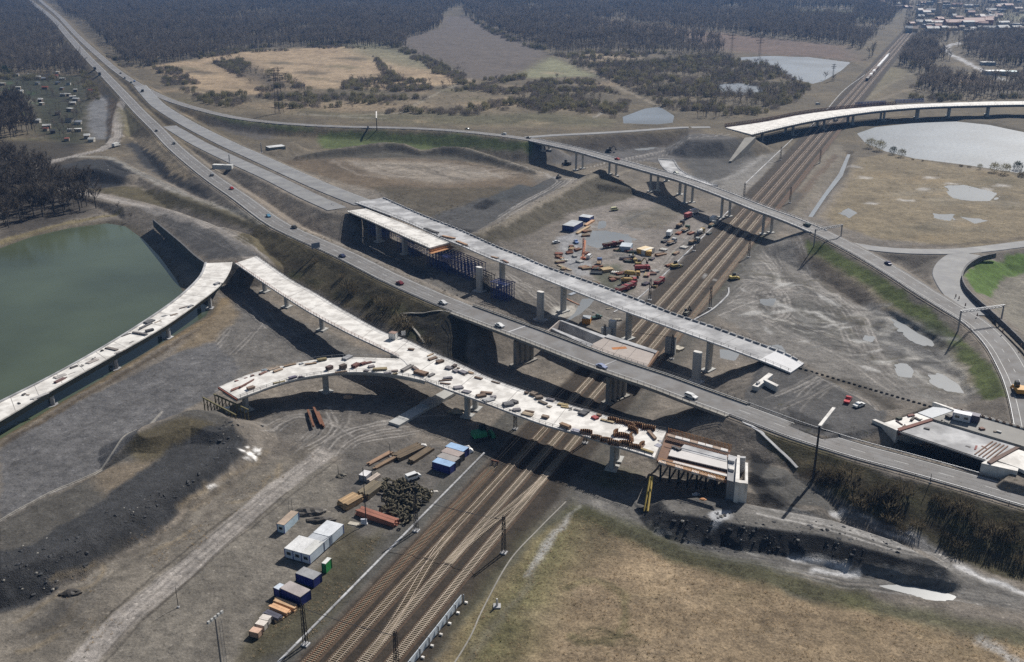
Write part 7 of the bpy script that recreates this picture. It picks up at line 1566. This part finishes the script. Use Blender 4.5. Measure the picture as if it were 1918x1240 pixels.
def fill(polys, sp, holes=(), z=0.0, jitter=.5, grow=0.0, edge=0.0):
    """jittered points inside pixel polygons laid on the ground; spacing grows with distance"""
    out = []
    for pl in polys:
        w = np.array([P(x, y, z) for x, y in pl]); x0, y0 = w[:, :2].min(0); x1, y1 = w[:, :2].max(0); y = y0
        while y < y1:
            s = sp * (1 + grow * max(0, y - 900) / 1000); xs = np.arange(x0, x1, s); ok = np.ones(len(xs), bool)
            X = xs + NR.uniform(-jitter, jitter, len(xs)) * s; Y = y + NR.uniform(-jitter, jitter, len(xs)) * s
            k_ = 26 * (1 + max(0, y - 900) / 900); ok = poly_sd(X + fbm(X / k_, Y / k_, 15, 3) * edge * k_ * .5, Y + fbm(X / k_, Y / k_, 19, 3) * edge * k_ * .5, w) > 0
            for hl in holes: ok &= poly_sd(X, Y, hl) < 0
            out.append(np.stack([X[ok], Y[ok]], 1)); y += s
    q = np.concatenate(out); return np.column_stack([q, H(q[:, 0], q[:, 1]) - .1])
def band(pts, hw):
    q = W(pts); l, r = offset_px(resample(q, 30), -hw), offset_px(resample(q, 30), hw); return np.vstack([l, r[::-1]])
RC = np.array([RW(-9, 380), RW(30, 380), RW(30, 2600), RW(-9, 2600)])
WL_ = [np.array([P(x, y, 0) for x, y in q]) for q in (LAKE_F, POND, POND2)]
HOLES = [band(OLD_W, 13), band(EXIT, 11), RC] + WL_
HOLES += [band([(1800,76,0),(1775,86,0),(1772,94,0),(1790,106,0),(1820,122,0),(1850,136,0),(1885,152,0)], 16)] + [np.array([P(x, y, 0) for x, y in q]) for q in ([(1770,138),(1830,141),(1855,158),(1780,155)], [(1480,18),(1605,20),(1595,34),(1500,34)], [(1850,138),(1905,140),(1905,148),(1850,147)], [(1430,-4),(1560,-8),(1565,5),(1450,9)], [(1690,128),(1735,150),(1690,175),(1640,185),(1650,150)])]
wood = [ [(-420,-30),(20,-30),(40,0),(85,32),(118,66),(150,108),(165,142),(120,140),(0,139),(-200,150),(-400,80)],
 [(66,-30),(870,-30),(880,10),(838,28),(833,50),(755,72),(752,92),(700,90),(640,86),(540,90),(450,97),(355,113),(281,124),(240,118),(205,96),(170,70),(130,35),(100,5)],
 [(876,-30),(1690,-30),(1700,10),(1660,60),(1620,96),(1590,86),(1400,68),(1345,62),(1290,56),(1160,42),(1100,36),(1115,47),(1250,64),(1340,74),(1360,96),(1340,104),(1250,100),(1192,104),(1150,99),(1078,101),(1040,102),(962,68),(880,31)],
 [(1640,110),(1690,60),(1720,70),(1800,74),(1900,70),(2150,60),(2200,150),(1918,184),(1760,188),(1700,182),(1740,150),(1700,128)] ]
pts = fill(wood, 7.0, HOLES, grow=.4, edge=1); pts = pts[fbm(pts[:, 0] / 60, pts[:, 1] / 60, 77, 3) > -.36 + .22 * (pts[:, 0] / pts[:, 1] > .33)]
d = np.hypot(pts[:, 0], pts[:, 1]); inst('distant_wood', pts, NR.uniform(.7, 1.15, len(pts)) * (1 + .3 * fbm(pts[:, 0] / 130, pts[:, 1] / 130, 79, 2)) * (1 + np.clip((d - 1500) / 4000, 0, .35)), lib('wood_trees', FT), 4, [.36, .3, .24, .1])
carr = [[(1060,118),(1200,118),(1340,104),(1400,118),(1460,128),(1480,146),(1520,158),(1500,180),(1440,205),(1370,212),(1280,222),(1262,206),(1215,186),(1140,150)], [(1280,205),(1440,205),(1490,190),(1440,215),(1340,222),(1270,224)]]
pts = fill(carr, 8.5, HOLES, edge=.8); pts = pts[fbm(pts[:, 0] / 40, pts[:, 1] / 40, 91, 3) > -.15]; inst('wet_woodland', pts, NR.uniform(.4, .85, len(pts)), lib('carr_trees', [FT[0], FT[2], FT[3]]), 3, [.3, .3, .4])
thin = [[(940,175),(1010,150),(1110,150),(1180,190),(1170,212),(1090,216),(1000,208)], [(640,150),(720,148),(800,152),(810,170),(700,172),(640,168)], [(720,80),(760,95),(880,140),(890,160),(850,160),(780,120)], [(400,118),(450,104),(480,130),(560,160),(580,182),(500,184),(460,150)], [(290,124),(330,128),(380,160),(360,175),(310,160)], [(690,105),(740,140),(760,160),(720,158)], [(820,165),(900,150),(990,143),(985,150),(900,165)], [(1700,180),(1918,182),(1918,189),(1720,188)], [(140,110),(165,150),(172,200),(158,190),(150,150)], [(5,150),(150,148),(158,262),(80,262),(62,200),(5,170)]]
pts = fill(thin, 8.0, HOLES[:2], edge=.6); pts = pts[fbm(pts[:, 0] / 25, pts[:, 1] / 25, 95, 3) > .16]; inst('hedgerow_trees', pts, NR.uniform(.3, .62, len(pts)), lib('hedge_trees', [FT[0], FT[2], FT[3]]), 3)
# individually built trees: the wood by the lake and single trees that stand out
def tree(k, loc, s, label, group, name='bare_tree'):
    a, b, h = TREES[k]; e = empty(name, loc, R.uniform(0, 6.28), label, 'tree', group); e.scale = (s,) * 3; link('trunk', a, e); link('crown', b, e); return e
R.seed(99)
for pl, sp, lab, gp in [([(-60,300),(20,305),(60,320),(120,348),(170,372),(182,392),(120,404),(60,418),(0,436),(-60,445)], 7.2, 'tall bare grey tree in the wood above the green lake', 'trees above the lake'), ([(-40,190),(30,190),(62,220),(70,252),(30,262),(-40,268)], 9.6, 'tall bare tree in the dark grove beside the allotments', 'trees beside the allotments')]:
    for p in fill([pl], sp): kk = R.choice([0, 1, 1, 2]); ss = R.uniform(.8, 1.15); tree(kk, tuple(p), ss, lab.replace('tall bare', ('very tall ' if ss > 1.03 else 'smaller ' if ss < .9 else 'mid-sized ') + ('broad', 'slim', 'low-branched')[kk] + ' bare'), gp)
for x, y, s, lab in [(1545,150,.7,'lone bare tree at the inlet of the far lake'),(1562,152,.55,'small tree beside the lone tree at the far lake'),(744,92,.6,'pale tree at the corner of the ploughed field'),(1043,150,.6,'bare tree standing on the green triangle field'),(660,205,.35,'single shrubby tree in the dry field'),(930,152,.5,'roadside tree at the field junction'),(222,394,.35,'fallen-over bare tree at the lake corner'),(245,412,.3,'small bare tree at the lake shore corner')]: tree(2, g1(x, y), s, lab, None)
TK = []
for i, (r, h, n) in enumerate([(3.2, 5.0, 240), (2.6, 6.5, 240), (3.8, 4.2, 260)]):
    R.seed(150 + i); mb = MB()
    for k in range(n):
        a = R.uniform(0, 6.28); rr = r * math.sqrt(R.random()); p = (math.cos(a) * rr * .8, math.sin(a) * rr * .8, R.uniform(0, .7) * h * (1 - .4 * rr / r))
        blade(mb, p, Vector((math.cos(a) * R.uniform(-.2, .6), math.sin(a) * R.uniform(-.2, .6), R.uniform(.5, 1.1))) * h * R.uniform(.2, .36), R.uniform(.025, .05) * h)
    me = mb.mesh('thicket'); me.materials.append(M_TWIG2 if i == 1 else M_TWIG); TK.append(me)
pts = fill(thin[:-1], 5.0, HOLES[:2], edge=.8); pts = pts[fbm(pts[:, 0] / 30, pts[:, 1] / 30, 95, 3) > -.02]; inst('hedgerow_thicket', pts, NR.uniform(.5, 1.3, len(pts)), lib('thickets', TK), 3)
pts = fill(carr, 7.0, HOLES, edge=.8); pts = pts[fbm(pts[:, 0] / 45, pts[:, 1] / 45, 92, 3) > -.12]; inst('wet_thicket', pts, NR.uniform(.6, 1.6, len(pts)), lib('thickets_wet', TK), 3)
edges = [[(140,110),(205,135),(281,126),(355,116),(450,100),(640,90),(752,96),(745,80),(640,80),(450,90),(281,116),(205,104)], [(880,30),(962,66),(1040,100),(1150,97),(1192,102),(1250,98),(1340,104),(1330,112),(1200,112),(1060,112),(950,72)], [(0,136),(165,138),(168,152),(0,150)], [(1690,128),(1740,150),(1700,182),(1690,190),(1918,190),(1918,183),(1720,178)], [(300,170),(560,180),(820,182),(900,160),(1000,170),(1160,200),(1150,225),(800,215),(420,200)]]
pts = fill(edges, 6.0, HOLES, edge=1); pts = pts[fbm(pts[:, 0] / 35, pts[:, 1] / 35, 98, 3) > .14]; inst('wood_edge_thicket', pts, NR.uniform(.4, 1.5, len(pts)), lib('thickets_edge', TK), 3)
BM = []
for i, (r, h, n) in enumerate([(2.2, 2.6, 170), (1.7, 2.0, 150), (2.6, 2.2, 180)]): me = bush(r, h, n, 120 + i).mesh('foliage'); me.materials.append(M_BUSH); BM.append(me)
def thick_bush(r, h, n, seed, m):
    R.seed(seed); mb = MB()
    for k in range(n):
        v = Vector((R.gauss(0, 1), R.gauss(0, 1), R.gauss(0, 1))).normalized() * R.random() ** .4; p = Vector((v.x * r, v.y * r, h * .52 + v.z * h * .48)); blade(mb, p, (v + Vector((R.uniform(-.6, .6), R.uniform(-.6, .6), R.uniform(0, .8)))) * .16 * h, R.uniform(.03, .07) * h)
    me = mb.mesh('foliage'); me.materials.append(m); return me
EM = thick_bush(2.2, 4.6, 420, 130, M_TWIG2); EV = thick_bush(1.8, 4, 420, 131, M_EVER); R.seed(5)
def shrub(me, x, y, s, label, group=None):
    e = empty('shrub', g1(x, y), R.uniform(0, 6), label, 'shrub', group); e.scale = (s,) * 3; link('foliage', me, e); m = MB(); m.tube((0, 0, -.3), (0, 0, 1.2), .12, .05, 5).build('stem', M_BARK, e)
for x, y, s in [(655,540,2.0),(662,548,1.5),(720,570,2.2),(735,576,1.8),(700,560,1.3),(752,606,2.0),(765,615,1.6),(640,520,1.2),(590,490,1.2),(690,600,1.3),(800,640,1.5),(740,640,1.2)]: shrub(R.choice(BM), x, y, s, 'dark bare shrub on the motorway slope above the white ramp', 'shrubs on the ramp slope')
for i in range(38):
    x = R.uniform(1530, 1915); y = 852 + (x - 1500) * .27 + R.uniform(15, 95) * min(1, (x - 1430) / 250); s_ = R.uniform(.7, 1.6); shrub(R.choice(BM), x, y, s_, ('large ' if s_ > 1.3 else 'small ' if s_ < 1 else '') + 'brown bare shrub on the slope below the eastern motorway', 'shrubs below the eastern motorway')
for x, y, s, m in [(1630,277,1.6,EM),(1648,282,1.7,EM),(1672,290,1.5,EV),(1688,294,1.3,EM),(1710,300,.7,BM[1]),(1728,302,.6,BM[1]),(1862,322,1.4,EM),(1882,325,1.5,EM),(1905,322,1.8,EV),(1915,330,1.6,BM[0]),(1800,312,.7,BM[0]),(1815,314,.7,BM[2]),(1835,317,.8,EM)]: shrub(m, x, y, s, 'round shrub on the near shore of the silver lake', 'shrubs on the silver lake shore')
for x, y, s in [(505,145,2.2),(540,152,2.0),(620,178,1.6),(580,172,1.4),(700,178,1.8)]: shrub(EM, x, y, s, 'greenish round shrub in the hedge of the tan fields', 'green shrubs in the field hedge')
shrub(EV, 10, 140, 2.6, 'dark evergreen clump at the edge of the allotments')
# low scrub, grass tufts and loose rocks
def thick(poly_, sp, thr=-1, s=97): q = fill([poly_], sp); return q[fbm(q[:, 0] / 7, q[:, 1] / 7, s, 3) > thr] if thr > -1 else q
SB = []
for i in range(3):
    me = bush(.9, .9, 46, 200 + i).mesh('scrub'); me.materials.append(M_BUSH if i < 2 else M_TUFTG); SB.append(me)
q = np.concatenate([thick(p, s, t) for p, s, t in [([(490,430),(640,492),(850,590),(870,640),(800,650),(700,600),(560,520),(470,460)], 1.9, 0.0), ([(1430,805),(1560,850),(1760,918),(1960,975),(1960,1110),(1820,1060),(1720,1000),(1600,950),(1500,890)], 2.1, .08), ([(1085,958),(1180,992),(1300,1040),(1420,1070),(1530,1105),(1600,1122),(1500,1118),(1400,1084),(1250,1042),(1120,985)], 1.5, -.25), ([(560,345),(760,365),(900,380),(850,420),(760,400),(640,350)], 3, .0), ([(1130,330),(1180,350),(1040,415),(915,460),(890,445)], 2.6, .1), ([(1490,470),(1600,525),(1640,570),(1540,530)], 2.4, .05), ([(1290,590),(1400,455),(1440,440),(1350,560)], 2.2, .05), ([(255,352),(330,365),(470,425),(400,410),(300,382)], 2.6, .0), ([(0,445),(130,412),(215,392),(190,412),(60,438)], 2, .1), ([(300,180),(520,186),(820,180),(1000,165),(1150,215),(900,236),(640,224),(420,204)], 7, .12), ([(1600,300),(1900,335),(1900,440),(1640,440)], 6, .3)]])
inst('low_scrub', q, NR.uniform(.4, 1.0, len(q)) * (1 + np.clip((q[:, 1] - 500) / 700, 0, 1.2)), lib('scrub_kinds', SB), 3, [.4, .35, .25])
TF = []
for i, m in enumerate((M_TUFT, M_TUFT, M_TUFTG)):
    R.seed(300 + i); mb = MB()
    for k in range(9): a = R.uniform(0, 6.28); blade(mb, (math.cos(a) * .12, math.sin(a) * .12, 0), (math.cos(a) * .28, math.sin(a) * .28, R.uniform(.25, .55)), .14)
    me = mb.mesh('tuft'); me.materials.append(m); TF.append(me)
q = np.concatenate([thick([(1075,960),(1250,1042),(1500,1125),(1918,1205),(2000,1300),(700,1300),(860,1180)], 1.15, -.2), thick([(560,1105),(720,992),(660,1110),(580,1200),(470,1235)], .9, 0), thick([(0,1160),(480,870),(600,850),(400,1020),(140,1250)], 1.4, .22), thick([(1240,390),(1290,400),(1240,430),(1180,428)], 2, 0)])
inst('dry_grass', q, NR.uniform(.45, 1.1, len(q)), lib('tuft_kinds', TF), 3, [.5, .42, .08])
RK = []
for i in range(4):
    bm = bmesh.new(); bmesh.ops.create_icosphere(bm, subdivisions=1, radius=.5); R.seed(400 + i)
    for v in bm.verts: v.co *= R.uniform(.6, 1.25); v.co.z *= .7
    me = bpy.data.meshes.new('rock'); bm.to_mesh(me); bm.free(); me.materials.append(M_ROCK if i < 3 else M_CONCD); RK.append(me)
q = np.concatenate([thick([(425,800),(462,825),(452,862),(335,945),(200,1045),(60,1133),(-60,1170),(-60,1090),(160,1010),(380,880)], 1.0, -.1), thick([(1190,945),(1262,960),(1560,1008),(1798,1070),(1600,1062),(1320,1030),(1230,1002)], 1.0, -.1), thick([(80,335),(165,298),(250,325),(180,352)], 2.2, 0), thick([(238,270),(330,308),(402,365),(330,342)], 2.2, 0), thick([(610,415),(680,440),(780,497),(900,556),(880,566),(780,530),(650,462)], 1.3, -.2), thick([(880,500),(1060,530),(1180,590),(1040,600)], 2.4, .2), thick([(560,760),(760,800),(640,850),(480,810)], 2.6, .2)])
sc_ = NR.gamma(1.6, .22, len(q)).clip(.14, 1.5); inst('loose_rocks', q, sc_, lib('rock_kinds', RK), 4, [.33, .3, .27, .1])

# ------------------------------------------------------------------ allotments and the distant town
R.seed(21)
def house(loc, w, d, h, rz, wall, roof, label, cat, group, name, gable=True):
    e = empty(name, loc, rz, label, cat, group); MB().box((0, 0, h / 2 - .2), (w, d, h + .4)).build('walls', M_TINT, e, color=wall)
    if gable:
        m = MB(); o = .25; r = d * .32; m.add([(-w/2-o,-d/2-o,h),(w/2+o,-d/2-o,h),(w/2+o,d/2+o,h),(-w/2-o,d/2+o,h),(-w/2-o,0,h+r),(w/2+o,0,h+r)], [(0,1,5,4),(2,3,4,5),(0,4,3),(1,2,5),(3,2,1,0)]); m.build('roof', M_TINT, e, color=roof)
    else: MB().box((0, 0, h + .1), (w + .3, d + .3, .22)).build('roof', M_TINT, e, color=roof)
    return e
SH = [(690,118,'w'),(665,160,'r'),(745,190,'w'),(460,178,'w'),(520,190,'b'),(580,150,'d'),(690,240,'b'),(820,250,'d'),(740,310,'b'),(540,300,'r'),(450,245,'b'),(220,300,'w'),(250,345,'w'),(760,385,'w'),(810,380,'w'),(870,410,'w'),(910,440,'w'),(485,450,'w'),(500,490,'w'),(870,485,'w'),(840,560,'w'),(690,605,'d'),(830,690,'d'),(935,715,'g'),(560,765,'w'),(550,795,'r'),(630,825,'d'),(840,805,'w'),(930,805,'w'),(800,915,'r'),(1040,885,'w'),(1095,925,'w'),(35,250,'w'),(205,145,'g'),(360,140,'g'),(900,330,'w'),(440,700,'w'),(1085,335,'r')]
RCOL = {'w': (.6,.6,.58), 'r': (.28,.09,.06), 'b': (.22,.24,.28), 'd': (.05,.05,.055), 'g': (.36,.38,.42)}; RN_ = {'w': 'whitish', 'r': 'red', 'b': 'bluish grey', 'd': 'dark', 'g': 'pale grey'}
for zx, zy, k in SH:
    x, y = zx / 6.36, 120 + zy / 6.36; house(g1(x, y), R.uniform(3.5, 6.5), R.uniform(3, 4.5), R.uniform(2.1, 2.8), R.uniform(-.5, .5), R.choice([(.3,.25,.2),(.14,.1,.08),(.4,.38,.34)]), RCOL[k], 'small allotment shed with a %s roof by the dark wood' % RN_[k], 'shed', 'allotment sheds', 'garden_shed', R.random() < .5)
house(g1(1862,140), 26, 12, 5, .1, (.45,.45,.45), (.75,.75,.74), 'long white-roofed hall in the woods below the town', 'building', None, 'hall', False); house(g1(1886,141), 22, 16, 5, -.3, (.3,.36,.36), (.4,.52,.55), 'pale turquoise-roofed hall beside the long white hall', 'building', None, 'hall', False); house(g1(1850,122), 18, 9, 4, 0, (.4,.4,.4), (.5,.5,.5), 'small grey hall in the woods below the town', 'building', None, 'hall', False)
TW = [(1738,52,20,14,6,'b'),(1757,29,8,12,28,'c'),(1774,48,70,9,7,'w'),(1805,50,80,16,9,'r'),(1830,47,60,14,10,'r'),(1836,46,10,14,16,'w'),(1782,31,9,16,18,'c'),(1722,27,12,12,10,'w')]
for i, (x, y, w, d, h, k) in enumerate(TW): house(Pv(x, y, 0), w, d, h, .1, {'b': (.4,.42,.5), 'c': (.6,.5,.38), 'w': (.65,.63,.6), 'r': (.35,.17,.12)}[k], {'b': (.45,.5,.6), 'c': (.5,.4,.3), 'w': (.6,.55,.52), 'r': (.3,.1,.07)}[k], ['bluish hall at the near edge of the distant town', 'tall cream tower block in the distant town', 'long white terrace at the front of the distant town', 'long red-brick works in the distant town', 'red-roofed works behind the white block in the distant town', 'tall white block beside the red works in the distant town', 'narrow cream block in the middle of the distant town', 'white building at the railway end of the distant town'][i], 'building', None, 'town_building', k in 'rw')
for i in range(80):
    y = R.uniform(3, 62); x = R.uniform(1700 + (60 - y) * .2, 1930) if y > 20 else R.uniform(1640, 1930); k = R.choice('wwwrrbc'); w = R.uniform(9, 26)
    house(Pv(x, y, 0), w, R.uniform(8, 13), R.uniform(4, 10), R.uniform(-.4, .4), {'b': (.35,.38,.42), 'c': (.5,.42,.32), 'w': (.5,.48,.46), 'r': (.35,.27,.22)}[k], {'b': (.2,.22,.26), 'c': (.25,.16,.11), 'w': (.36,.36,.36), 'r': (.3,.1,.07)}[k], {'b': 'bluish grey house in the hazy distant town', 'c': 'cream house with a brown roof in the hazy distant town', 'w': 'whitish house in the hazy distant town', 'r': 'red-roofed house in the hazy distant town'}[k], 'house', 'houses of the distant town', 'town_house', k != 'b')
pts = fill([[(1690,66),(1700,10),(1760,2),(1930,0),(2150,0),(2150,66),(1800,72)]], 15); inst('town_trees', pts, NR.uniform(.5, .9, len(pts)), lib('town_tree_kinds', [FT[0], FT[3]]), 2)
# ------------------------------------------------------------------ joined pieces too small to pick apart
for o in bpy.data.objects:
    if o.parent is not None and o.name.split('.')[0] in ('posts', 'railing', 'side_formwork', 'standards', 'ledgers', 'braces', 'head_beams', 'lacing', 'legs', 'lane_marking', 'twigs', 'frame_bars', 'rungs'): o['kind'] = 'stuff'
# ------------------------------------------------------------------ haze
def haze():
    m = bpy.data.materials.new('thin_air_haze'); m.use_nodes = True; nt = m.node_tree; n = nt.nodes; n.clear()
    out = n.new('ShaderNodeOutputMaterial'); v = n.new('ShaderNodeVolumePrincipled')
    v.inputs['Color'].default_value = (.20, .46, 1, 1); v.inputs['Density'].default_value = HAZE; v.inputs['Anisotropy'].default_value = .2
    nt.links.new(v.outputs[0], out.inputs['Volume'])
    mb = MB(); mb.box((0, 15900, 73.5), (90000, 32200, 159))
    o = mb.build('haze', m); o['kind'] = 'stuff'; o.display_type = 'WIRE'
HAZE = 0.7e-4
haze()
